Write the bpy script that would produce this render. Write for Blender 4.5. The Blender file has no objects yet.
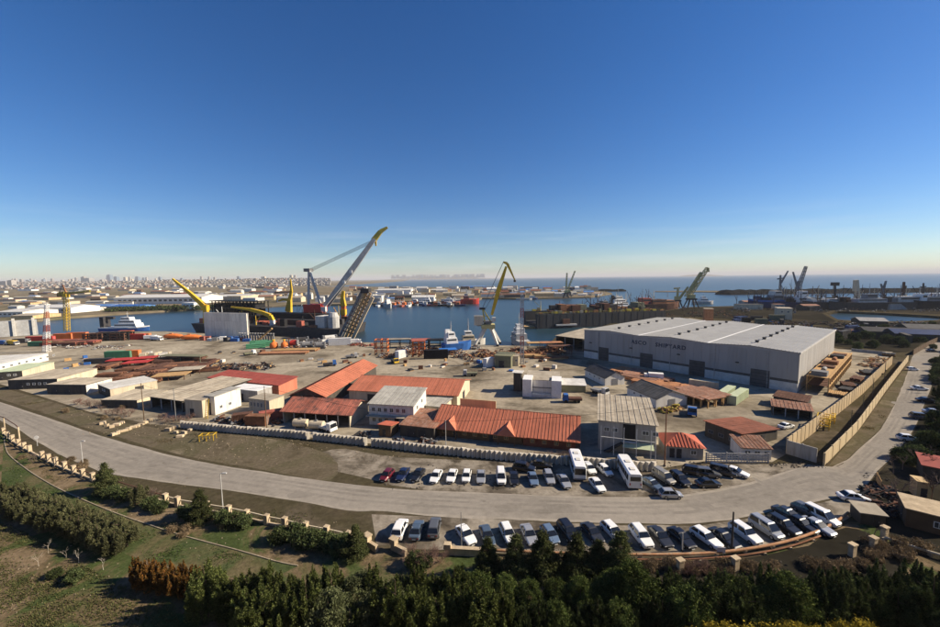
import bpy, bmesh, math, random
import numpy as np
from mathutils import Vector, Matrix
from mathutils.geometry import tessellate_polygon
RND = random.Random(7)
HAZE_D = 6.0e-5
R = math.radians
S = bpy.context.scene
COL = S.collection

# ------------------------------------------------------------------ camera
F, CAMH, PITCH, ROLL = 385.0, 40.0, math.atan(35.5 / 385.0), 0.0122
_cr, _sr, _cp, _sp = math.cos(ROLL), math.sin(ROLL), math.cos(PITCH), math.sin(PITCH)
_U = Vector((0, _sp, _cp)); _FW = Vector((0, _cp, -_sp)); _R = Vector((1, 0, 0))
_RC = _R * _cr - _U * _sr; _UC = _U * _cr + _R * _sr
cam = bpy.data.cameras.new('camera'); camo = bpy.data.objects.new('camera', cam); COL.objects.link(camo)
cam.sensor_width = 36.0; cam.lens = 36.0 * F / 940.0; cam.clip_start = 0.5; cam.clip_end = 200000
M4 = Matrix((( _RC.x, _UC.x, -_FW.x, 0), (_RC.y, _UC.y, -_FW.y, 0), (_RC.z, _UC.z, -_FW.z, CAMH), (0, 0, 0, 1)))
camo.matrix_world = M4
S.camera = camo

# ------------------------------------------------------------------ sky, sun, exposure
SUN_AZ, SUN_EL = 3.0, 31.0          # azimuth from +X towards +Y
SUND = Vector((math.cos(R(SUN_EL)) * math.cos(R(SUN_AZ)), math.cos(R(SUN_EL)) * math.sin(R(SUN_AZ)), math.sin(R(SUN_EL))))
W = bpy.data.worlds.new('World'); S.world = W; W.use_nodes = True
wn = W.node_tree.nodes; wl = W.node_tree.links; wn.clear()
sky = wn.new('ShaderNodeTexSky'); sky.sky_type = 'NISHITA'; sky.sun_disc = False
sky.sun_elevation = R(SUN_EL); sky.sun_rotation = R(90 - SUN_AZ)
sky.altitude = 400; sky.air_density = 1.0; sky.dust_density = 0.25; sky.ozone_density = 5.0
bg = wn.new('ShaderNodeBackground'); bg.inputs[1].default_value = 0.066
wo = wn.new('ShaderNodeOutputWorld')
# thin cirrus streaks low above the sea: real clouds of the sky dome
tc = wn.new('ShaderNodeTexCoord'); mp = wn.new('ShaderNodeMapping'); mp.inputs['Scale'].default_value = (2.2, 2.2, 30.0)
nz = wn.new('ShaderNodeTexNoise'); nz.inputs['Scale'].default_value = 1.6; nz.inputs['Detail'].default_value = 6; nz.inputs['Roughness'].default_value = 0.6
rp = wn.new('ShaderNodeMapRange'); rp.inputs[1].default_value = 0.50; rp.inputs[2].default_value = 0.78; rp.inputs[3].default_value = 0; rp.inputs[4].default_value = 0.32
sx = wn.new('ShaderNodeSeparateXYZ')
band = wn.new('ShaderNodeMapRange'); band.inputs[1].default_value = 0.16; band.inputs[2].default_value = 0.03; band.inputs[3].default_value = 0; band.inputs[4].default_value = 1
mul = wn.new('ShaderNodeMath'); mul.operation = 'MULTIPLY'
mx = wn.new('ShaderNodeMixRGB'); mx.inputs[2].default_value = (7.6, 7.9, 8.4, 1)
hs = wn.new('ShaderNodeHueSaturation'); hs.inputs['Saturation'].default_value = 1.24; hs.inputs['Hue'].default_value = 0.508
wl.new(tc.outputs['Generated'], mp.inputs[0]); wl.new(mp.outputs[0], nz.inputs[0]); wl.new(nz.outputs[0], rp.inputs[0])
wl.new(tc.outputs['Generated'], sx.inputs[0]); wl.new(sx.outputs[2], band.inputs[0])
wl.new(rp.outputs[0], mul.inputs[0]); wl.new(band.outputs[0], mul.inputs[1])
wl.new(sky.outputs[0], hs.inputs['Color']); wl.new(hs.outputs[0], mx.inputs[1]); wl.new(mul.outputs[0], mx.inputs[0])
wl.new(mx.outputs[0], bg.inputs[0]); wl.new(bg.outputs[0], wo.inputs[0])
sl = bpy.data.lights.new('sun', 'SUN'); sl.energy = 5.0; sl.angle = R(0.53); sl.color = (1.0, 0.86, 0.66)
so = bpy.data.objects.new('sun', sl); COL.objects.link(so); so.location = SUND * 300
so.rotation_euler = SUND.to_track_quat('Z', 'Y').to_euler()
vs = S.view_settings; vs.view_transform = 'Standard'; vs.look = 'None'; vs.gamma = 1.0; vs.use_curve_mapping = False
vs.exposure = 0.78
try:
    S.cycles.use_denoising = True; S.cycles.volume_bounces = 0; S.cycles.max_bounces = 5; S.cycles.diffuse_bounces = 2
    S.cycles.glossy_bounces = 2; S.cycles.transmission_bounces = 2; S.cycles.transparent_max_bounces = 6
    S.cycles.caustics_reflective = False; S.cycles.caustics_refractive = False; S.cycles.sample_clamp_indirect = 4.0
except Exception:
    pass

# ------------------------------------------------------------------ pixel of the 940x627 photograph -> point on a plane
def ray(px, py):
    return _FW + _RC * ((px - 470.0) / F) + _UC * ((313.5 - py) / F)
def P(px, py, z=0.0):
    d = ray(px, py); t = (z - CAMH) / d.z
    return Vector((0, 0, CAMH)) + d * t
def scale_at(p):
    return F / ((p - Vector((0, 0, CAMH))).dot(_FW))
def at_depth(px, py, y):            # the point of a pixel's ray with a given world Y
    d = ray(px, py); return Vector((0, 0, CAMH)) + d * (y / d.y)

# ------------------------------------------------------------------ materials
MATS = {}
def mat(name, col, rough=0.8, var=0.25, scale=0.6, metal=0.0, dirt=None, dirt_amt=0.0, bump=0.0, bscale=8.0, spec=0.12, rand=0.0, streak=False):
    if name in MATS: return MATS[name]
    m = bpy.data.materials.new(name); m.use_nodes = True; MATS[name] = m
    nt = m.node_tree; n = nt.nodes; l = nt.links
    b = n['Principled BSDF']; b.inputs['Roughness'].default_value = rough; b.inputs['Metallic'].default_value = metal
    b.inputs['Specular IOR Level'].default_value = spec
    tcn = n.new('ShaderNodeTexCoord')
    n1 = n.new('ShaderNodeTexNoise'); n1.inputs['Scale'].default_value = scale; n1.inputs['Detail'].default_value = 5; n1.inputs['Roughness'].default_value = 0.65
    src = tcn.outputs['Object']
    if streak:
        mpn = n.new('ShaderNodeMapping'); mpn.inputs['Scale'].default_value = (1.0, 1.0, 0.12); l.new(src, mpn.inputs[0]); src2 = mpn.outputs[0]
    else: src2 = src
    l.new(src2, n1.inputs['Vector'])
    r1 = n.new('ShaderNodeMapRange'); r1.inputs[1].default_value = 0.3; r1.inputs[2].default_value = 0.7; r1.inputs[3].default_value = 1 - var; r1.inputs[4].default_value = 1 + var
    l.new(n1.outputs[0], r1.inputs[0])
    mm = n.new('ShaderNodeMixRGB'); mm.blend_type = 'MULTIPLY'; mm.inputs[0].default_value = 1; mm.inputs[1].default_value = (*col, 1)
    l.new(r1.outputs[0], mm.inputs[2]); out = mm.outputs[0]
    if dirt:
        n2 = n.new('ShaderNodeTexNoise'); n2.inputs['Scale'].default_value = scale * 2.7; n2.inputs['Detail'].default_value = 7; n2.inputs['Roughness'].default_value = 0.7
        l.new(src2, n2.inputs['Vector'])
        r2 = n.new('ShaderNodeMapRange'); r2.inputs[1].default_value = 0.48; r2.inputs[2].default_value = 0.66; r2.inputs[3].default_value = 0; r2.inputs[4].default_value = dirt_amt
        l.new(n2.outputs[0], r2.inputs[0])
        m2 = n.new('ShaderNodeMixRGB'); m2.inputs[2].default_value = (*dirt, 1); l.new(r2.outputs[0], m2.inputs[0]); l.new(out, m2.inputs[1]); out = m2.outputs[0]
    if rand:
        oi = n.new('ShaderNodeObjectInfo'); r3 = n.new('ShaderNodeMapRange'); r3.inputs[3].default_value = 1 - rand; r3.inputs[4].default_value = 1 + rand
        l.new(oi.outputs['Random'], r3.inputs[0]); m3 = n.new('ShaderNodeMixRGB'); m3.blend_type = 'MULTIPLY'; m3.inputs[0].default_value = 1
        l.new(out, m3.inputs[1]); l.new(r3.outputs[0], m3.inputs[2]); out = m3.outputs[0]
    l.new(out, b.inputs['Base Color'])
    if bump:
        nb = n.new('ShaderNodeTexNoise'); nb.inputs['Scale'].default_value = bscale; nb.inputs['Detail'].default_value = 4; l.new(src, nb.inputs['Vector'])
        bp = n.new('ShaderNodeBump'); bp.inputs['Strength'].default_value = bump; bp.inputs['Distance'].default_value = 0.05
        l.new(nb.outputs[0], bp.inputs['Height']); l.new(bp.outputs[0], b.inputs['Normal'])
    return m

def leaf_mat(name, c1, c2, trans=0.15):
    if name in MATS: return MATS[name]
    m = bpy.data.materials.new(name); m.use_nodes = True; MATS[name] = m
    nt = m.node_tree; n = nt.nodes; l = nt.links; n.clear()
    o = n.new('ShaderNodeOutputMaterial'); g = n.new('ShaderNodeNewGeometry'); mixc = n.new('ShaderNodeMixRGB')
    mixc.inputs[1].default_value = (*c1, 1); mixc.inputs[2].default_value = (*c2, 1); l.new(g.outputs['Random Per Island'], mixc.inputs[0])
    oi = n.new('ShaderNodeObjectInfo'); r3 = n.new('ShaderNodeMapRange'); r3.inputs[3].default_value = 0.72; r3.inputs[4].default_value = 1.25; l.new(oi.outputs['Random'], r3.inputs[0])
    m3 = n.new('ShaderNodeMixRGB'); m3.blend_type = 'MULTIPLY'; m3.inputs[0].default_value = 1; l.new(mixc.outputs[0], m3.inputs[1]); l.new(r3.outputs[0], m3.inputs[2])
    tcn = n.new('ShaderNodeTexCoord'); nn = n.new('ShaderNodeTexNoise'); nn.inputs['Scale'].default_value = 1.1; nn.inputs['Detail'].default_value = 3; l.new(tcn.outputs['Object'], nn.inputs['Vector'])
    rn = n.new('ShaderNodeMapRange'); rn.inputs[1].default_value = 0.35; rn.inputs[2].default_value = 0.65; rn.inputs[3].default_value = 0.62; rn.inputs[4].default_value = 1.4; l.new(nn.outputs[0], rn.inputs[0])
    m4 = n.new('ShaderNodeMixRGB'); m4.blend_type = 'MULTIPLY'; m4.inputs[0].default_value = 1; l.new(m3.outputs[0], m4.inputs[1]); l.new(rn.outputs[0], m4.inputs[2]); m3 = m4
    d = n.new('ShaderNodeBsdfDiffuse'); t = n.new('ShaderNodeBsdfTranslucent'); mx_ = n.new('ShaderNodeMixShader'); mx_.inputs[0].default_value = trans
    l.new(m3.outputs[0], d.inputs[0]); l.new(m3.outputs[0], t.inputs[0]); l.new(d.outputs[0], mx_.inputs[1]); l.new(t.outputs[0], mx_.inputs[2]); l.new(mx_.outputs[0], o.inputs[0])
    return m

def patch_mat(name, stops, scale=0.05, rough=0.95, detail=9, fine=1.2, finevar=0.3, bump=0.3, distort=0.6, stain=0.0, stain_scale=0.12):
    """ground made of patches: one large noise through a colour ramp, broken up by a fine one"""
    m = bpy.data.materials.new(name); m.use_nodes = True; MATS[name] = m
    nt = m.node_tree; n = nt.nodes; l = nt.links; b = n['Principled BSDF']; b.inputs['Roughness'].default_value = rough; b.inputs['Specular IOR Level'].default_value = 0.0
    tcn = n.new('ShaderNodeTexCoord')
    n1 = n.new('ShaderNodeTexNoise'); n1.inputs['Scale'].default_value = scale; n1.inputs['Detail'].default_value = detail; n1.inputs['Roughness'].default_value = 0.62; n1.inputs['Distortion'].default_value = distort
    l.new(tcn.outputs['Object'], n1.inputs['Vector'])
    cr = n.new('ShaderNodeValToRGB'); e = cr.color_ramp.elements
    e[0].position = stops[0][0]; e[0].color = (*stops[0][1], 1); e[1].position = stops[-1][0]; e[1].color = (*stops[-1][1], 1)
    for p_, c_ in stops[1:-1]:
        q = e.new(p_); q.color = (*c_, 1)
    l.new(n1.outputs[0], cr.inputs[0])
    n2 = n.new('ShaderNodeTexNoise'); n2.inputs['Scale'].default_value = fine; n2.inputs['Detail'].default_value = 6; n2.inputs['Roughness'].default_value = 0.7; l.new(tcn.outputs['Object'], n2.inputs['Vector'])
    r1 = n.new('ShaderNodeMapRange'); r1.inputs[1].default_value = 0.3; r1.inputs[2].default_value = 0.7; r1.inputs[3].default_value = 1 - finevar; r1.inputs[4].default_value = 1 + finevar; l.new(n2.outputs[0], r1.inputs[0])
    mm = n.new('ShaderNodeMixRGB'); mm.blend_type = 'MULTIPLY'; mm.inputs[0].default_value = 1; l.new(cr.outputs[0], mm.inputs[1]); l.new(r1.outputs[0], mm.inputs[2])
    out = mm.outputs[0]
    if stain:
        for sc_, th_, st_, seed_ in ((stain_scale, .57, (1, 2.2, 1), 3.0), (stain_scale*3.3, .63, (1.6, 1, 1), 17.0)):
            mp_ = n.new('ShaderNodeMapping'); mp_.inputs['Scale'].default_value = st_; mp_.inputs['Location'].default_value = (seed_*11, seed_*7, 0); mp_.inputs['Rotation'].default_value = (0, 0, .3); l.new(tcn.outputs['Object'], mp_.inputs[0])
            n3 = n.new('ShaderNodeTexNoise'); n3.inputs['Scale'].default_value = sc_; n3.inputs['Detail'].default_value = 8; n3.inputs['Roughness'].default_value = .6; l.new(mp_.outputs[0], n3.inputs['Vector'])
            r3 = n.new('ShaderNodeMapRange'); r3.inputs[1].default_value = th_; r3.inputs[2].default_value = th_+.09; r3.inputs[3].default_value = 1.0; r3.inputs[4].default_value = 1-stain; l.new(n3.outputs[0], r3.inputs[0])
            m5 = n.new('ShaderNodeMixRGB'); m5.blend_type = 'MULTIPLY'; m5.inputs[0].default_value = 1; l.new(out, m5.inputs[1]); l.new(r3.outputs[0], m5.inputs[2]); out = m5.outputs[0]
    l.new(out, b.inputs['Base Color'])
    bp = n.new('ShaderNodeBump'); bp.inputs['Strength'].default_value = bump; bp.inputs['Distance'].default_value = 0.15; l.new(n2.outputs[0], bp.inputs['Height']); l.new(bp.outputs[0], b.inputs['Normal'])
    return m

# ------------------------------------------------------------------ mesh building
class MB:
    def __init__(s): s.v = []; s.f = []; s.mi = []; s.cur = 0
    def add(s, vs_, fs_):
        o = len(s.v); s.v += [tuple(v) for v in vs_]
        for f in fs_: s.f.append(tuple(i + o for i in f)); s.mi.append(s.cur)
        return s
    def box(s, x0, x1, y0, y1, z0, z1):
        return s.add([(x0,y0,z0),(x1,y0,z0),(x1,y1,z0),(x0,y1,z0),(x0,y0,z1),(x1,y0,z1),(x1,y1,z1),(x0,y1,z1)],
                     [(0,3,2,1),(4,5,6,7),(0,1,5,4),(1,2,6,5),(2,3,7,6),(3,0,4,7)])
    def hexa(s, b, t):                 # four bottom points, four top points (counter-clockwise)
        return s.add(list(b) + list(t), [(0,3,2,1),(4,5,6,7),(0,1,5,4),(1,2,6,5),(2,3,7,6),(3,0,4,7)])
    def prism(s, poly, z0, z1):
        n = len(poly); vs_ = [(x, y, z0) for x, y in poly] + [(x, y, z1) for x, y in poly]
        return s.add(vs_, [tuple(range(n))[::-1], tuple(range(n, 2*n))] + [(i, (i+1) % n, n+(i+1) % n, n+i) for i in range(n)])
    def extr(s, poly, axis, a0, a1):   # poly in the plane of the other two axes
        def mk(u, v, a): return (a, u, v) if axis == 'x' else (u, a, v)
        n = len(poly); vs_ = [mk(u, v, a0) for u, v in poly] + [mk(u, v, a1) for u, v in poly]
        return s.add(vs_, [tuple(range(n)), tuple(range(n, 2*n))[::-1]] + [(i, n+i, n+(i+1) % n, (i+1) % n) for i in range(n)])
    def bar(s, p, q, w, h=None):
        p = Vector(p); q = Vector(q); d = q - p
        if d.length < 1e-6: return s
        h = h or w; d.normalize(); up = Vector((0, 0, 1)) if abs(d.z) < 0.95 else Vector((0, 1, 0))
        a = d.cross(up).normalized() * (w / 2); b = a.cross(d).normalized() * (h / 2)
        return s.hexa([p-a-b, p+a-b, p+a+b, p-a+b], [q-a-b, q+a-b, q+a+b, q-a+b])
    def tube(s, p, q, r0, r1=None, n=8, caps=True):
        r1 = r0 if r1 is None else r1; p = Vector(p); q = Vector(q); d = (q-p).normalized()
        up = Vector((0, 0, 1)) if abs(d.z) < 0.95 else Vector((0, 1, 0)); a = d.cross(up).normalized(); b = a.cross(d)
        vs_ = []
        for c, r in ((p, r0), (q, r1)):
            for i in range(n):
                t = 2*math.pi*i/n; vs_.append(c + a*(r*math.cos(t)) + b*(r*math.sin(t)))
        fs_ = [(i, (i+1) % n, n+(i+1) % n, n+i) for i in range(n)]
        if caps: fs_ += [tuple(range(n))[::-1], tuple(range(n, 2*n))]
        return s.add(vs_, fs_)
    def lathe(s, prof, c=(0, 0, 0), n=12):
        vs_ = []; m = len(prof)
        for r, z in prof:
            for i in range(n):
                t = 2*math.pi*i/n; vs_.append((c[0]+r*math.cos(t), c[1]+r*math.sin(t), c[2]+z))
        fs_ = [(j*n+i, j*n+(i+1) % n, (j+1)*n+(i+1) % n, (j+1)*n+i) for j in range(m-1) for i in range(n)]
        fs_ += [tuple(range(n))[::-1], tuple(range((m-1)*n, m*n))]
        return s.add(vs_, fs_)
    def loft(s, rings, closed=True, caps=True):
        n = len(rings[0]); vs_ = [v for r in rings for v in r]; fs_ = []
        for j in range(len(rings)-1):
            for i in range(n if closed else n-1):
                fs_.append((j*n+i, j*n+(i+1) % n, (j+1)*n+(i+1) % n, (j+1)*n+i))
        if caps: fs_ += [tuple(range(n))[::-1], tuple(range((len(rings)-1)*n, len(rings)*n))]
        return s.add(vs_, fs_)
    def lattice(s, p, q, w0, w1, n, r, h0=None, h1=None, side=None):
        """square truss boom from p to q: four chords and zigzag bracing"""
        p = Vector(p); q = Vector(q); d = (q-p).normalized(); h0 = h0 or w0; h1 = h1 or w1
        if side is None: side = d.cross(Vector((0, 0, 1))) if abs(d.z) < 0.97 else Vector((1, 0, 0))
        a = side.normalized(); b = a.cross(d).normalized()
        def ring(t):
            c = p.lerp(q, t); w = (w0 + (w1-w0)*t)/2; h = (h0 + (h1-h0)*t)/2
            return [c-a*w-b*h, c+a*w-b*h, c+a*w+b*h, c-a*w+b*h]
        rs = [ring(i/n) for i in range(n+1)]
        for k in range(4): s.bar(rs[0][k], rs[-1][k], r*1.5)
        for i in range(n):
            for k in range(4):
                k2 = (k+1) % 4
                s.bar(rs[i][k], rs[i+1][k2] if i % 2 else rs[i+1][k2], r); s.bar(rs[i+1][k], rs[i+1][k2], r)
        return s
    def mesh(s, name):
        me = bpy.data.meshes.new(name); me.from_pydata(s.v, [], s.f); me.update(); return me
    def build(s, name, mats, parent=None, smooth=False, bevel=0):
        me = s.mesh(name)
        ms = mats if isinstance(mats, (list, tuple)) else [mats]
        for m in ms: me.materials.append(m)
        if len(ms) > 1: me.polygons.foreach_set('material_index', s.mi)
        bm = bmesh.new(); bm.from_mesh(me); bmesh.ops.recalc_face_normals(bm, faces=bm.faces)
        if bevel:
            bmesh.ops.bevel(bm, geom=[e for e in bm.edges if e.is_manifold and e.calc_face_angle(0) > 0.5], offset=bevel, segments=2, profile=0.6, affect='EDGES')
        bm.to_mesh(me); bm.free()
        if smooth: me.polygons.foreach_set('use_smooth', [True]*len(me.polygons))
        o = bpy.data.objects.new(name, me); COL.objects.link(o)
        if parent is not None: o.parent = parent
        return o

def tag(o, label=None, cat=None, group=None, kind=None):
    if label: o['label'] = label
    if cat: o['category'] = cat
    if group: o['group'] = group
    if kind: o['kind'] = kind
    return o
def thing(name, label, cat, loc=(0, 0, 0), rz=0.0, group=None):
    o = bpy.data.objects.new(name, None); COL.objects.link(o); o.empty_display_size = 0.5
    o.location = loc; o.rotation_euler = (0, 0, rz); return tag(o, label, cat, group)
def inst(src, parent=None, loc=None, rot=None, scl=None, name=None):
    o = src.copy(); COL.objects.link(o)
    if parent is not None: o.parent = parent
    if loc is not None: o.location = loc
    if rot is not None: o.rotation_euler = rot
    if scl is not None: o.scale = scl
    return o
def copy_tree(o, parent=None):
    c = o.copy(); COL.objects.link(c); c.parent = parent
    for ch in o.children: copy_tree(ch, c)
    return c
def struct(o): o['kind'] = 'structure'; return o
def sheet(name, pts, z, m, holes=(), thick=0.0):
    """flat polygon (with holes) at height z, with a skirt down when thick > 0"""
    loops = [[Vector((p[0], p[1], 0)) for p in pts]] + [[Vector((p[0], p[1], 0)) for p in h] for h in holes]
    allp = [p for lp in loops for p in lp]; tris = tessellate_polygon(loops)
    mb = MB(); mb.add([(p.x, p.y, z) for p in allp], tris)
    if thick:
        for lp in loops:
            k = len(lp)
            mb.add([(p.x, p.y, z) for p in lp] + [(p.x, p.y, z-thick) for p in lp], [(i, (i+1) % k, k+(i+1) % k, k+i) for i in range(k)])
    me = mb.mesh(name); me.materials.append(m); bm = bmesh.new(); bm.from_mesh(me); bmesh.ops.remove_doubles(bm, verts=bm.verts, dist=1e-4)
    bmesh.ops.recalc_face_normals(bm, faces=bm.faces)
    up = sum(f.normal.z*f.calc_area() for f in bm.faces)
    if up < 0: bmesh.ops.reverse_faces(bm, faces=bm.faces)
    bm.to_mesh(me); bm.free()
    o = bpy.data.objects.new(name, me); COL.objects.link(o); return struct(o)
def smooth_line(pts, n=6):
    out = []; k = len(pts)
    for i in range(k-1):
        p0 = pts[max(i-1, 0)]; p1 = pts[i]; p2 = pts[i+1]; p3 = pts[min(i+2, k-1)]
        for j in range(n):
            t = j/n; out.append(0.5*((2*p1) + (p2-p0)*t + (2*p0-5*p1+4*p2-p3)*t*t + (3*p1-p0-3*p2+p3)*t*t*t))
    return out + [pts[-1]]
# ------------------------------------------------------------------ the setting
def m_water():
    m = bpy.data.materials.new('sea_water'); m.use_nodes = True; nt = m.node_tree; n = nt.nodes; l = nt.links; b = n['Principled BSDF']
    b.inputs['Roughness'].default_value = 0.28; b.inputs['IOR'].default_value = 1.33
    tcn = n.new('ShaderNodeTexCoord')
    na = n.new('ShaderNodeTexNoise'); na.inputs['Scale'].default_value = 0.004; na.inputs['Detail'].default_value = 4; l.new(tcn.outputs['Object'], na.inputs['Vector'])
    cr = n.new('ShaderNodeValToRGB'); cr.color_ramp.elements[0].position = 0.35; cr.color_ramp.elements[0].color = (0.010, 0.030, 0.046, 1); cr.color_ramp.elements[1].position = 0.7; cr.color_ramp.elements[1].color = (0.022, 0.055, 0.075, 1)
    l.new(na.outputs[0], cr.inputs[0]); l.new(cr.outputs[0], b.inputs['Base Color'])
    mpn = n.new('ShaderNodeMapping'); mpn.inputs['Scale'].default_value = (0.35, 0.9, 1.0); mpn.inputs['Rotation'].default_value = (0, 0, 0.5); l.new(tcn.outputs['Object'], mpn.inputs[0])
    nb = n.new('ShaderNodeTexNoise'); nb.inputs['Scale'].default_value = 0.8; nb.inputs['Detail'].default_value = 6; nb.inputs['Roughness'].default_value = 0.7; l.new(mpn.outputs[0], nb.inputs['Vector'])
    # calm lanes and ruffled patches
    nr = n.new('ShaderNodeTexNoise'); nr.inputs['Scale'].default_value = 0.012; nr.inputs['Detail'].default_value = 5; l.new(mpn.outputs[0], nr.inputs['Vector'])
    rr = n.new('ShaderNodeMapRange'); rr.inputs[1].default_value = 0.35; rr.inputs[2].default_value = 0.65; rr.inputs[3].default_value = 0.25; rr.inputs[4].default_value = 0.9; l.new(nr.outputs[0], rr.inputs[0])
    bp = n.new('ShaderNodeBump'); bp.inputs['Distance'].default_value = 0.35; l.new(rr.outputs[0], bp.inputs['Strength']); l.new(nb.outputs[0], bp.inputs['Height']); l.new(bp.outputs[0], b.inputs['Normal'])
    return m
WATER = m_water(); WZ = -2.2
mbs = MB(); mbs.add([(-90000, -2000, WZ), (90000, -2000, WZ), (90000, 120000, WZ), (-90000, 120000, WZ)], [(0, 1, 2, 3)])
struct(mbs.build('sea', WATER))

M_ground = patch_mat('ground_dirt', [(0.28, (0.048, 0.039, 0.025)), (0.42, (0.076, 0.062, 0.040)), (0.52, (0.062, 0.053, 0.031)), (0.62, (0.096, 0.078, 0.054)), (0.75, (0.14, 0.115, 0.085))], scale=0.06, fine=0.9)
M_yard = patch_mat('yard_concrete', [(0.30, (0.095, 0.077, 0.055)), (0.41, (0.20, 0.169, 0.124)), (0.52, (0.295, 0.254, 0.19)), (0.70, (0.40, 0.35, 0.265))], scale=0.035, fine=0.5, finevar=0.25, bump=0.1, distort=0.9, stain=.5, stain_scale=.05)
M_road = patch_mat('road_asphalt', [(0.30, (0.205, 0.185, 0.158)), (0.50, (0.255, 0.23, 0.195)), (0.70, (0.295, 0.265, 0.225))], scale=0.05, fine=0.7, finevar=0.14, bump=0.05, stain=.22, stain_scale=.1)
M_lot = patch_mat('parking_lot_dirt', [(0.34, (0.065, 0.054, 0.042)), (0.44, (0.12, 0.102, 0.078)), (0.52, (0.22, 0.19, 0.15)), (0.7, (0.33, 0.295, 0.24))], scale=0.13, fine=1.3, finevar=0.25, bump=0.15, stain=.45, stain_scale=.16)
M_verge = patch_mat('verge_earth', [(0.30, (0.07, 0.058, 0.036)), (0.45, (0.125, 0.102, 0.07)), (0.58, (0.09, 0.08, 0.047)), (0.72, (0.22, 0.18, 0.13))], scale=0.09, fine=1.4)
M_park = patch_mat('park_earth', [(0.30, (0.035, 0.05, 0.018)), (0.44, (0.06, 0.078, 0.028)), (0.50, (0.125, 0.095, 0.055)), (0.60, (0.20, 0.148, 0.095)), (0.68, (0.07, 0.085, 0.033))], scale=0.10, fine=1.6, finevar=0.4, bump=0.6)
M_lawn = patch_mat('lawn_earth', [(0.30, (0.042, 0.058, 0.022)), (0.46, (0.062, 0.078, 0.032)), (0.56, (0.10, 0.09, 0.045)), (0.70, (0.16, 0.12, 0.075))], scale=0.13, fine=1.8, finevar=0.35, bump=0.6)
M_far = patch_mat('far_land', [(0.30, (0.13, 0.105, 0.07)), (0.45, (0.20, 0.16, 0.11)), (0.6, (0.11, 0.10, 0.06)), (0.75, (0.28, 0.235, 0.17))], scale=0.008, fine=0.05, bump=0.0)
M_conc = mat('concrete', (0.42, 0.39, 0.34), 0.9, 0.22, 0.7, dirt=(0.22, 0.19, 0.15), dirt_amt=0.6, streak=True)
M_rock = mat('dark_boulders', (0.014, 0.014, 0.014), 0.95, 0.4, 0.2, spec=0.0)

# the near shore: quay line as seen in the photograph, then round behind the camera
quay_px = [(-60, 342), (0, 337.5), (45, 334.5), (110, 332.3), (165, 331.5), (200, 333.5), (300, 338), (345, 342.5), (480, 346), (545, 347), (556, 337), (600, 327), (640, 314), (690, 307), (752, 305.5), (757, 301), (900, 300), (1100, 299)]
quay = [P(*q) for q in quay_px]
inlet_px = [(826, 313.2), (838, 311), (880, 312.8), (930, 315.5), (950, 317), (938, 319.8), (915, 321), (870, 321.4), (838, 319.5)]
inlet = [P(*q) for q in inlet_px]
near = [tuple(p.xy) for p in quay] + [(2500, quay[-1].y), (2500, -300), (-1500, -300), (-1500, quay[0].y)]
sheet('ground', near, 0.0, M_ground, holes=[[tuple(p.xy) for p in inlet]], thick=5.0)

far_px = [(-260, 333), (0, 322.5), (35, 320), (70, 316.8), (110, 314), (150, 311.5), (190, 309), (240, 307), (290, 305), (340, 304.2), (372, 303.5), (400, 304), (476, 301), (482, 298), (520, 298.5), (590, 296.8), (612, 293.4), (606, 291.6), (560, 289.5), (480, 287.8), (400, 287), (350, 286.5), (300, 286.5)]
farp = [P(*q) for q in far_px]
farpoly = [tuple(p.xy) for p in farp] + [(-900, 2600), (-1200, 7000), (-2500, 16000), (-30000, 16000), (-30000, farp[0].y)]
sheet('far_shore', farpoly, 0.3, M_far, thick=5.0)

# spit, breakwater, outer pier, island
sheet('sand_spit', [tuple(P(*q).xy) for q in [(655, 291.3), (700, 291.5), (745, 292), (745, 290.3), (700, 290.2), (655, 290.6)]], -1.2, M_far, thick=2.0)
def rock_ridge(name, p0, p1, w, h, n, m, seed):
    rr = random.Random(seed); mb = MB(); p0 = Vector(p0); p1 = Vector(p1); d = (p1-p0); L = d.length; d.normalize(); s_ = Vector((-d.y, d.x, 0))
    rings = []
    for i in range(n+1):
        c = p0 + d*(L*i/n); hh = h*rr.uniform(0.78, 1.15); e = 0.35 if i in (0, n) else 1.0
        rings.append([(c + s_*(w*f_*e*rr.uniform(0.9, 1.1))).to_tuple()[:2] + (WZ-2 + (hh*e+4)*g_*rr.uniform(0.93, 1.04),) for f_, g_ in ((-1, 0), (-0.62, 0.62), (-0.3, 0.95), (0.3, 1.0), (0.62, 0.6), (1, 0))])
    mb.loft(rings, closed=False, caps=False)
    return struct(mb.build(name, m))
b0 = P(726, 295.0, WZ); b1 = P(1150, 291.5, WZ)
rock_ridge('breakwater', (b0.x, b0.y+30, 0), (b1.x, b1.y+90, 0), 28, 7.5, 60, M_rock, 3)
b2 = P(592, 291.5, WZ); b3 = P(626, 291.2, WZ)
rock_ridge('breakwater', (b2.x, b2.y, 0), (b3.x, b3.y, 0), 9, 4, 10, M_rock, 5)
isl = MB(); ic = Vector((9300, 15500, 0)); rings = []
for i in range(9):
    t = i/8; hh = 70*math.sin(math.pi*t)**0.8 + 2; x = ic.x-900+1800*t
    rings.append([(x, ic.y-200, -10), (x, ic.y-80, hh*0.8), (x, ic.y+80, hh), (x, ic.y+250, -10)])
isl.loft(rings, closed=False, caps=False); struct(isl.build('island', M_far))

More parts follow.
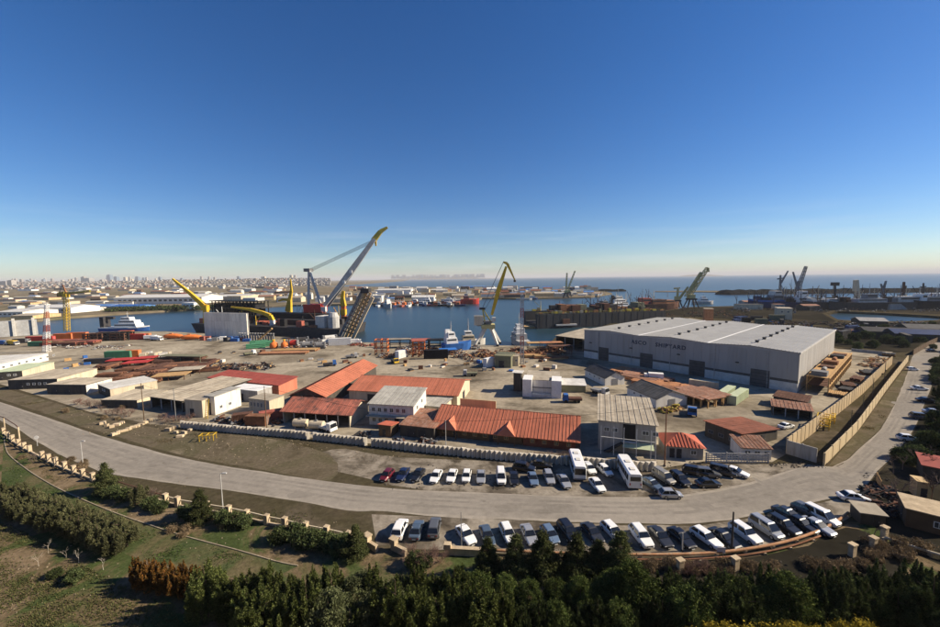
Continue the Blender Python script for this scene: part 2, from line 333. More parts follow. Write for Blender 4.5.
# shipyard apron
yard_px = [(-30, 372), (0, 384), (40, 396), (90, 412), (150, 424), (188, 428), (270, 434), (350, 441), (430, 451), (520, 459), (600, 464), (657, 469), (706, 461), (772, 462), (790, 452), (830, 412), (868, 380), (893, 352), (838, 349), (806, 340), (740, 326), (690, 318), (600, 331), (560, 340), (550, 346.2), (480, 345.2), (345, 341.8), (300, 337.6), (200, 333.2), (165, 331.2), (110, 332), (45, 334.3), (0, 337.2), (-30, 339.5)]
sheet('yard', [tuple(P(*q).xy) for q in yard_px], 0.006, M_yard)
# road
up_px = [(-60, 380), (0, 402), (50, 419), (100, 435.5), (180, 457.5), (275, 474), (380, 487.3), (440, 491), (520, 494.3), (600, 496.8), (650, 497.2), (692, 493.6), (732, 487), (765, 479), (790, 470), (812, 465.5), (838, 466), (856, 452), (880, 430), (893, 408), (902, 388), (908, 370), (914, 354), (924, 345), (950, 337), (990, 327)]
lo_px = [(1000, 331), (950, 345), (938, 360), (931, 385), (922, 410), (909, 436), (893, 455), (878, 470), (865, 486), (850, 495), (812, 502.5), (780, 509.5), (736, 518.5), (697, 523.5), (640, 523.6), (580, 522), (500, 519.4), (440, 516), (380, 511.2), (347, 510), (276, 497.2), (200, 486.8), (150, 480), (100, 471), (50, 449), (17, 429), (-30, 408), (-90, 390)]
upl = smooth_line([P(*q) for q in up_px], 4); lol = smooth_line([P(*q) for q in lo_px], 4)
jr = random.Random(4)
def jit(ps, a): return [(p.x + jr.uniform(-a, a), p.y + jr.uniform(-a, a)) for p in ps]
sheet('road', jit(upl, .12) + jit(lol, .12), 0.014, M_road)
# worn wheel tracks, a faint middle line of dust and dark repair patches on the road
M_track = patch_mat('road_worn', [(0.3, (0.19, 0.172, 0.147)), (0.5, (0.228, 0.206, 0.176)), (0.7, (0.265, 0.24, 0.205))], scale=.12, fine=.9, finevar=.16, bump=.05)
M_dust = patch_mat('road_dust', [(0.3, (0.25, 0.222, 0.182)), (0.7, (0.34, 0.305, 0.255))], scale=.15, fine=.9, finevar=.16, bump=.05)
N_ = 90
def resample(pl, n):
    ds = [0]
    for a, b in zip(pl[:-1], pl[1:]): ds.append(ds[-1] + (b-a).length)
    out = []; j = 0
    for i in range(n+1):
        d = ds[-1]*i/n
        while j < len(ds)-2 and ds[j+1] < d: j += 1
        u = (d-ds[j])/max(1e-6, ds[j+1]-ds[j]); out.append(pl[j].lerp(pl[j+1], u))
    return out
ru = resample(upl, N_); rl = list(reversed(resample(lol, N_)))
def road_strip(name, f0, f1, i0, i1, m, z, jt=.05):
    a = [ru[i].lerp(rl[i], f0 + jr.uniform(-jt, jt)*.2) for i in range(i0, i1+1)]; b = [ru[i].lerp(rl[i], f1 + jr.uniform(-jt, jt)*.2) for i in range(i0, i1+1)]
    mb = MB(); n = len(a); mb.add([(p.x, p.y, z) for p in a] + [(p.x, p.y, z) for p in b], [(i, i+1, n+i+1, n+i) for i in range(n-1)]); struct(mb.build(name, m))
for f0, f1 in ((.20, .30), (.38, .46), (.60, .69)): road_strip('wheel_track', f0, f1, 4, 60, M_track, .019)
road_strip('road_dust', -.005, .06, 4, 58, M_dust, .0185, .15); road_strip('road_dust', .94, 1.005, 4, 58, M_dust, .0185, .15)
for cx, cy, w_, d_ in ((770, 489, 1.2, 9), (700, 505, 5, 3), (560, 508, 7, 2.5), (300, 495, 6, 2.2), (150, 463, 7, 2.5), (840, 478, 6, 4), (880, 448, 5, 5), (905, 405, 5, 7)):
    c_ = P(cx, cy); mb = MB(); pts_ = [(c_.x + (w_ if k % 2 else w_*.8)*.5*math.cos(k*.785 + .2), c_.y + d_*.5*math.sin(k*.785 + .2)) for k in range(8)]
    mb.add([(x, y, .023) for x, y in pts_], [tuple(range(8))]); struct(mb.build('road_patch', M_track))
# dirt car park along the road, both sides
sheet('parking_lot', jit(smooth_line([P(*q) for q in [(318, 452), (345, 449), (400, 457), (520, 462), (600, 467), (660, 471), (720, 463), (772, 464), (812, 465), (790, 471), (765, 480.5), (732, 488.5), (692, 495), (640, 498.5), (560, 496.3), (470, 493.5), (420, 490), (380, 482), (330, 470)]], 3), .35), 0.008, M_lot)
sheet('parking_lot', jit(smooth_line([P(*q) for q in [(372, 514), (440, 517.5), (520, 521), (600, 524.5), (660, 525.5), (700, 525.5), (745, 518.5), (800, 507), (850, 497), (862, 508), (838, 524), (806, 539), (762, 549), (700, 555), (620, 556), (520, 553), (430, 549), (378, 545)]], 3), .2), 0.009, M_lot)
# verges, park, lawn
sheet('verge', jit(smooth_line([P(*q) for q in [(-40, 390), (0, 399), (50, 416), (100, 432), (180, 455), (275, 471.5), (330, 481), (330, 455), (260, 437), (188, 431), (120, 422), (60, 404), (0, 387), (-40, 378)]], 3), .3), 0.010, M_verge)
fence_px = [(-40, 412), (4, 433), (30, 451), (60, 466), (93, 479), (130, 490), (178, 505), (229, 514), (267, 523), (306, 532), (349, 541), (372, 548), (430, 554), (520, 558), (620, 561), (700, 559), (770, 552), (815, 541), (850, 522)]
fl = [P(*q) for q in fence_px]
park = [tuple(p.xy) for p in smooth_line(fl, 3)] + [(66, 58), (70, 36), (-110, 36), (-140, 60)]
sheet('park', park, 0.007, M_park)
kerb_px = [(4, 437), (5.5, 447), (10, 456), (29, 471), (50, 484), (72, 495), (115, 513), (167, 531), (200, 540.5), (240, 551), (276, 561.5), (298, 566)]
kl = smooth_line([P(*q) for q in kerb_px], 4)
lawn_in = [P(*q) for q in [(0, 500), (40, 520), (85, 535), (130, 556), (200, 575), (270, 580)]]
sheet('lawn', [tuple(p.xy) for p in kl] + [tuple(p.xy) for p in reversed(lawn_in)], 0.011, M_lawn)
kb = MB()
for a, b in zip(kl[:-1], kl[1:]):
    d = (b-a).normalized(); s_ = Vector((-d.y, d.x, 0))*0.08
    kb.hexa([a-s_, a+s_, b+s_, b-s_], [v + Vector((0, 0, 0.12)) for v in (a-s_, a+s_, b+s_, b-s_)])
struct(kb.build('kerb', mat('kerb_stone', (0.30, 0.25, 0.18), .95, .3, 1.2, dirt=(.15, .12, .08), dirt_amt=.6)))
sheet('path', [tuple(P(*q).xy) for q in [(486, 587), (574, 586.5), (576, 591.5), (486, 592)]], 0.012, M_lot)
# hillside the camera stands on, rising below the picture
def hill_h(x, y):
    return max(0.0, min(34.5, (36.5 - y)*1.0)) if y > 1.6 else 38.2
mb = MB(); xs = [-150 + 6*i for i in range(61)]; ys = [-60, -40, -20, -5, 1.5, 1.7, 4, 8, 12, 16, 20, 24, 28, 32, 36, 38]
hr = random.Random(9)
vs_ = [(x, y, hill_h(x, y) - 0.25 + (hr.uniform(-.25, .2) if 2 < y < 35 else 0)) for y in ys for x in xs]; nx = len(xs)
mb.add(vs_, [(j*nx+i, j*nx+i+1, (j+1)*nx+i+1, (j+1)*nx+i) for j in range(len(ys)-1) for i in range(nx-1)])
struct(mb.build('hillside', M_park, smooth=False))
# low city plateau far behind the left shore
mb = MB(); gp = np.linspace(-700, 322, 60); gy = np.linspace(3200, 9000, 12)
def plateau(x, y):
    t = min(1, max(0, (y-3200)/2600)); s_ = min(1, max(0, (-600 - x)/1500.0))
    return 0.2 + (t*t*(3-2*t))*(26 + 26*s_ + 9*math.sin(x/700.0) + 6*math.sin(x/233.0 + 1))
vs_ = [(x, y, plateau(x, y)*min(1, max(.02, (322-px)/60))) for y in gy for px in gp for x in ((px-470)/F*y*1.02,)]; nx = len(gp)
mb.add(vs_, [(j*nx+i, j*nx+i+1, (j+1)*nx+i+1, (j+1)*nx+i) for j in range(len(gy)-1) for i in range(nx-1)])
struct(mb.build('hills', M_far, smooth=True))
M_dark = patch_mat('dark_shaded_ground', [(0.30, (0.016, 0.015, 0.012)), (0.5, (0.030, 0.027, 0.020)), (0.7, (0.06, 0.05, 0.035))], scale=0.02, fine=.2)  # dark quay earth, also used where ground shade is put into colour
sheet('quay_ground', [tuple(P(*q).xy) for q in [(640, 314.6), (690, 307.6), (752, 306), (757, 301.6), (900, 300.6), (1000, 300.2), (1000, 310), (955, 314.5), (930, 314.2), (880, 311.6), (836, 309.9), (822, 313.4), (836, 321), (830, 326), (760, 321.5), (690, 316.5), (640, 322)]], 0.005, M_dark)

sheet('verge', jit(smooth_line([P(*q) for q in [(827, 466), (860, 430), (888, 391), (909, 362), (913, 356), (906, 376), (900, 392), (891, 411), (878, 430), (855, 452), (838, 465)]], 3), .15), 0.010, M_verge)
sheet('verge', jit(smooth_line([P(*q) for q in [(1000, 334), (951, 347), (939, 362), (932, 387), (923, 412), (910, 438), (894, 457), (879, 472), (866, 488), (856, 500), (870, 520), (900, 545), (960, 560), (990, 480), (1000, 400)]], 3), .15), 0.011, M_dark)  # shaded roadside strip: tree shade put into the dark ground colour

sheet('scrub_shade_ground', jit(smooth_line([P(*q) for q in [(630, 563), (700, 562), (760, 556), (808, 545), (845, 527), (880, 540), (900, 560), (890, 590), (760, 590), (640, 586)]], 3), .2), 0.013, M_dark)  # dark sheet holding the shade below the pipe in its colour

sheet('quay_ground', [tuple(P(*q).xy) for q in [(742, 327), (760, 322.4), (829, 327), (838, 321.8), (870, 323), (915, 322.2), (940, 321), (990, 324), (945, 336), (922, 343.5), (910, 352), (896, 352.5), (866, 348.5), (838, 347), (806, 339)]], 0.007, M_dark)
# ------------------------------------------------------------------ paints and metals
K = {}
def km(key, *a, **k): K[key] = mat(key, *a, **k)
km('roof_red', (0.43, 0.12, 0.075), 0.75, 0.18, 0.25, dirt=(0.20, 0.085, 0.06), dirt_amt=0.35, rand=0.07)
km('roof_orange', (0.46, 0.16, 0.095), 0.75, 0.16, 0.2, dirt=(0.26, 0.11, 0.07), dirt_amt=0.35, rand=0.07)
km('roof_stained', (0.36, 0.13, 0.09), 0.85, 0.3, 0.18, dirt=(0.07, 0.06, 0.055), dirt_amt=0.85, rand=0.13)
km('roof_crimson', (0.30, 0.075, 0.058), 0.7, 0.15, 0.3, dirt=(0.16, 0.05, 0.04), dirt_amt=0.3, rand=0.07)
km('roof_brown', (0.22, 0.085, 0.055), 0.8, 0.25, 0.4, dirt=(0.10, 0.05, 0.04), dirt_amt=0.4, rand=0.13)
km('roof_grey', (0.40, 0.385, 0.34), 0.8, 0.18, 0.25, dirt=(0.20, 0.185, 0.16), dirt_amt=0.5, rand=0.13)
km('roof_beige', (0.40, 0.35, 0.27), 0.85, 0.22, 0.25, dirt=(0.20, 0.15, 0.105), dirt_amt=0.5, rand=0.13)
km('roof_pale', (0.52, 0.51, 0.48), 0.7, 0.15, 0.3, dirt=(0.30, 0.27, 0.23), dirt_amt=0.4, rand=0.13)
km('roof_dark', (0.085, 0.085, 0.085), 0.8, 0.3, 0.4, dirt=(0.14, 0.12, 0.10), dirt_amt=0.4, rand=0.13)
km('roof_rust', (0.26, 0.13, 0.085), 0.9, 0.35, 0.5, dirt=(0.38, 0.33, 0.28), dirt_amt=0.45, rand=0.13)
km('hall_roof', (0.30, 0.30, 0.295), 0.55, 0.10, 0.08, metal=0.0, dirt=(0.22, 0.22, 0.22), dirt_amt=0.5)
km('hall_wall', (0.40, 0.39, 0.375), 0.7, 0.06, 0.1, dirt=(0.33, 0.32, 0.30), dirt_amt=0.4, streak=True)
km('wall_white', (0.68, 0.655, 0.60), 0.85, 0.12, 0.5, dirt=(0.42, 0.37, 0.30), dirt_amt=0.5, streak=True)
km('wall_cream', (0.56, 0.48, 0.35), 0.9, 0.15, 0.5, dirt=(0.33, 0.26, 0.18), dirt_amt=0.5, streak=True)
km('wall_yellow', (0.56, 0.41, 0.22), 0.9, 0.15, 0.5, dirt=(0.32, 0.21, 0.11), dirt_amt=0.5, streak=True)
km('wall_grey', (0.34, 0.33, 0.315), 0.9, 0.2, 0.5, dirt=(0.19, 0.17, 0.15), dirt_amt=0.5, streak=True)
km('wall_salmon', (0.52, 0.19, 0.12), 0.85, 0.15, 0.5, dirt=(0.30, 0.12, 0.09), dirt_amt=0.4, streak=True)
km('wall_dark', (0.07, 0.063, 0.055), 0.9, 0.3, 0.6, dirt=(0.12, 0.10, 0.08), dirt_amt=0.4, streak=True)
km('brick_red', (0.17, 0.065, 0.045), 0.9, 0.25, 0.8)
km('wall_brown', (0.12, 0.08, 0.05), 0.9, 0.25, 0.6)
km('white', (0.74, 0.735, 0.71), 0.6, 0.10, 0.6, dirt=(0.5, 0.46, 0.40), dirt_amt=0.35)
km('offwhite', (0.60, 0.58, 0.53), 0.7, 0.15, 0.5, dirt=(0.35, 0.28, 0.2), dirt_amt=0.4)
km('steel', (0.20, 0.205, 0.21), 0.6, 0.2, 0.6, dirt=(0.16, 0.11, 0.08), dirt_amt=0.4)
km('steel_light', (0.42, 0.42, 0.41), 0.6, 0.2, 0.4, dirt=(0.28, 0.22, 0.17), dirt_amt=0.4)
km('steel_dark', (0.045, 0.045, 0.048), 0.7, 0.3, 0.4, dirt=(0.09, 0.065, 0.05), dirt_amt=0.5)
km('black', (0.02, 0.02, 0.022), 0.7, 0.3, 0.5)
km('rust', (0.22, 0.105, 0.06), 0.95, 0.35, 0.5, dirt=(0.11, 0.06, 0.04), dirt_amt=0.6)
km('rust_dark', (0.105, 0.055, 0.04), 0.95, 0.35, 0.5, dirt=(0.20, 0.10, 0.06), dirt_amt=0.5)
km('rust_orange', (0.42, 0.20, 0.10), 0.9, 0.3, 0.5, dirt=(0.22, 0.10, 0.06), dirt_amt=0.5)
km('crane_yellow', (0.62, 0.40, 0.035), 0.55, 0.15, 0.5, dirt=(0.30, 0.20, 0.06), dirt_amt=0.35)
km('crane_olive', (0.40, 0.33, 0.06), 0.6, 0.2, 0.4, dirt=(0.22, 0.18, 0.06), dirt_amt=0.45)
km('orange', (0.66, 0.18, 0.045), 0.55, 0.15, 0.6, dirt=(0.40, 0.14, 0.06), dirt_amt=0.3)
km('red', (0.46, 0.045, 0.035), 0.6, 0.2, 0.6, dirt=(0.25, 0.05, 0.04), dirt_amt=0.35)
km('red_oxide', (0.36, 0.11, 0.08), 0.85, 0.25, 0.5, dirt=(0.22, 0.08, 0.06), dirt_amt=0.4)
km('blue', (0.035, 0.12, 0.36), 0.55, 0.15, 0.5, dirt=(0.05, 0.09, 0.2), dirt_amt=0.3)
km('blue_roof', (0.09, 0.20, 0.42), 0.7, 0.15, 0.1)
km('navy', (0.02, 0.04, 0.11), 0.6, 0.2, 0.3)
km('green', (0.06, 0.20, 0.11), 0.7, 0.2, 0.6, dirt=(0.09, 0.13, 0.09), dirt_amt=0.3)
km('pale_green', (0.44, 0.50, 0.34), 0.7, 0.12, 0.5, dirt=(0.32, 0.30, 0.2), dirt_amt=0.4, streak=True)
km('olive', (0.17, 0.17, 0.11), 0.8, 0.2, 0.5, dirt=(0.22, 0.19, 0.13), dirt_amt=0.4)
km('wood', (0.46, 0.29, 0.13), 0.85, 0.25, 0.9, dirt=(0.28, 0.16, 0.08), dirt_amt=0.4)
km('sandstone', (0.50, 0.40, 0.27), 0.95, 0.25, 0.9, dirt=(0.30, 0.22, 0.14), dirt_amt=0.45, rand=0.15)
km('glass', (0.035, 0.045, 0.055), 0.12, 0.2, 0.4, spec=0.6)
km('car_glass', (0.012, 0.014, 0.017), 0.06, 0.1, 0.5, spec=0.7)
km('tyre', (0.018, 0.018, 0.018), 0.9, 0.2, 3.0)
km('rim', (0.40, 0.40, 0.41), 0.35, 0.1, 3.0, metal=0.6)
km('lamp_glass', (0.75, 0.76, 0.74), 0.2, 0.05, 3.0, spec=0.6)
km('tail_red', (0.35, 0.02, 0.02), 0.3, 0.1, 3.0, spec=0.6)
km('tarp_blue', (0.03, 0.16, 0.50), 0.6, 0.15, 1.0)
km('pipe_orange', (0.36, 0.19, 0.10), 0.9, 0.3, 0.9, dirt=(0.42, 0.34, 0.24), dirt_amt=0.7)
km('letter', (0.035, 0.05, 0.085), 0.6, 0.1, 1.0)

# ------------------------------------------------------------------ buildings
def frame_AB(A, B):
    A = Vector(A); B = Vector(B); d = B - A; return A, d.xy.length, math.atan2(d.y, d.x)

def window_proto(w, h, wall='white', key={}):
    k = (round(w, 2), round(h, 2), wall)
    if k not in key:
        fr = MB(); t = 0.09
        fr.box(-w/2, w/2, -0.06, 0.03, -h/2, -h/2+t).box(-w/2, w/2, -0.06, 0.03, h/2-t, h/2).box(-w/2, -w/2+t, -0.06, 0.03, -h/2+t, h/2-t).box(w/2-t, w/2, -0.06, 0.03, -h/2+t, h/2-t).box(-0.03, 0.03, -0.05, 0.03, -h/2+t, h/2-t)
        gl = MB(); gl.box(-w/2+t, w/2-t, -0.02, 0.02, -h/2+t, h/2-t)
        key[k] = (fr.mesh('window'), gl.mesh('pane'))
        key[k][0].materials.append(K[wall]); key[k][1].materials.append(K['glass'])
    return key[k]
def put_window(parent, x, y, z, w, h, face='f', wall='white'):
    a, b = window_proto(w, h, wall); rz = {'f': 0, 'b': math.pi, 'r': math.pi/2, 'l': -math.pi/2}[face]
    o = bpy.data.objects.new('window', a); COL.objects.link(o); o.parent = parent; o.location = (x, y, z); o.rotation_euler = (0, 0, rz)
    g = bpy.data.objects.new('pane', b); COL.objects.link(g); g.parent = o
    return o
def put_door(parent, x, y, z, w, h, face='f', m='steel_dark', name='door'):
    mb = MB(); mb.box(-w/2, w/2, -0.07, 0.04, 0, h); o = mb.build(name, K[m], parent); o.location = (x, y, z)
    o.rotation_euler = (0, 0, {'f': 0, 'b': math.pi, 'r': math.pi/2, 'l': -math.pi/2}[face])
    hd = MB(); hd.box(w*0.36, w*0.42, -0.13, -0.07, h*0.45, h*0.52); hd.build('handle', K['steel_light'], o); return o

def ribs(parent, roof, pts_pairs, m, w=0.09):
    mb = MB()
    for a, b in pts_pairs: mb.bar(Vector(a) + Vector((0, 0, .03)), Vector(b) + Vector((0, 0, .03)), w, 0.09)
    o = mb.build('roof_rib', m, roof); o['kind'] = 'stuff'; return o

def house(name, label, cat, A, B, D, h, roof='gable', rise=1.5, axis='x', wall='wall_white', rm='roof_red', over=0.35, wins=(), doors=(), rib=0.0, open_front=False, base=0.0, group=None, gable=None, posts=0, front_shade=None):
    """walls, roof, windows and doors; local x runs from A to B, y goes away from the viewer"""
    A, L, rz = frame_AB(A, B); t = thing(name, label, cat, (A.x, A.y, base), rz, group)
    wm = K[wall]; rmat = K[rm]; mb = MB(); th = 0.2
    if open_front:
        mb.box(0, L, D-th, D, 0, h); mb.box(0, th, 0, D-th, 0, h); mb.box(L-th, L, 0, D-th, 0, h)
    else:
        mb.box(0, L, 0, D, 0, h)
    if roof == 'gable':
        if axis == 'x': mb.extr([(0, h), (D, h), (D/2, h+rise)], 'x', 0.02, th); mb.extr([(0, h), (D, h), (D/2, h+rise)], 'x', L-th, L-0.02)
        else: mb.extr([(0, h), (L, h), (L/2, h+rise)], 'y', 0.02, th); mb.extr([(0, h), (L, h), (L/2, h+rise)], 'y', D-th, D-0.02)
    elif roof == 'mono':   # high side away from the viewer
        mb.extr([(0, h), (D, h), (D, h+rise)], 'x', 0.02, th); mb.extr([(0, h), (D, h), (D, h+rise)], 'x', L-th, L-0.02); mb.box(th, L-th, D-th, D-0.01, h, h+rise)
    elif roof == 'mono_y':  # high side towards the viewer
        mb.extr([(0, h), (D, h), (0, h+rise)], 'x', 0.02, th); mb.extr([(0, h), (D, h), (0, h+rise)], 'x', L-th, L-0.02); mb.box(th, L-th, 0.01, th, h, h+rise)
    elif roof == 'mono_l':  # high side left
        mb.extr([(0, h), (L, h), (0, h+rise)], 'y', 0.02, th); mb.extr([(0, h), (L, h), (0, h+rise)], 'y', D-th, D-0.02); mb.box(0.01, th, th, D-th, h, h+rise)
    w_ = mb.build('wall', wm, t)
    if front_shade: fc = MB(); fc.box(.05, L-.05, -.06, -.004, .02, h-.02); fc.build('dark_front_shade', K[front_shade], t)  # thin front sheet: own dark tone plus the front's shade as colour
    r = MB(); q = 0.14; o = over; prs = []
    def slab(p):   # four points of the underside
        p = [Vector(v) for v in p]; r.hexa(p, [v + Vector((0, 0, q)) for v in p])
    e = 0.02
    if roof == 'gable' and axis == 'x':
        k = rise/(D/2); lo_ = h - k*o + e
        slab([(-o, -o, lo_), (L+o, -o, lo_), (L+o, D/2, h+rise+e), (-o, D/2, h+rise+e)]); slab([(-o, D/2, h+rise+e), (L+o, D/2, h+rise+e), (L+o, D+o, lo_), (-o, D+o, lo_)])
        if rib: prs = [((x, -o, lo_+q+.02), (x, D/2, h+rise+q+.04)) for x in np.arange(-o+rib/2, L+o, rib)] + [((-o, D/2, h+rise+q+.05), (L+o, D/2, h+rise+q+.05))]
    elif roof == 'gable':
        k = rise/(L/2); lo_ = h - k*o + e
        slab([(-o, -o, lo_), (L/2, -o, h+rise+e), (L/2, D+o, h+rise+e), (-o, D+o, lo_)]); slab([(L/2, -o, h+rise+e), (L+o, -o, lo_), (L+o, D+o, lo_), (L/2, D+o, h+rise+e)])
        if rib: prs = [((-o, y, lo_+q+.02), (L/2, y, h+rise+q+.04)) for y in np.arange(-o+rib/2, D+o, rib)] + [((L/2, y, h+rise+q+.04), (L+o, y, lo_+q+.02)) for y in np.arange(-o+rib/2, D+o, rib)]
    elif roof == 'mono':
        k = rise/D; slab([(-o, -o, h-k*o+e), (L+o, -o, h-k*o+e), (L+o, D+o, h+rise+k*o+e), (-o, D+o, h+rise+k*o+e)])
        if rib: prs = [((x, -o, h-k*o+q+.04), (x, D+o, h+rise+k*o+q+.04)) for x in np.arange(-o+rib/2, L+o, rib)]
    elif roof == 'mono_y':
        k = rise/D; slab([(-o, -o, h+rise+k*o+e), (L+o, -o, h+rise+k*o+e), (L+o, D+o, h-k*o+e), (-o, D+o, h-k*o+e)])
        if rib: prs = [((x, -o, h+rise+k*o+q+.04), (x, D+o, h-k*o+q+.04)) for x in np.arange(-o+rib/2, L+o, rib)]
    elif roof == 'mono_l':
        k = rise/L; slab([(-o, -o, h+rise+k*o+e), (L+o, -o, h-k*o+e), (L+o, D+o, h-k*o+e), (-o, D+o, h+rise+k*o+e)])
        if rib: prs = [((-o, y, h+rise+k*o+q+.04), (L+o, y, h-k*o+q+.04)) for y in np.arange(-o+rib/2, D+o, rib)]
    elif roof == 'hip':
        s_ = min(L, D)/2; a = s_ if L >= D else L/2; b = D/2 if L >= D else s_
        base4 = [(-o, -o, h+e), (L+o, -o, h+e), (L+o, D+o, h+e), (-o, D+o, h+e)]
        rid = [(a, b, h+rise), (L-a, D-b, h+rise)] if L >= D else [(a, b, h+rise), (a, D-b, h+rise)]
        if L >= D: r.add(base4+rid, [(0, 1, 5, 4), (1, 2, 5), (2, 3, 4, 5), (3, 0, 4), (3, 2, 1, 0)])
        else: r.add(base4+rid, [(0, 1, 4), (1, 2, 5, 4), (2, 3, 5), (3, 0, 4, 5), (3, 2, 1, 0)])
        if rib:
            for x in np.arange(rib/2, L, rib):
                f_ = min(1.0, min(x, L-x)/a); prs.append(((x, -o, h+e+.04), (x, -o+(b+o)*f_, h+rise*f_+.04)))
    else:
        slab([(-o, -o, h+e), (L+o, -o, h+e), (L+o, D+o, h+e), (-o, D+o, h+e)])
        if rib: prs = [((x, -o, h+e+q+.02), (x, D+o, h+e+q+.02)) for x in np.arange(-o+rib/2, L+o, rib)]
    ro = r.build('roof', rmat, t)
    if rib and prs:
        w2 = rib*1.0
        for k, (pa, pb) in enumerate(prs):
            pa = Vector(pa); pb = Vector(pb)
            if roof == 'hip' or (roof == 'gable' and axis == 'x' and k == len(prs)-1): continue
            along = Vector((1, 0, 0)) if abs(pa.x-pb.x) < 1e-6 else Vector((0, 1, 0)); dn = Vector((0, 0, -.045 + .018*RND.random()))
            e0 = pa + dn; e1 = pb + dn; sp = along*(w2/2-.02); cut = RND.choice((1.0, 1.0, .62)); 
            sh = MB(); mid_ = e0.lerp(e1, cut); sh.hexa([e0-sp, e0+sp, mid_+sp, mid_-sp], [v + Vector((0, 0, .035)) for v in (e0-sp, e0+sp, mid_+sp, mid_-sp)]); sh.build('roof_sheet', rmat, ro)
            if cut < 1: sh = MB(); up_ = Vector((0, 0, .02)); sh.hexa([mid_-sp+up_, mid_+sp+up_, e1+sp+up_, e1-sp+up_], [v + up_ + Vector((0, 0, .035)) for v in (mid_-sp, mid_+sp, e1+sp, e1-sp)]); sh.build('roof_sheet', rmat, ro)
    if prs: ribs(t, ro, prs, rmat)
    for i in range(posts):
        mbp = MB(); x = 0.15 + (L-0.3)*i/(posts-1); mbp.box(x-.12, x+.12, 0.0, .24, 0, h-0.02); mbp.build('post', K['steel_light'], t)
    for wn_ in wins:    # (face, along, z, w, h)
        f_, u, z, w2, h2 = wn_[:5]; wc = wn_[5] if len(wn_) > 5 else 'white'
        x, y = {'f': (u, -0.06 if front_shade else -0.01), 'b': (u, D+0.01), 'r': (L+0.01, u), 'l': (-0.01, u)}[f_]; put_window(t, x, y, z, w2, h2, f_, wc)
    for dr in doors:
        f_, u, w2, h2 = dr[:4]; m_ = dr[4] if len(dr) > 4 else 'steel_dark'
        x, y = {'f': (u, -0.06 if front_shade else -0.01), 'b': (u, D+0.01), 'r': (L+0.01, u), 'l': (-0.01, u)}[f_]; put_door(t, x, y, 0, w2, h2, f_, m_)
    t['_L'] = L; return t
def row(face, n, x0, x1, z, w, h, wc='white'):
    return [(face, x0 + (x1-x0)*(i+.5)/n, z, w, h, wc) for i in range(n)]

km('crane_tan', (0.52, 0.45, 0.20), 0.6, 0.2, 0.4, dirt=(0.24, 0.2, 0.1), dirt_amt=0.4)
km('hull_black', (0.022, 0.022, 0.024), 0.7, 0.35, 0.25, dirt=(0.06, 0.045, 0.035), dirt_amt=0.5, streak=True)
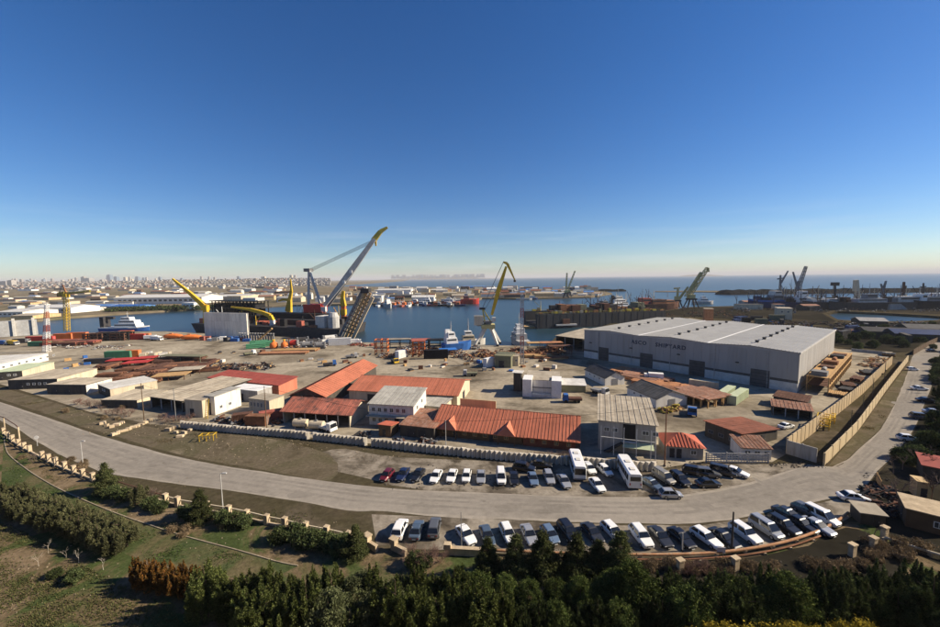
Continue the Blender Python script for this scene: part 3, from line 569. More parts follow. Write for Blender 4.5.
# ------------------------------------------------------------------ the big assembly hall
def dist_to(A, B, C):
    A = Vector(A).xy; B = Vector(B).xy; C = Vector(C).xy; d = (B-A).normalized(); return abs((C-A).x*d.y - (C-A).y*d.x)
km('hall_panel', (0.34, 0.33, 0.315), 0.75, 0.07, 0.15, dirt=(0.26, 0.245, 0.225), dirt_amt=0.45, streak=True, rand=0.05)
def big_hall():
    A = P(584, 357); B = P(797, 393); A, L, rz = frame_AB(A, B); D = 80.0; h = 13.6
    t = thing('assembly_hall', 'huge grey shipyard assembly hall with name lettering and four dark doors', 'hall', (A.x, A.y, 0), rz)
    mb = MB(); mb.box(0, L, 0, D, 0, h); nb = 3; bw = L/nb; rise = 0.8
    prof = [(0, h)]
    for i in range(nb): prof += [((i+.5)*bw, h+rise), ((i+1)*bw, h+0.02)]
    mb.extr(prof + [(L, h-0.5), (0, h-0.5)], 'y', 0.01, 0.3); mb.extr(prof + [(L, h-0.5), (0, h-0.5)], 'y', D-0.3, D-0.01)
    mb.build('wall', K['hall_wall'], t)
    # lower plinth, lighter, and the dark band above it, both interrupted by doors
    doors = [(P(603.5, 361).xy - A.xy).length, 0, 0, 0]
    ang = Vector((math.cos(rz), math.sin(rz)))
    def along(px, py): return (P(px, py).xy - A.xy).dot(ang)
    dl = [(along(599, 359.5), along(608, 361.2)), (along(640, 366.5), along(652, 368.6)), (along(689, 374.8), along(704, 377.4)), (along(750, 385), along(768.5, 388.3))]
    xs_ = [0.02]
    for a, b in dl: xs_ += [a-0.15, b+0.15]
    xs_.append(L-0.02)
    for i in range(0, len(xs_), 2):
        m1 = MB(); m1.box(xs_[i], xs_[i+1], -0.12, 0.0, 0.0, 3.2); m1.build('plinth', K['roof_pale'], t)
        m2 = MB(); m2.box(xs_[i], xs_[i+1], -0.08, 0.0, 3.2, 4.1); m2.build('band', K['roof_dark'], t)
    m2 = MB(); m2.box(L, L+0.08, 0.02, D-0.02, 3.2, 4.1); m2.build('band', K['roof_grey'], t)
    for a, b in dl:
        d = MB(); d.box(a, b, -0.28, 0.02, 0, 6.2)
        dd = d.build('door', K['roof_dark'], t)
        for k in range(1, 5):
            s_ = MB(); s_.box(a+0.05, b-0.05, -0.34, -0.28, 6.2*k/5-0.06, 6.2*k/5+0.06); s_.build('rail', K['steel_dark'], dd)
        lm = MB(); c = (a+b)/2 - 7; lm.box(c-.5, c+.5, -0.7, -0.02, 7.6, 7.9); lm.build('floodlight', K['steel_dark'], t)
    # roof: three shallow bays running back, built of long sheets
    n_sheet = 6
    for i in range(nb):
        for s_ in (0, 1):
            x0 = (i + 0.5*s_)*bw; z0, z1 = (h, h+rise) if s_ == 0 else (h+rise, h)
            for k in range(n_sheet):
                u0, u1 = k/n_sheet, (k+1)/n_sheet; g = 0.03; zz = 0.03 + 0.012*RND.random()
                r = MB(); xa, xb = x0 + bw/2*u0 + g, x0 + bw/2*u1 - g; za, zb = z0 + (z1-z0)*u0 + zz, z0 + (z1-z0)*u1 + zz
                r.hexa([(xa, -0.4, za), (xb, -0.4, zb), (xb, D+.4, zb), (xa, D+.4, za)], [(xa, -0.4, za+.16), (xb, -0.4, zb+.16), (xb, D+.4, zb+.16), (xa, D+.4, za+.16)])
                r.build('roof_sheet', K['hall_roof'], t)
        c = MB(); x = (i+.5)*bw; c.extr([(x-.4, h+rise+.17), (x, h+rise+.32), (x+.4, h+rise+.17)], 'y', -0.5, D+.5); c.build('ridge_cap', K['hall_roof'], t)
        if i < nb-1:
            g_ = MB(); x = (i+1)*bw; g_.box(x-.35, x+.35, -0.5, D+.5, h+.2, h+.34); g_.build('gutter', K['white'], t)
        for j in range(7):
            y = 8 + j*(D-14)/6.5; v = MB(); v.box(x_:=(i+.5)*bw-.5, x_+1.0, y, y+1.1, h+rise+.1, h+rise+1.0); v.box(x_-.15, x_+1.15, y-.15, y+1.25, h+rise+1.0, h+rise+1.12)
            v.build('roof_vent', K['roof_dark'], t)
    rbs = MB()
    for i in range(nb):
        for s_ in (0, 1):
            x0 = (i + 0.5*s_)*bw; z0, z1 = (h, h+rise) if s_ == 0 else (h+rise, h)
            for k in range(13): u = (k+.5)/13; zz = z0+(z1-z0)*u+.2; rbs.box(x0+bw/2*u-.06, x0+bw/2*u+.06, -.4, D+.4, zz, zz+.12)
    ro_ = rbs.build('roof_rib', K['hall_roof'], t); ro_['kind'] = 'stuff'
    # wall cladding panels, slightly uneven
    pw = L/28
    for i in range(28):
        q_ = MB(); q_.box(i*pw+.03, (i+1)*pw-.03, -.05-.03*RND.random(), -.004, 4.12, h-.25); q_.build('cladding_panel', K['hall_panel'], t)
    pw = D/36
    for i in range(36):
        q_ = MB(); q_.box(L+.004, L+.05+.03*RND.random(), i*pw+.03, (i+1)*pw-.03, 4.12, h-.26); q_.build('cladding_panel', K['hall_panel'], t)
    for i in range(5):
        x = 8 + i*16.5; q_ = MB(); q_.tube((x, -.2, .1), (x, -.2, h-.1), .11, n=6); q_.build('downpipe', K['steel_light'], t)
    eg = MB(); eg.box(L+0.02, L+.4, -0.4, D+.4, h-.25, h+.3); eg.build('edge_trim', K['roof_pale'], t)
    # name lettering as flat letters set on the wall
    for txt, px, py in (('ASCO', 630.5, 365), ('SHIPYARD', 654.5, 369)):
        cu = bpy.data.curves.new('lettering', 'FONT'); cu.body = txt; cu.size = 2.35; cu.extrude = 0.05; cu.space_character = 1.18; cu.offset = 0.05; cu.resolution_u = 2
        tmp = bpy.data.objects.new('tmp', cu); COL.objects.link(tmp)
        bpy.context.view_layer.update(); me = bpy.data.meshes.new_from_object(tmp.evaluated_get(bpy.context.evaluated_depsgraph_get()))
        bpy.data.objects.remove(tmp); me.materials.clear(); me.materials.append(K['letter'])
        o = bpy.data.objects.new('lettering', me); COL.objects.link(o); o.parent = t; o.rotation_euler = (math.pi/2, 0, 0); o.location = (along(px, py), -0.13, 9.9)
    return t, A, L, D, rz
HALL = big_hall()

# storage rack of beams along the hall's lit side
def rack():
    t0, A, L, D, rz = HALL
    ax = Vector((math.cos(rz), math.sin(rz), 0)); ay = Vector((-ax.y, ax.x, 0))
    o = A + ax*(L+1.6) + ay*5
    t = thing('storage_rack', 'two level orange steel rack along the bright side of the hall', 'rack', o, rz)
    Ln = 62; w = 5.5; hh = (2.6, 5.4)
    for y in np.arange(0, Ln+.1, 4.1):
        for x in (0.0, w): m = MB(); m.box(x-.16, x+.16, y-.16, y+.16, 0, 5.6); m.build('post', K['wood'], t)
    for z in hh:
        for x in (0.0, w): m = MB(); m.box(x-.2, x+.2, -.3, Ln+.3, z-.2, z+.2); m.build('beam', K['wood'], t)
        m = MB(); m.box(.25, w-.25, 0, Ln, z-.05, z+.08); m.build('shelf', K['rust_dark' if z < 3 else 'wood'], t)
    rr = random.Random(2)
    for i in range(7):
        y = 2 + i*8.3; m = MB()
        if i % 3 == 1: m.tube((w/2, y, 5.48+.7), (w/2, y+3.5, 5.48+.7), .7, n=10)
        else: m.box(.6, w-.8, y, y+3.6, 5.48, 5.48+rr.uniform(.5, 1.5))
        b = m.build('crated_steel', K[rr.choice(['steel', 'rust_dark', 'rust', 'steel_dark', 'steel_dark'])])
        b.location = o; b.rotation_euler = (0, 0, rz)
        tag(b, 'grey or rusty load lying on top of the orange rack beside the hall', 'load', 'loads on the orange rack')
rack()

# ------------------------------------------------------------------ red-roofed workshops and other yard buildings
def eave(px, py, h): return P(px, py, h)
# crimson hall left of the centre
A = eave(208, 377.5, 3.6); B = eave(278.5, 385.2, 3.6)
house('workshop', 'long workshop with a dark crimson metal roof and salmon end wall', 'workshop', A, B, dist_to(A, B, eave(301.5, 377.5, 4.4)), 3.5, 'mono', 0.9, wall='wall_salmon', rm='roof_crimson', rib=1.6, over=.4, doors=[('f', 12, 3, 2.8), ('f', 20, 3, 2.8)], wins=row('f', 3, 1, 9, 2, 1.4, 1.0))
# gabled one running away to the right
A = eave(290, 395.3, 4); B = eave(325, 396.4, 4); C = eave(359, 364.8, 6.6)
house('workshop', 'open-fronted workshop with an orange gable roof running back towards the water', 'workshop', A, B, 42, 4, 'gable', 2.4, 'y', 'wall_dark', 'roof_orange', over=.5, rib=1.5, open_front=True, posts=4)
# long orange one behind
A = eave(349, 390, 4); B = eave(457, 395.6, 4)
house('workshop', 'longest orange-roofed workshop behind the white two-storey office', 'workshop', A, B, 19, 4, 'gable', 2.4, 'x', 'wall_cream', 'roof_orange', over=.5, rib=1.5, doors=[('f', 8, 3, 3), ('f', 24, 3, 3), ('r', 9, 3, 2.8)], wins=row('f', 4, 11, 21, 2.2, 1.2, 1))
mbx = MB()
# dark-stained one with white tank trucks before it
A = eave(282.5, 410.6, 3.6); B = eave(349.5, 414.6, 3.6)
house('workshop', 'open shed with a sooty stained red roof behind the concrete wall', 'shed', A, B, 11, 3.6, 'gable', 2.2, 'x', 'wall_cream', 'roof_stained', over=.6, rib=1.3, open_front=True, posts=7)
# white two-storey office
A = P(369.5, 424.5); B = P(414, 427.5)
o = house('office', 'white two-storey office with a grey roof and a bright gable end', 'office', A, B, 11, 5.9, 'mono', 1.7, wall='wall_white', rm='roof_grey', over=.35, rib=1.2, wins=row('f', 6, .5, 11, 4.4, 1.1, 1.2) + row('f', 3, .5, 6, 1.5, 1.1, 1.2) + [('r', 3, 4.6, 1.2, 1.2), ('r', 7, 5.2, 1.2, 1.2), ('r', 4, 1.8, 1.2, 1.2)], doors=[('f', 8, 1.2, 2.1)])
m = MB(); m.box(-.4, 12.4, -1.5, -.02, 2.75, 2.9); m.build('canopy', K['roof_beige'], o)
# little red-roofed hut at the wall
A = P(379, 436); B = P(391, 437.5)
house('hut', 'small hut with a red lean-to roof just behind the concrete wall', 'hut', A, B, 4, 2.4, 'mono_y', .6, wall='wall_brown', rm='roof_red', over=.3, doors=[('f', 1.5, .9, 1.9)])
# worn flat roofs right of the office
A = eave(400, 424.5, 3); B = eave(434, 428, 3)
house('shed', 'low shed with a worn grey-brown flat roof beside the white office', 'shed', A, B, 11, 2.9, 'mono', .6, wall='wall_dark', rm='roof_rust', over=.3, rib=1.4, doors=[('f', 3, 2, 2.2), ('f', 6, 2, 2.2)])
A = eave(418, 404.5, 3); B = eave(441, 407, 3)
house('shed', 'narrow grey-roofed lean-to between the office and the tiled house', 'shed', A, B, 10, 2.9, 'mono', .5, wall='wall_cream', rm='roof_grey', over=.3, rib=1.4, wins=row('f', 3, .5, 6, 1.6, .9, .9))
# long tiled house along the wall
A = eave(436, 425.2, 2.7); B = eave(522, 434.2, 2.7)
TH = house('canteen', 'long brown-walled house with an orange-red roof and two small gables', 'house', A, B, 13.5, 2.7, 'gable', 3.1, 'x', 'wall_brown', 'roof_orange', over=1.1, rib=.9, wins=row('f', 7, 1, 19.5, 1.4, 1.1, 1.0, 'wood'), doors=[('f', 5.2, 1, 2.1), ('f', 14.5, 1, 2.1)])
for x0 in (1.5, 16.2):
    g = MB(); r = 2.0; z0 = 2.5; g.add([(x0, -1.5, z0), (x0+4.4, -1.5, z0), (x0+2.2, -0.6, z0+r), (x0+2.2, 4.4, z0+r), (x0-.2, 2.6, z0+1.35), (x0+4.6, 2.6, z0+1.35), (x0, -1.5, z0-.12), (x0+4.4, -1.5, z0-.12)], [(0, 1, 2), (0, 2, 3, 4), (1, 5, 3, 2), (6, 7, 1, 0)])
    g.build('porch_roof', K['roof_orange'], TH)
    for xx in (x0+.2, x0+4.2): p_ = MB(); p_.box(xx-.1, xx+.1, -1.3, -1.1, 0, 2.45); p_.build('porch_post', K['wall_brown'], TH)
pm = MB(); pm.box(2, 12.5, 13.8, 14.05, 2.7, 5.6); pm.build('parapet', K['wall_yellow'], TH)
A = eave(523, 435.0, 2.6); B = eave(577, 440.5, 2.6)
house('canteen_annex', 'brick annex with ribbed orange roof at the end of the long house', 'house', A, B, 14.2, 2.6, 'gable', 3.1, 'x', 'brick_red', 'roof_orange', over=.8, rib=.8, wins=row('f', 4, .8, 12, 1.4, 1.0, 1.0, 'wood'), doors=[('f', 12.6, 1, 2)])
# grey two-storey block with the dark bay
A = P(598, 449); B = P(655, 456)
o = house('block_building', 'grey sheet-metal two-storey block with a dark open bay and pole-propped front', 'building', A, B, 17, 6.9, 'mono', 1.0, wall='wall_grey', rm='roof_beige', over=.3, rib=1.3, wins=[('f', 1.8, 5.0, 1.2, 1), ('f', 3.6, 5.0, 1.2, 1), ('f', 10, 5.0, 1.4, 1), ('f', 12, 5.0, 1.2, 1), ('f', 7.2, 1.5, 1.0, 1), ('f', 11.5, 1.5, 1, 1)])
L_ = (B-A).xy.length
m = MB(); m.box(5.3, 7.9, -.12, .05, 2.9, 6.6); m.build('open_bay', K['black'], o)
m = MB(); m.box(5.1, 8.1, -.9, -.02, 2.6, 2.78); m.build('balcony', K['roof_pale'], o)
m = MB(); m.hexa([(5.2, -2.2, 2.0), (11.6, -2.2, 2.0), (11.6, -.02, 2.5), (5.2, -.02, 2.5)], [(5.2, -2.2, 2.1), (11.6, -2.2, 2.1), (11.6, -.02, 2.6), (5.2, -.02, 2.6)]); m.build('canopy', K['pale_green'], o)
for x in (.6, 3.3, 5.4, 8.0, 10.9, L_-.2):
    m = MB(); m.box(x-.06, x+.06, -2.4, -2.28, 0, 6.6); m.build('pole', K['white'], o)
m = MB(); m.box(.5, L_-.1, -2.39, -2.29, 4.0, 4.1); m.build('crossbar', K['white'], o)
m = MB(); m.hexa([(1.2, -1.4, 0), (2.2, -1.4, 0), (5.4, -1.4, 2.6), (5.2, -1.4, 2.7)], [(1.2, -.3, 0), (2.2, -.3, 0), (5.4, -.3, 2.6), (5.2, -.3, 2.7)]); m.build('stair', K['steel_dark'], o)
# gatehouse
A = P(666, 457); B = P(703, 460)
house('gatehouse', 'small gatehouse with a bright red hipped roof and grey walls', 'gatehouse', A, B, 6.5, 2.7, 'hip', 1.9, wall='wall_grey', rm='roof_red', over=.5, rib=.7, doors=[('f', 1.2, 1, 2.1), ('f', 2.6, 1, 2.1)], wins=[('f', 5.5, 1.5, 1.2, 1)])
# brown house with its lit slope to the right
A = P(741, 433.4, 3.9); B = P(777.6, 428.2, 2.8); A.z = B.z = 0; wd = (B-A).length; Lh = dist_to(A, B, P(757, 413, 2.8))
house('brown_house', 'dark timber house with a brown-red sloping roof by the side gate', 'house', A, B, Lh, 2.6, 'mono_l', 1.2, wall='wall_dark', rm='roof_brown', over=.4, rib=1.0, wins=[('l', 2, 1.7, 1.3, .9, 'steel'), ('l', 4.5, 1.7, 1.3, .9, 'steel'), ('l', 7, 1.7, 1.3, .9, 'steel'), ('f', 3, 1.6, 1.2, .9, 'steel')], doors=[('f', wd*.6, 1.2, 2.2)])
A = P(741, 458.5); B = P(771, 460)
house('gate_annex', 'low annex with a patchy red and grey roof beside the slatted gate', 'annex', A, B, 4.6, 2.4, 'mono', .9, wall='wall_white', rm='roof_rust', over=.25, rib=.8, wins=row('f', 3, .3, 6, 1.4, 1.2, 1))
A = P(772, 415); B = P(812, 421)
house('lean_to', 'low shed with an orange rusted sheet roof beside the long yellow wall', 'shed', A, B, 5, 2.6, 'mono', .6, wall='wall_dark', rm='roof_rust', over=.3, rib=.9, open_front=True, posts=4)
A = P(773, 404.5); B = P(806, 411)
house('lean_to', 'dark brown rusted shed at the near corner of the hall', 'shed', A, B, 6, 2.6, 'mono', .5, wall='wall_dark', rm='rust_dark', over=.3, rib=.9, doors=[('f', 4, 2.5, 2.2)])
# two white sheds with dark roofs before the hall
for (a, b, c, lab) in (((585, 376.5), (605, 386), (620, 382.5), 'white shed with a dark roof nearest the left hall doors'), ((627, 395.5), (656, 408.5), (678, 401.5), 'larger white shed with a dark grey roof beside the rusty scaffolds')):
    A = P(*a); B = P(*b); C = P(*c); Lx = (B-A).xy.length; Dx = dist_to(A, B, C)
    house('store_shed', lab, 'shed', A, B, Dx, 2.9, 'gable', 2.0, 'x', 'wall_white', 'roof_dark', over=.35, rib=1.4, doors=[('r', Dx*.5, 2.4, 2.4, 'steel')], wins=row('f', 3, 2, Lx-2, 1.9, 1, .8))
# U-shaped white office in the middle of the yard
A = P(525, 394.5); B = P(559.5, 396.5)
o = house('yard_office', 'white U-shaped yard office with two bright wings and a sandy roof', 'office', A, B, 13, 5.2, 'flat', 0, wall='wall_white', rm='roof_beige', over=.05)
Lq = (B-A).xy.length
for x0, x1 in ((-.6, 2.4), (Lq-2.6, Lq+.6)):
    w_ = MB(); w_.box(x0, x1, -2.4, 4, 0, 5.9); w_.build('wing', K['white'], o)
m = MB(); m.box(2.45, Lq-2.65, -.25, -.02, 2.6, 2.9); m.build('string_course', K['steel'], o)
m = MB(); m.box(2.45, Lq-2.65, -2.2, -.3, 0, .9); m.build('terrace', K['offwhite'], o)
A = P(561, 391.5); B = P(585.5, 392.5)
house('flat_shed', 'low pale flat-roofed shed joined to the right of the white office', 'shed', A, B, 7, 2.4, 'mono', .4, wall='olive', rm='roof_pale', over=.35)
# loading tower left of the white office
A = P(513.5, 391); B = P(521, 391.6)
o = house('hopper_tower', 'thin dark tower with a cream top beside the white yard office', 'tower', A, B, 3, 6.6, 'flat', 0, wall='wall_dark', rm='offwhite', over=.5)
# olive block and its lit annex near the quay
A = P(495, 367); B = P(511, 368)
house('block_store', 'square olive-grey store with an overhanging roof near the quay', 'store', A, B, 9, 5.2, 'flat', 0, wall='olive', rm='olive', over=.4, doors=[('f', 3, 2.4, 3)], wins=[('r', 4, 3.4, 1.6, 1.2)])
A = P(511.8, 366); B = P(518.5, 366.2)
house('block_store', 'small cream lit store standing against the olive block', 'store', A, B, 6, 4.4, 'flat', 0, wall='wall_cream', rm='roof_beige', over=.2, wins=[('f', 2, 2.6, 1, 1)])
# shed between the quay and the hall, with dark front
A = P(556, 348); B = P(583, 352)
house('quay_shed', 'dark open shed with a beige roof at the left end of the hall', 'shed', A, B, 30, 7, 'mono', 1.2, wall='wall_dark', rm='roof_beige', over=.5, rib=3.0, open_front=True, posts=4)
# ------------------------------------------------------------------ sheds on the left
def lshed(lab, c0, c1, c2, h, rm='roof_beige', wall='wall_cream', **kw):
    """c0 far left front base, c1 near corner base, c2 right end base (lit wall between c1 and c2)"""
    A = P(*c0); B = P(*c1); C = P(*c2); return house('store_shed', lab, 'shed', A, B, dist_to(A, B, C), h, 'flat', 0, wall=wall, rm=rm, over=.2, **kw)
def lroof(lab, near, right, back, h, rm, wall='wall_cream', name='store_shed', cat='shed', **kw):
    """given by its roof: near corner, right corner (lit long wall between them), left-back corner"""
    B = P(*near, h); C = P(*right, h); A0 = P(*back, h)
    ax = (C-B); ax.z = 0; D = ax.length; ay = ax.normalized(); x = Vector((ay.y, -ay.x, 0))      # x points right of the depth axis
    L = dist_to(B, C, A0); A = B - x*L
    return house(name, lab, cat, A, B, D, h, 'flat', 0, wall=wall, rm=rm, over=.15, front_shade='wall_dark', **kw)
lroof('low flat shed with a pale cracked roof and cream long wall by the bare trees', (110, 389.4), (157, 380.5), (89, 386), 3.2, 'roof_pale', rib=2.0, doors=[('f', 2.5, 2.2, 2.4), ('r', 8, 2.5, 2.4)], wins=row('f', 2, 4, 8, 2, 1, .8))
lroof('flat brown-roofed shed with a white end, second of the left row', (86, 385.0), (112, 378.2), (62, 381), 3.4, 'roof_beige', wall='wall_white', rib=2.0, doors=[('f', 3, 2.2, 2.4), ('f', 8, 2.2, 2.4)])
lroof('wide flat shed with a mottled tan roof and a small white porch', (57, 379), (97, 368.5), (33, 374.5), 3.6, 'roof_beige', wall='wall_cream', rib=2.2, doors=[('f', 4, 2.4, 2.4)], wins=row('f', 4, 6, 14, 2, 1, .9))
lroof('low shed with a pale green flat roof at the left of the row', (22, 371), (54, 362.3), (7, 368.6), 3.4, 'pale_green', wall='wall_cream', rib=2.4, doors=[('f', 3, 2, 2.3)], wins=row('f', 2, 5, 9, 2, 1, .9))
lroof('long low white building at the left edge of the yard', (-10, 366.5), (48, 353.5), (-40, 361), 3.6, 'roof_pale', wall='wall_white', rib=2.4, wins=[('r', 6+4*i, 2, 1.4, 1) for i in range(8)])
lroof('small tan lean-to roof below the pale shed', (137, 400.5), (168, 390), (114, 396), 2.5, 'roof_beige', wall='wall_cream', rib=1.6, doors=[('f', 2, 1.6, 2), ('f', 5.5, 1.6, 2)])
A = P(150, 396.5, 3.6); B = P(182, 401, 3.6)
house('store_shed', 'broad beige-roofed shed with a black open front behind bare shrubs', 'shed', A, B, 24, 3.6, 'mono', .5, wall='wall_dark', rm='roof_beige', over=.4, rib=2.0, open_front=True, posts=4)
A = P(186, 416); B = P(203, 417.5)
house('store_shed', 'cream boxy store with a lit side behind the start of the wall', 'store', A, B, 6, 5.0, 'mono', .3, wall='wall_cream', rm='roof_beige', over=.15, doors=[('f', 2.4, 1.4, 2.4)])
A = P(206, 414); B = P(215.5, 415.2)
house('store_shed', 'white boxy store with a dark doorway next to a yellow ladder', 'store', A, B, 9, 5.6, 'mono', .3, wall='wall_white', rm='roof_grey', over=.15, doors=[('f', 1.4, 1.6, 3.6)], wins=[('r', 2, 2, 1, 1), ('r', 5, 2, 1, 1)])
A = P(230, 399); B = P(258, 402)
house('store_shed', 'grey walled store with a white parapet roof before the crimson workshop', 'store', A, B, 6, 3.6, 'flat', 0, wall='wall_grey', rm='white', over=.15, doors=[('f', 5, 2, 2.4)])
A = P(249.5, 412.5); B = P(270, 415.5)
house('cabin', 'beige slatted cabin with a bright end wall among rusty containers', 'cabin', A, B, 5.5, 4.4, 'flat', 0, wall='wall_cream', rm='roof_beige', over=.12, wins=row('f', 4, .3, 5.8, 2.8, .7, 1.4, 'offwhite'))
# ------------------------------------------------------------------ walls and fences
def poly_points(pts, step):
    """points every step metres along a polyline"""
    out = [Vector(pts[0])]; rest = step
    for a, b in zip(pts[:-1], pts[1:]):
        d = (b-a).length; pos = 0
        while d - pos >= rest: pos += rest; out.append(a.lerp(b, pos/d)); rest = step
        rest -= d - pos
    return out
# long concrete wall of folded panels between the yard and the road
wl_px = [(181, 427.5), (235, 432.5), (290, 437), (350, 443.5), (430, 452.5), (500, 459.5), (570, 464.8), (610, 468), (657, 471)]
pts = poly_points([P(*q) for q in wl_px], 1.08)
t = thing('concrete_wall', 'long pale concrete wall of ribbed panels between yard and roadside', 'wall', pts[0])
pm = MB(); Wp = 1.08; Hh = 1.95
pm.add([(0, .04, 0), (Wp*.34, -.52, 0), (Wp*.40, -.52, 0), (Wp, .04, 0), (Wp, .16, 0), (0, .16, 0), (0, .04, Hh), (Wp*.34, -.52, Hh), (Wp*.40, -.52, Hh), (Wp, .04, Hh), (Wp, .16, Hh), (0, .16, Hh)],
       [(0, 1, 7, 6), (1, 2, 8, 7), (2, 3, 9, 8), (3, 4, 10, 9), (4, 5, 11, 10), (5, 0, 6, 11), (6, 7, 8, 9, 10, 11)])
km('panel_white', (0.60, 0.55, 0.46), 0.9, 0.18, 0.9, dirt=(0.33, 0.28, 0.22), dirt_amt=0.6, streak=True, rand=0.2)
pm_me = pm.mesh('panel'); pm_me.materials.append(K['panel_white'])
wr = random.Random(8)
for i in range(len(pts)-1):
    a, b = pts[i], pts[i+1]; d = b-a
    if wr.random() < 0.04: continue
    o = bpy.data.objects.new('panel', pm_me); COL.objects.link(o); o.parent = t; o.location = a - pts[0] + Vector((0, 0, wr.uniform(-.16, .04)))
    o.rotation_euler = (wr.uniform(-.02, .02), 0, math.atan2(d.y, d.x)); o.scale = (d.length/Wp*.985, 1, 1)
# panelled boundary walls beside the access road
def panel_wall(label, px, h, wp, m, thick=.22, name='boundary_wall'):
    pts = poly_points([P(*q) for q in px], wp); t = thing(name, label, 'wall', pts[0]); me = MB(); me.box(0.02, wp-.25, -thick/2, thick/2, 0, h); me = me.mesh('panel'); me.materials.append(m)
    pe = MB(); pe.box(-.22, .02, -thick*.8, thick*.8, 0, h+.12); pe = pe.mesh('post'); pe.materials.append(m); rr = random.Random(3)
    for i, (a, b) in enumerate(zip(pts[:-1], pts[1:])):
        rz = math.atan2((b-a).y, (b-a).x)
        for mm_, nm in ((me, 'panel'), (pe, 'post')):
            o = bpy.data.objects.new(nm, mm_); COL.objects.link(o); o.parent = t; o.location = a - pts[0] + Vector((0, 0, rr.uniform(-.06, 0))); o.rotation_euler = (0, 0, rz)
    return t
km('wall_ochre', (0.45, 0.35, 0.215), 0.9, 0.15, 0.7, dirt=(0.36, 0.25, 0.14), dirt_amt=0.5, streak=True, rand=0.1)
km('wall_ochre2', (0.48, 0.385, 0.24), 0.9, 0.12, 0.5, dirt=(0.40, 0.29, 0.17), dirt_amt=0.4, streak=True)
panel_wall('tall ochre panel wall running from the grey end wall back past the hall', [(787, 453), (838, 413.5), (862, 394), (892, 364)], 3.6, 3.0, K['wall_ochre'])
panel_wall('long smooth ochre wall along the access road, right of the narrow lane', [(824, 465.5), (858, 430), (886, 390), (908, 361)], 2.7, 6.0, K['wall_ochre2'])
panel_wall('grey concrete end wall closing the lane between two ochre walls', [(787.6, 454), (824, 465)], 3.2, 2.6, K['wall_grey'])
panel_wall('far grey-brown wall beside the top of the access road', [(913, 355), (930, 345), (944, 339)], 2.6, 4.0, K['wall_brown'])
panel_wall('low wall before the yard behind the rusty scaffold rows', [(852, 351), (889, 355)], 1.4, 4.0, K['wall_grey'])
# slatted steel gate
A = P(706, 462.5); B = P(768, 463.5); A, L, rz = frame_AB(A, B)
t = thing('gate', 'grey steel slatted gate between gatehouse and patchy-roofed annex', 'gate', A, rz)
for i in range(4): m = MB(); x = L*i/3; m.box(x-.12, x+.12, -.1, .1, 0, 2.3); m.build('post', K['steel_light'], t)
for z in (.25, .7, 1.15, 1.6, 2.05): m = MB(); m.box(.14, L-.14, -.05, .05, z-.1, z+.1); m.build('rail', K['steel_light'], t)
for k in range(3):
    for i in range(6): m = MB(); x = L*k/3 + L/3*(i+.8)/6.6; m.box(x-.05, x+.05, .06, .12, .1, 2.1); m.build('slat', K['steel_light'], t)
# sandstone pillars of the park fence with a low rail wall between
pil_px = [(4, 434), (8.5, 438.5), (13, 442), (19, 446), (24.5, 449), (30, 452), (42.5, 458.5), (49, 462), (56, 465.5), (65, 469.5), (74, 473), (83, 476.5), (93, 480.5), (166, 503), (178, 506.5), (207, 511.5), (229, 515), (247, 519), (267, 524), (285, 527.5), (306, 533), (327, 537), (349, 542)]
pb = MB(); pb.box(-.45, .45, -.35, .35, 0, 1.65); pb.box(-.55, .55, -.45, .45, 1.65, 1.85)
pbm = None; pp = [P(*q) for q in pil_px]
for i, p in enumerate(pp):
    rz = math.atan2(*(reversed((pp[min(i+1, len(pp)-1)] - pp[max(i-1, 0)]).xy)))
    t = thing('fence_pillar', 'squat sandstone pillar of the park fence along the road', 'pillar', p, rz, 'sandstone fence pillars')
    c = MB(); c.box(-.36, .36, -.32, .32, 0, 1.6 + .12*math.sin(i)); c.build('shaft', K['sandstone'], t); z = 1.6 + .12*math.sin(i)
    c = MB(); c.box(-.39, .39, -.35, .35, z, z+.14); c.build('cap', K['sandstone'], t)
t = thing('fence_rail', 'low stone footing and rail between the sandstone fence pillars', 'rail', pp[0])
for i, (a, b) in enumerate(zip(pp[:-1], pp[1:])):
    d = (b-a).normalized(); a2 = a + d*.5 - pp[0]; b2 = b - d*.5 - pp[0]
    if (b-a).length < 1.3: continue
    m = MB(); m.bar(a2 + Vector((0, 0, .18)), b2 + Vector((0, 0, .18)), .3, .36); m.build('footing', K['sandstone'], t)
    if (b-a).length < 7 or i == 12: m = MB(); m.bar(a2 + Vector((0, .25, 1.15)), b2 + Vector((0, .25, 1.15)), .16, .12); m.build('rail', K['wall_cream'] if i > 12 else K['rust_dark'], t)
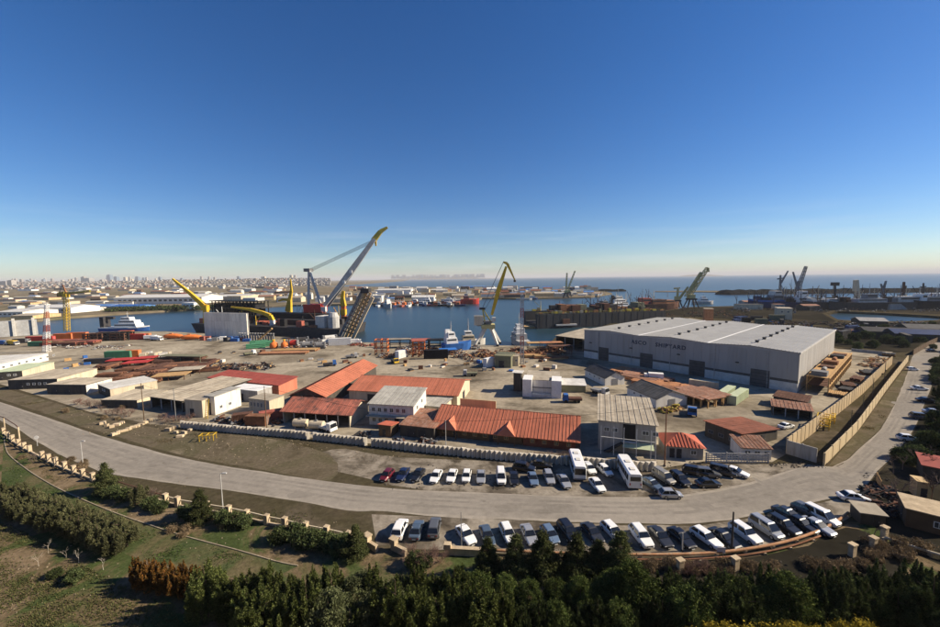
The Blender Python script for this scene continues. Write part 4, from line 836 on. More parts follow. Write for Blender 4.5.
# stone entry pieces and pipe along the lower car row
for i, (a, b, lab) in enumerate((((366, 545), (377, 552), 'stepped sandstone wall end left of the lower car row'), ((392, 549), (406, 556), 'second stepped sandstone wall end near the bare shrub'), ((445, 554), (481, 556), 'sandstone wall stretch below the white sedan on the pole'))):
    A, L, rz = frame_AB(P(*a), P(*b)); t = thing('stone_wall', lab, 'wall', A, rz)
    m = MB(); m.box(0, L, -.25, .25, 0, 1.0); m.build('footing', K['sandstone'], t)
    m = MB(); m.box(-.1, .9, -.4, .4, 1.0, 1.7); m.build('shaft', K['sandstone'], t)
    m = MB(); m.box(-.2, L+.1, -.34, .34, 1.0, 1.14) if i == 2 else m.box(-.2, 1.0, -.5, .5, 1.7, 1.9); m.build('cap', K['sandstone'], t)
def pipe(label, px, r, z, m, name='pipeline'):
    pl = smooth_line([P(*q) for q in px], 3); t = thing(name, label, 'pipe', pl[0])
    mb = MB(); n = 8; rings = []
    for i, c in enumerate(pl):
        d = (pl[min(i+1, len(pl)-1)] - pl[max(i-1, 0)]).normalized(); s_ = Vector((-d.y, d.x, 0)); c = c - pl[0]
        rings.append([c + Vector((0, 0, z)) + s_*r*math.cos(2*math.pi*k/n) + Vector((0, 0, r*math.sin(2*math.pi*k/n))) for k in range(n)])
    mb.loft(rings); mb.build('pipe', m, t, smooth=True)
    for c in pl[::2]:
        s_ = MB(); c = c - pl[0]; s_.box(c.x-.18, c.x+.18, c.y-.22, c.y+.22, 0, z-r*.6); s_.build('support', K['sandstone'], t)
    return t
pipe('orange and cream pipe on low supports curving below the lower car row', [(481, 553.5), (560, 557), (640, 558.5), (700, 557.5), (745, 553), (785, 545.5), (815, 535.5), (835, 525.5), (848, 516)], .2, .6, K['pipe_orange'])
pipe('thin rusty pipe running just below the orange pipe', [(600, 561), (660, 562), (700, 561), (750, 556.5), (790, 548.5), (820, 538)], .12, .35, K['rust'])
pipe('low pipe beside the hut roof at the right edge', [(884, 541), (905, 548), (930, 556), (950, 562)], .2, .6, K['wall_cream'])
for px, py in ((852, 556), (873, 549), (884, 538), (735, 570), (680, 572)):
    t = thing('stone_post', 'sandstone post of the ruined fence below the lower car row', 'post', P(px, py), .3, 'ruined fence posts')
    c = MB(); c.box(-.4, .4, -.3, .3, 0, 1.7); c.build('shaft', K['sandstone'], t); c = MB(); c.box(-.5, .5, -.4, .4, 1.7, 1.88); c.build('cap', K['sandstone'], t)
# rough stone blocks lying on the verge
br = random.Random(12)
blocks = [(103, 424), (107, 426), (112, 427.5), (117, 425.5), (122, 423.5), (114, 435), (118, 434), (124, 431.5), (128, 430), (133, 428), (137, 427), (141, 425), (145, 423.5), (150, 421), (168, 431), (172, 429.5), (176, 433.5), (180, 437), (184, 434), (190, 430.5), (194, 428.5), (176, 428)]
for px, py in blocks:
    a, b, c = br.uniform(.45, .9), br.uniform(.35, .6), br.uniform(.4, .65); m = MB()
    pts_ = [(x*a+br.uniform(-.12, .12), y*b+br.uniform(-.1, .1)) for x, y in ((-1, -1), (1, -1), (1, 1), (-1, 1))]
    m.hexa([(x, y, 0) for x, y in pts_], [(x*.93, y*.9, c*1.3+br.uniform(-.1, .1)) for x, y in pts_])
    o = m.build('stone_block', K['sandstone'], bevel=.06); o.location = P(px, py) + Vector((0, 0, .0)); o.rotation_euler = (0, 0, br.uniform(-.5, .9))
    tag(o, 'rough tan stone block dumped on the verge above the road', 'block', 'stone blocks on the verge')
# ------------------------------------------------------------------ cranes
def local_px(y0, base):
    return lambda px, py, dy=0.0: at_depth(px, py, y0 + dy) - base
def gird(m, a, b, w0, w1, h0=None, h1=None):
    """tapered solid box girder"""
    a = Vector(a); b = Vector(b); d = (b-a).normalized(); up = Vector((0, 0, 1)) if abs(d.z) < .95 else Vector((0, 1, 0)); s_ = d.cross(up).normalized(); u = s_.cross(d)
    h0 = h0 or w0; h1 = h1 or w1
    m.hexa([a-s_*w0/2-u*h0/2, a+s_*w0/2-u*h0/2, a+s_*w0/2+u*h0/2, a-s_*w0/2+u*h0/2], [b-s_*w1/2-u*h1/2, b+s_*w1/2-u*h1/2, b+s_*w1/2+u*h1/2, b-s_*w1/2+u*h1/2]); return m
def portal_crane():
    b = P(488, 345); q = local_px(b.y, b)
    t = thing('portal_crane', 'yellow portal crane with bent jib on splayed pale legs at the quay', 'crane', b)
    for (fx, fy, dy, tx, ty) in ((475.5, 345.5, -4, 484.5, 328), (479, 344.5, 5, 485, 328), (497.5, 346, -4, 491, 328), (500, 344.5, 5, 491.5, 328)):
        m = MB(); f_ = q(fx, fy, dy); f_.z = 0.9; gird(m, f_, q(tx, ty, dy*.35), 1.1, 1.7); m.build('leg', K['offwhite'], t)
        m = MB(); m.box(f_.x-.7, f_.x+.7, f_.y-1.6, f_.y+1.6, 0.0, .95); m.build('bogie', K['steel_dark'], t)
    c = q(488, 326); m = MB(); m.box(c.x-4, c.x+4, c.y-3.5, c.y+3.5, c.z-1.2, c.z+1.2); m.build('portal', K['crane_tan'], t)
    m = MB(); m.lathe([(2.4, 1.2), (2.4, 2.4), (3.4, 2.4), (3.4, 3.2)], c, 14); m.build('slewing_ring', K['steel'], t)
    h = q(478.5, 320.5); m = MB(); m.box(h.x-2.6, h.x+2.6, h.y-2.5, h.y+2.5, h.z-2.6, h.z+2.8); m.build('machine_house', K['wall_cream'], t)
    m = MB(); m.box(h.x-1, h.x+9, h.y-1.6, h.y+1.6, h.z-3.2, h.z-2.6); m.build('platform', K['steel'], t)
    cb = q(493.5, 319); m = MB(); m.box(cb.x-1.1, cb.x+1.1, cb.y-3.4, cb.y-1.2, cb.z-1.3, cb.z+1.2); m.build('cab', K['offwhite'], t)
    for dy in (-1.8, 1.8):
        m = MB(); gird(m, q(485, 323, dy), q(482.5, 309, dy*.6), .8, .6); gird(m, q(491, 322, dy), q(483, 309, dy*.6), .7, .5); gird(m, q(488, 316, dy), q(484.5, 316, dy), .4, .4); m.build('a_frame', K['crane_olive'], t)
    m = MB(); tp = q(482, 308.5); m.box(tp.x-1.6, tp.x+1.8, tp.y-1.4, tp.y+1.4, tp.z-.6, tp.z+.5); m.build('a_frame_head', K['steel_dark'], t)
    m = MB(); a = q(491.8, 315); mid = q(498.5, 290); e = q(506.2, 266.5); gird(m, a, mid, 1.4, 2.5, 1.4, 2.7); gird(m, mid, e, 2.5, 1.3, 2.7, 1.2); m.build('boom', K['crane_yellow'], t)
    m = MB(); gird(m, q(503.2, 262), q(507.2, 263.5), 1.0, 1.7, .9, 1.5); gird(m, q(507.2, 263.5), q(514.8, 280), 1.7, .6, 1.5, .6); m.build('jib', K['crane_yellow'], t)
    m = MB(); m.lathe([(.7, -.6), (.7, .6)], q(514.8, 281), 10); m.build('pulley', K['steel_dark'], t)
    m = MB(); m.bar(q(482, 308.5), q(503.2, 262), .16); m.bar(q(482.5, 308.5, .8), q(503.5, 262, .8), .16); m.build('cable', K['steel'], t)
    m = MB(); m.bar(q(484, 311), q(500.5, 283), .22); m.build('luffing_rod', K['steel'], t)
portal_crane()

def heavy_crane():
    b = P(318, 331, WZ); y0 = b.y; q = local_px(y0, b)
    t = thing('heavy_lift_crane', 'giant grey heavy-lift boom with yellow tip over a red machine house', 'crane', b)
    c = q(316, 318); m = MB(); m.lathe([(7.5, c.z-8), (7.5, c.z+2), (9, c.z+2.2), (9, c.z+4)], (c.x, c.y, 0), 20); m.build('pedestal', K['steel'], t)
    h0 = q(307, 312); h1 = q(324, 304); m = MB(); m.box(h0.x, h1.x, c.y-7, c.y+7, h0.z, h1.z); m.build('machine_house', K['red'], t)
    m = MB(); m.box(h0.x+.5, h1.x-1, c.y-6.5, c.y+6.5, h0.z-5.5, h0.z); m.build('turntable', K['black'], t)
    m = MB(); m.box(h1.x, h1.x+3.5, c.y-7, c.y-3.5, h0.z+.5, h0.z+4.5); m.build('cab', K['offwhite'], t)
    for dy in (-6, 6):
        m = MB(); gird(m, q(308.5, 305, dy), q(308.8, 271, dy*.5), 1.7, 1.3); gird(m, q(320.5, 303.5, dy), q(309.5, 271, dy*.5), 1.8, 1.3)
        gird(m, q(313, 290, dy*.75), q(308.7, 288, dy*.75), .6, .6); m.build('a_frame', K['steel_light'], t)
    m = MB(); a = q(308.5, 270.5); m.box(a.x-2.4, a.x+2.4, a.y-4, a.y+4, a.z-1, a.z+1.6); m.build('a_frame_head', K['steel'], t)
    for dy in (-4.2, 4.2):
        m = MB(); f_ = q(326 + dy*.45, 306, dy); k = q(352, 270, dy*.9); e = q(374.5, 239, dy*.55)
        gird(m, f_, k, 2.2, 2.6, 2.6, 4.6); gird(m, k, e, 2.6, 2.0, 4.6, 3.0); m.build('boom', K['steel' if dy > 0 else 'steel_light'], t)
    for i in range(1, 10):
        u = i/10; pa = q(326-1.9, 306, -4.2).lerp(q(374.5, 239, -2.3), u); pb = q(326+1.9, 306, 4.2).lerp(q(374.5, 239, 2.3), u)
        m = MB(); m.bar(pa, pb, .8, .8); m.build('cross_brace', K['steel_dark'], t)
    for px, py in ((351, 272), (344, 282)):
        p_ = q(px, py, -5); m = MB(); m.box(p_.x-1, p_.x+1, p_.y-.8, p_.y+.8, p_.z-1, p_.z+1.2); m.build('sheave_block', K['white'], t)
    m = MB(); gird(m, q(373.5, 240.5), q(380.5, 231.5), 3.4, 2.6, 4.0, 3.2); gird(m, q(380.5, 231.5), q(387.5, 227.3), 2.6, 1.4, 3.2, 1.6); m.build('boom_tip', K['crane_olive'], t)
    m = MB(); gird(m, q(375.5, 241), q(376, 246), 1.6, 1.0, 1.6, .8); m.build('hook_block', K['crane_yellow'], t)
    for k in range(4):
        m = MB(); m.bar(q(308.5, 269.6 + 1.0*k, -3+2*k), q(371, 240.6 + 1.0*k, -1.5+k), .24); m.build('pendant_rope', K['steel'], t)
    return t
heavy_crane()

def truss_ramp():
    y0 = P(352, 339).y + 10; b = at_depth(350, 337, y0); b.z = 0; q = local_px(y0, b)
    t = thing('steel_truss', 'tall leaning steel truss with pale rails beside the heavy-lift crane', 'truss', b)
    for (x0, y0_, x1, y1, dy, col, w) in ((340, 334, 364, 287.5, 3, 'steel', 2.0), (343, 336, 365.5, 289, 1, 'sandstone', 1.3), (346, 336.5, 367.5, 290.5, -1, 'wood', 1.7), (349.5, 337, 370.5, 293, -3, 'wood', 1.5), (353, 337.5, 373, 297, -5, 'sandstone', 2.0)):
        a = q(x0, y0_, dy); a.z = 0.0; m = MB(); gird(m, a, q(x1, y1, dy), w, w); m.build('beam', K[col], t)
    for i in range(1, 12):
        u = i/12; a = q(340 + 24*u, 334-46.5*u, 3); c = q(352.5 + 20.5*u, 337.5-40.5*u, -5); m = MB(); m.bar(a, c, .7, .9); m.build('crossbar', K['rust_dark'] if i % 2 else K['steel_dark'], t)
    m = MB(); m.box(*sorted((q(362, 288).x, q(370, 288).x)), -4, 3, q(366, 293).z, q(366, 288.5).z); m.build('head_platform', K['steel_dark'], t)
truss_ramp()

def boom_crane(name, label, base, y0, parts):
    """generic: parts = list of (part, material, [(px,py,dy)...], w0, w1)"""
    q = local_px(y0, base); t = thing(name, label, 'crane', base)
    for pn, mt, pts, w0, w1 in parts:
        m = MB(); n = len(pts)-1
        for i in range(n):
            a = q(*pts[i]); b = q(*pts[i+1]); gird(m, a, b, w0 + (w1-w0)*i/n, w0 + (w1-w0)*(i+1)/n)
        m.build(pn, K[mt], t)
    return t
yv = P(215, 334).y + 28
bb = at_depth(205, 327, yv); bb.z = 4
boom_crane('deck_crane', 'yellow boom crane leaning left above the dark construction vessel', bb, yv, [('boom', 'crane_yellow', [(204.5, 306), (190, 293), (172.5, 278.8)], 3.6, 1.2), ('pedestal', 'crane_yellow', [(206, 327), (206, 305)], 3.0, 3.2), ('cab', 'crane_yellow', [(203, 308), (208, 308)], 4.0, 4.0), ('jib_strut', 'steel', [(207, 304), (197, 299.5)], .6, .5)])
boom_crane('knuckle_crane', 'yellow knuckle-arm crane bowing right over the dark vessel', at_depth(272.5, 327, yv-20), yv-20, [('pedestal', 'white', [(272.5, 327), (272.5, 320)], 3.0, 3.0), ('main_arm', 'crane_yellow', [(272.5, 321), (270, 315.5), (262, 312.5), (250, 309.5)], 3.0, 2.2), ('fore_arm', 'crane_yellow', [(250, 309.5), (240, 308.2), (231, 307)], 1.9, 1.0)])
yc = P(290, 334).y + 60
boom_crane('offshore_crane', 'upright bright yellow pedestal crane between the two dark vessels', at_depth(289, 322, yc), yc, [('pedestal', 'crane_yellow', [(289.5, 322), (289.5, 300)], 4.2, 3.4), ('a_frame', 'crane_yellow', [(289.5, 301), (291.5, 292), (290.5, 279)], 3.0, .8), ('boom', 'crane_yellow', [(290.5, 300), (283, 299.5), (278.5, 301)], 2.4, 1.4), ('brace', 'crane_yellow', [(286, 311), (290.5, 291)], 1.6, .9), ('machine_house', 'crane_yellow', [(287, 315), (294, 315)], 5, 4)])
yc2 = P(343, 334).y + 60
boom_crane('offshore_crane', 'short orange-yellow crane pillar showing beneath the big grey boom', at_depth(343.5, 320, yc2), yc2, [('pedestal', 'orange', [(343.5, 320), (343.5, 305)], 3.6, 3.6), ('boom', 'crane_yellow', [(343.5, 306), (342.5, 298), (343.5, 291)], 4.4, 2.0), ('machine_house', 'crane_yellow', [(341, 312), (346, 312)], 5, 5)])

def tower_crane():
    b = P(67, 331); q = local_px(b.y, b); t = thing('tower_crane', 'yellow lattice tower crane with level jib beside the left basin', 'crane', b)
    m = MB(); m.lattice((0, 0, 0), q(66, 297), 2.7, 2.2, 12, .2); m.build('mast', K['crane_yellow'], t)
    m = MB(); m.lattice(q(66, 293.5), q(90, 291.2), 1.7, 1.0, 12, .24); m.build('jib', K['crane_olive'], t)
    m = MB(); m.lattice(q(66, 293.5), q(59, 294), 2.6, 2.0, 4, .36); m.build('counter_jib', K['crane_olive'], t)
    c = q(60, 295); m = MB(); m.box(c.x-1.5, c.x+2, -1.2, 1.2, c.z-1.6, c.z+1); m.build('counterweight', K['rust'], t)
    c = q(66, 295.5); m = MB(); m.box(c.x-1.6, c.x+1.6, -1.6, 1.6, c.z-1.4, c.z+1.4); m.build('cab', K['crane_yellow'], t)
    m = MB(); gird(m, q(66, 293), q(62.5, 284.5), 1.2, .5); m.build('head', K['rust_orange'], t)
    m = MB(); m.bar(q(62.5, 284.5), q(84, 291.4), .3); m.bar(q(62.5, 284.5), q(59, 293.5), .3); m.build('tie_rod', K['steel'], t)
tower_crane()
def banded_mast(label, px, py, top, w0, w1, n, cols, r, name='lattice_mast'):
    b = P(px, py); q = local_px(b.y, b); tp = q(px, top); t = thing(name, label, 'mast', b)
    for i in range(n):
        u0, u1 = i/n, (i+1)/n; m = MB(); m.lattice(tp*u0, tp*u1, w0+(w1-w0)*u0, w0+(w1-w0)*u1, 3, r, side=Vector((1, 0, 0))); m.build('mast_section', K[cols[i % len(cols)]], t)
    m = MB(); m.tube(tp, tp + Vector((0, 0, 2.4)), .1, .05, 6); m.build('antenna', K['steel'], t)
    m = MB(); m.box(-w0*.7, w0*.7, -w0*.7, w0*.7, 0, .4); m.build('base_plate', K['concrete'] if 'concrete' in K else M_conc, t)
banded_mast('red and white banded lattice mast standing by the left sheds', 46.5, 352, 305, 2.4, 1.1, 7, ['white', 'red_oxide'], .15)
banded_mast('slim grey and red lattice mast in the middle of the yard', 522, 364, 299, 1.5, 1.2, 7, ['steel_light', 'steel_light', 'red_oxide'], .14)
def pole_simple(label, px, py, top, r=.09, m='steel', head=True, name='lamp_post', group=None):
    b = P(px, py); d = at_depth(px, top, b.y) - b; t = thing(name, label, 'lamp post' if head else 'pole', b, 0, group)
    mb = MB(); mb.tube((0, 0, 0), (0, 0, d.z), r*1.3, r*.8, 8); mb.build('pole', K[m], t)
    mb = MB(); mb.lathe([(r*2.2, 0), (r*2.2, .25), (r*1.4, .3)], (0, 0, 0), 8); mb.build('foot', K['steel_dark'], t)
    if head:
        mb = MB(); mb.bar((0, 0, d.z-.1), (.9, -.3, d.z+.15), .09, .09); mb.build('arm', K[m], t); mb = MB(); mb.box(.6, 1.3, -.5, -.2, d.z+.08, d.z+.22); mb.build('lamp_head', K['steel_light'], t)
    return t
pole_simple('slim grey lamp post on the verge left of the road bend', 223, 509.5, 473, .08, 'steel_light')
pole_simple('thin lamp post on the verge near the first conifer', 83, 465, 441, .07, 'steel_light', True)
pole_simple('dark pole standing in the lower car row before the white estate', 731.5, 551, 512, .13, 'steel_dark', False, 'pole')
pole_simple('thin pole beside the white sedan in the lower row', 461.5, 549, 512, .06, 'steel', False, 'pole')
pole_simple('tall brown pole beside the gatehouse', 664.5, 466, 405, .12, 'rust', False, 'pole')
pole_simple('brown pole at the start of the concrete wall', 144.5, 423, 383, .10, 'wall_brown', False, 'pole')
pole_simple('thin grey pole before the open black-fronted shed', 176, 420, 388, .09, 'steel', False, 'pole')
pole_simple('brown pole behind the wall near the rusty containers', 267, 432, 386, .10, 'wall_brown', False, 'pole')
pole_simple('pole behind the wall in front of the tiled house', 446, 449, 420, .07, 'steel_light', False, 'pole')
pole_simple('short post in the lower row between black and white cars', 682, 551, 533, .09, 'steel_light', False, 'pole')
for px, py, tp in ((850, 437, 410), (862, 420, 395), (872, 402, 378), (884, 384, 362)):
    pole_simple('thin dark pole in the shaded lane between the ochre walls', px, py, tp, .07, 'steel_dark', False, 'pole', 'lane poles')

# right-hand portal cranes on the far quay and the peninsula
def far_crane(label, px, py, segs, m='crane_olive', legs=6.0, hgt=9.0, group=None):
    b = P(px, py); q = local_px(b.y, b); t = thing('quay_crane', label, 'crane', b, 0, group); s_ = legs
    for x, y in ((-s_, -s_*.7), (s_, -s_*.7), (-s_, s_*.7), (s_, s_*.7)): k = MB(); gird(k, (x, y, 0), (x*.5, y*.5, hgt), 1.2, 1.4); k.build('leg', K['steel_dark'], t)
    k = MB(); k.box(-s_*.7, s_*.7, -s_*.6, s_*.6, hgt, hgt+2); k.build('portal', K['steel_dark'], t)
    k = MB(); k.box(-s_*.55, s_*.45, -s_*.45, s_*.45, hgt+2, hgt+6.5); k.build('machine_house', K[m], t)
    for nm, pts, w0, w1 in segs:
        k = MB()
        for (a, b_) in zip(pts[:-1], pts[1:]): k.lattice(q(*a), q(*b_), w0, w1, 7, .42) if nm == 'boom' else gird(k, q(*a), q(*b_), w0, w1)
        k.build(nm, K[m], t)
far_crane('olive quay crane with a thick boom raised right behind the hall roof', 691, 308, [('boom', [(690, 294), (707.5, 268)], 4.5, 3.0), ('boom', [(686, 297), (701, 272.5)], 3.2, 2.0), ('brace', [(690, 290), (697, 283)], 3.5, 3.0), ('hanger', [(707.5, 268), (709, 272)], 2.5, 1.0)], 'crane_tan', 7, 10)
far_crane('smaller olive quay crane left of the thick-boomed one', 677, 308, [('mast', [(677, 301), (678, 289)], 2.4, 1.8), ('head', [(674, 288.5), (680, 288)], 1.8, 1.4), ('boom', [(679, 299), (688, 287)], 1.8, 1.2)], 'crane_tan', 5, 8)
far_crane('dark quay crane with raised boom among the moored ships on the right', 800, 303, [('boom', [(798, 289), (806, 266.5)], 3.6, 2.2), ('mast', [(796, 293), (799, 281)], 4.0, 2.4), ('boom', [(797, 286), (793, 272)], 1.2, .8)], 'steel', 6, 8)
far_crane('dark crane mast behind the blue-hulled ship on the right', 779, 302, [('mast', [(780, 294), (780.5, 275)], 3.0, 1.4), ('boom', [(781, 283), (788, 271)], 1.2, .7), ('head', [(777.5, 279), (783, 278)], 1.6, 1.2)], 'steel', 5, 6)
far_crane('slim lattice crane at the tip of the peninsula, boom raised right', 569, 297, [('boom', [(568, 289), (575, 271)], 2.6, 1.6)], 'crane_tan', 5, 8)
far_crane('slim lattice crane at the tip of the peninsula, boom nearly upright', 566, 298, [('boom', [(566, 291), (567, 273)], 2.6, 1.6)], 'crane_tan', 5, 8)
far_crane('squat mushroom-headed crane far right among the ships', 835, 304, [('mast', [(835, 297), (835, 284)], 2.0, 1.6), ('head', [(832, 284), (838, 284)], 4.5, 4.5)], 'steel_dark', 4, 5)
far_crane('dark-headed tower with a cream shaft among the right-hand ships', 856, 308, [('mast', [(857, 303), (857, 291)], 3.6, 3.2), ('head', [(856, 291), (856, 280)], 4.5, 3.4)], 'wall_cream', 3, 3)
far_crane('small far crane with crossed booms near the right breakwater', 883, 303, [('boom', [(882, 294), (886, 281)], 1.6, 1.0), ('boom', [(884, 294), (881, 284)], 1.2, .8)], 'steel', 4, 5)
far_crane('small reddish crane near the far right ships', 903, 304, [('boom', [(903, 295), (904, 282)], 2.0, 1.2), ('boom', [(902, 294), (906, 286)], 1.2, .8)], 'rust_dark', 4, 5)
far_crane('small dark crane mast at the far right edge', 924, 303, [('mast', [(923, 295), (923.5, 283)], 1.8, 1.2), ('head', [(921, 287), (926, 286.5)], 1.4, 1.2)], 'steel_dark', 4, 4)

# ------------------------------------------------------------------ ships
def ship(label, px, py, L, Bm, head, hull='navy', H=5.0, decks=((-0.30, .22, .8, 3, 'white'), (-0.30, .16, .65, 3, 'white')), mast=10, funnel=None, name='ship', cat='ship', stripe=None, extras=(), z=WZ, group=None, gear=0):
    """head = heading in degrees; decks = (centre, length, width, height, colour) stacked where they share a centre"""
    c = P(px, py, z); t = thing(name, label, cat, (c.x, c.y, z), R(head), group); m = MB(); rings = []
    for u, w, kz in ((-.5, .78, 0), (-.46, .92, 0), (-.3, 1, 0), (.15, 1, 0), (.32, .82, .04), (.43, .45, .14), (.5, .06, .24)):
        x = u*L; hw = Bm/2*w; zt = H*(1+kz); rings.append([(x, -hw, zt), (x*(.985 if u > .3 else 1), -hw*.84, -.5), (x*(.985 if u > .3 else 1), hw*.84, -.5), (x, hw, zt)])
    m.loft(rings); m.build('hull', K[hull], t)
    if stripe:
        m = MB(); rr = []
        for u, w, kz in ((-.5, .78, 0), (-.46, .92, 0), (-.3, 1, 0), (.15, 1, 0), (.32, .82, .04), (.43, .45, .14), (.5, .06, .24)):
            x = u*L; hw = Bm/2*w+.06; zt = H*(1+kz); rr.append([(x, -hw, zt+.1), (x, -hw, zt-.22*H), (x, hw, zt-.22*H), (x, hw, zt+.1)])
        m.loft(rr); m.build('bulwark', K[stripe], t)
    zs = {}
    for i, (cx, ln, wd, hh, cl) in enumerate(decks):
        z0 = zs.get(round(cx, 1), H + .05); m = MB(); m.hexa([((cx-ln/2)*L, -wd*Bm/2, z0), ((cx+ln/2)*L, -wd*Bm/2, z0), ((cx+ln/2)*L, wd*Bm/2, z0), ((cx-ln/2)*L, wd*Bm/2, z0)], [((cx-ln/2)*L, -wd*Bm/2, z0+hh), ((cx+ln/2)*L-.25*hh, -wd*Bm/2, z0+hh), ((cx+ln/2)*L-.25*hh, wd*Bm/2, z0+hh), ((cx-ln/2)*L, wd*Bm/2, z0+hh)])
        d = m.build('deckhouse', K[cl], t); g = MB()
        g.box((cx-ln/2)*L+.4, (cx+ln/2)*L-.25*hh-.3, -wd*Bm/2-.05, wd*Bm/2+.05, z0+hh*.5, z0+hh*.78); g.build('window_band', K['glass'], d); zs[round(cx, 1)] = z0+hh
    top = max(zs.values()) if zs else H; cx = decks[-1][0] if decks else 0
    if mast:
        m = MB(); m.tube((cx*L, 0, top), (cx*L, 0, top+mast), .3, .12, 6); m.bar((cx*L, -1.6, top+mast*.6), (cx*L, 1.6, top+mast*.6), .2); m.bar((cx*L-1, 0, top), (cx*L, 0, top+mast*.55), .2); m.build('mast', K['steel_light'], t)
    if funnel: m = MB(); x = (cx-.1)*L; m.hexa([(x-1.6, -1.2, H+.05), (x+1.6, -1.2, H+.05), (x+1.6, 1.2, H+.05), (x-1.6, 1.2, H+.05)], [(x-1.8, -1, top+1.5), (x+.9, -1, top+1.5), (x+.9, 1, top+1.5), (x-1.8, 1, top+1.5)]); m.build('funnel', K[funnel], t)
    if gear:
        gr = random.Random(int(px*7))
        for i in range(gear):
            x = gr.uniform(-.44, .38)*L; y = gr.uniform(-.5, .5)*Bm*.6; hh = gr.uniform(7, 19); m = MB(); m.tube((x, y, H), (x, y, H+hh), .45, .2, 5)
            m.bar((x, y, H+hh*.35), (x + gr.choice((-1, 1))*gr.uniform(3, 9), y, H+hh*gr.uniform(.75, 1.1)), .35); m.bar((x-1.2, y, H+hh*.8), (x+1.2, y, H+hh*.8), .3); m.build('derrick', K[gr.choice(['steel_dark', 'steel', 'rust_dark', 'wall_cream'])], t)
            m = MB(); w_ = gr.uniform(2, 7); x = gr.uniform(-.44, .36)*L; m.box(x, x+w_, -Bm*.35, Bm*.35*gr.uniform(.2, 1), H+.02, H+gr.uniform(1.5, 6)); m.build('deck_gear', K[gr.choice(['steel_dark', 'black', 'steel', 'rust_dark', 'offwhite', 'navy'])], t)
    for pn, cl, x0, x1, y0, y1, z0, z1 in extras: m = MB(); m.box(x0*L, x1*L, y0*Bm/2, y1*Bm/2, H+z0, H+z1); m.build(pn, K[cl], t)
    return t
ship('white offshore vessel with blue hull and dark stern crane in the left basin', 126, 331, 40, 10, 2, 'blue', 3.6, ((.08, .46, .86, 3, 'white'), (.1, .34, .7, 2.8, 'white'), (.06, .2, .55, 2.6, 'white')), 5, None, stripe='white', extras=(('stern_gantry', 'steel_dark', -.46, -.38, -.7, .7, 0, 9), ('stern_gantry_beam', 'steel_dark', -.46, -.22, -.2, .2, 7, 9)))
ship('small tug with a bright blue bow and white wheelhouse on the slip', 457, 350, 17, 6.5, 22, 'blue', 4.2, ((-.2, .4, .8, 3.2, 'white'), (-.2, .26, .6, 3, 'white')), 6, 'white', name='tugboat', cat='boat', z=0)
ship('white harbour boat moored behind the blue tug', 470, 345, 20, 6, 12, 'offwhite', 3.4, ((-.05, .4, .8, 3, 'wall_cream'), (-.05, .25, .6, 2.6, 'white')), 8, name='boat', cat='boat')
ship('pale grey patrol boat moored at the quay behind the lattice mast', 519, 344.5, 26, 8, 98, 'steel_light', 4, ((.0, .5, .85, 3.5, 'steel_light'), (.0, .3, .65, 3, 'white'), (.0, .16, .5, 2.5, 'white')), 7, name='boat', cat='boat')
ship('red supply ship moored across the water at the middle peninsula', 470, 304, 30, 12, 4, 'red', 8, ((-.2, .3, .8, 5, 'red_oxide'), (-.2, .2, .6, 4, 'offwhite')), 9)
ship('small white and pink ship left of the red one', 449, 304.8, 36, 10, 0, 'red_oxide', 5, ((0, .4, .8, 4, 'white'), (0, .2, .6, 3, 'white')), 6)
ship('low white vessel with a black hull at the peninsula quay', 432, 305, 38, 10, 0, 'black', 5, ((-.2, .3, .8, 4, 'white'), (-.2, .2, .6, 3.4, 'white')), 8)
ship('white launch moored under the leaning truss', 388, 308, 24, 8, -60, 'steel_light', 6, ((0, .5, .8, 4, 'white'), (0, .3, .7, 3, 'white')), 5, name='boat', cat='boat')
ship('dark little freighter with white bridge near the left end of the peninsula quay', 410, 305, 36, 10, 0, 'steel_dark', 4, ((.25, .2, .8, 5, 'white'),), 6)
ship('small white workboat off the second peninsula', 531, 299.5, 26, 8, 0, 'navy', 3, ((.1, .4, .8, 4, 'white'),), 4, name='boat', cat='boat')
ship('grey boat with lattice bridge moored at the second peninsula', 524, 300, 30, 8, 0, 'steel_light', 3, ((-.1, .2, .8, 7, 'steel_light'),), 8, name='boat', cat='boat')
ship('dark ship with white bridge and tall mast behind the floating dock', 620, 312, 64, 14, 15, 'navy', 7, ((-.05, .34, .85, 4, 'white'), (-.05, .24, .7, 4, 'white'), (-.05, .14, .5, 3.4, 'offwhite')), 12, 'steel_dark', gear=7)
ship('second dark ship with a slim mast left of the white-bridged one', 604, 313, 44, 12, 15, 'steel_dark', 6, ((0, .3, .8, 4, 'steel'), (0, .16, .6, 4, 'steel')), 12, gear=7)
ship('rusty brown and red barge loaded with scrap behind the hall', 656, 311, 60, 16, 10, 'rust_dark', 9, ((0, .3, .8, 5, 'rust'), (-.25, .2, .7, 7, 'red_oxide'), (.25, .2, .7, 4, 'rust_orange')), 8, gear=7)
ship('white-topped launch between the olive quay crane and the pier', 703, 304, 30, 9, 0, 'steel_light', 4, ((0, .4, .8, 4, 'white'), (0, .2, .6, 3, 'white')), 4, name='boat', cat='boat')
ship('blue-hulled ship with crowded mast at the right-hand pier', 774, 307.5, 62, 15, 178, 'navy', 9, ((.0, .2, .8, 6, 'steel'), (.0, .14, .7, 5, 'offwhite'), (-.3, .2, .8, 4, 'navy')), 14, 'steel_dark', stripe='blue', z=0, gear=9)
ship('white bridged coaster right of the blue-hulled ship', 803, 308, 56, 12, 175, 'navy', 7, ((.05, .26, .85, 6, 'white'), (.05, .14, .7, 7, 'white')), 8, z=0, gear=9)
ship('long low dark ship with white deckhouse in the right-hand row', 838, 309, 78, 14, 176, 'steel_dark', 8, ((.1, .2, .8, 4, 'white'), (-.25, .3, .6, 3, 'steel')), 10, z=0, gear=9)
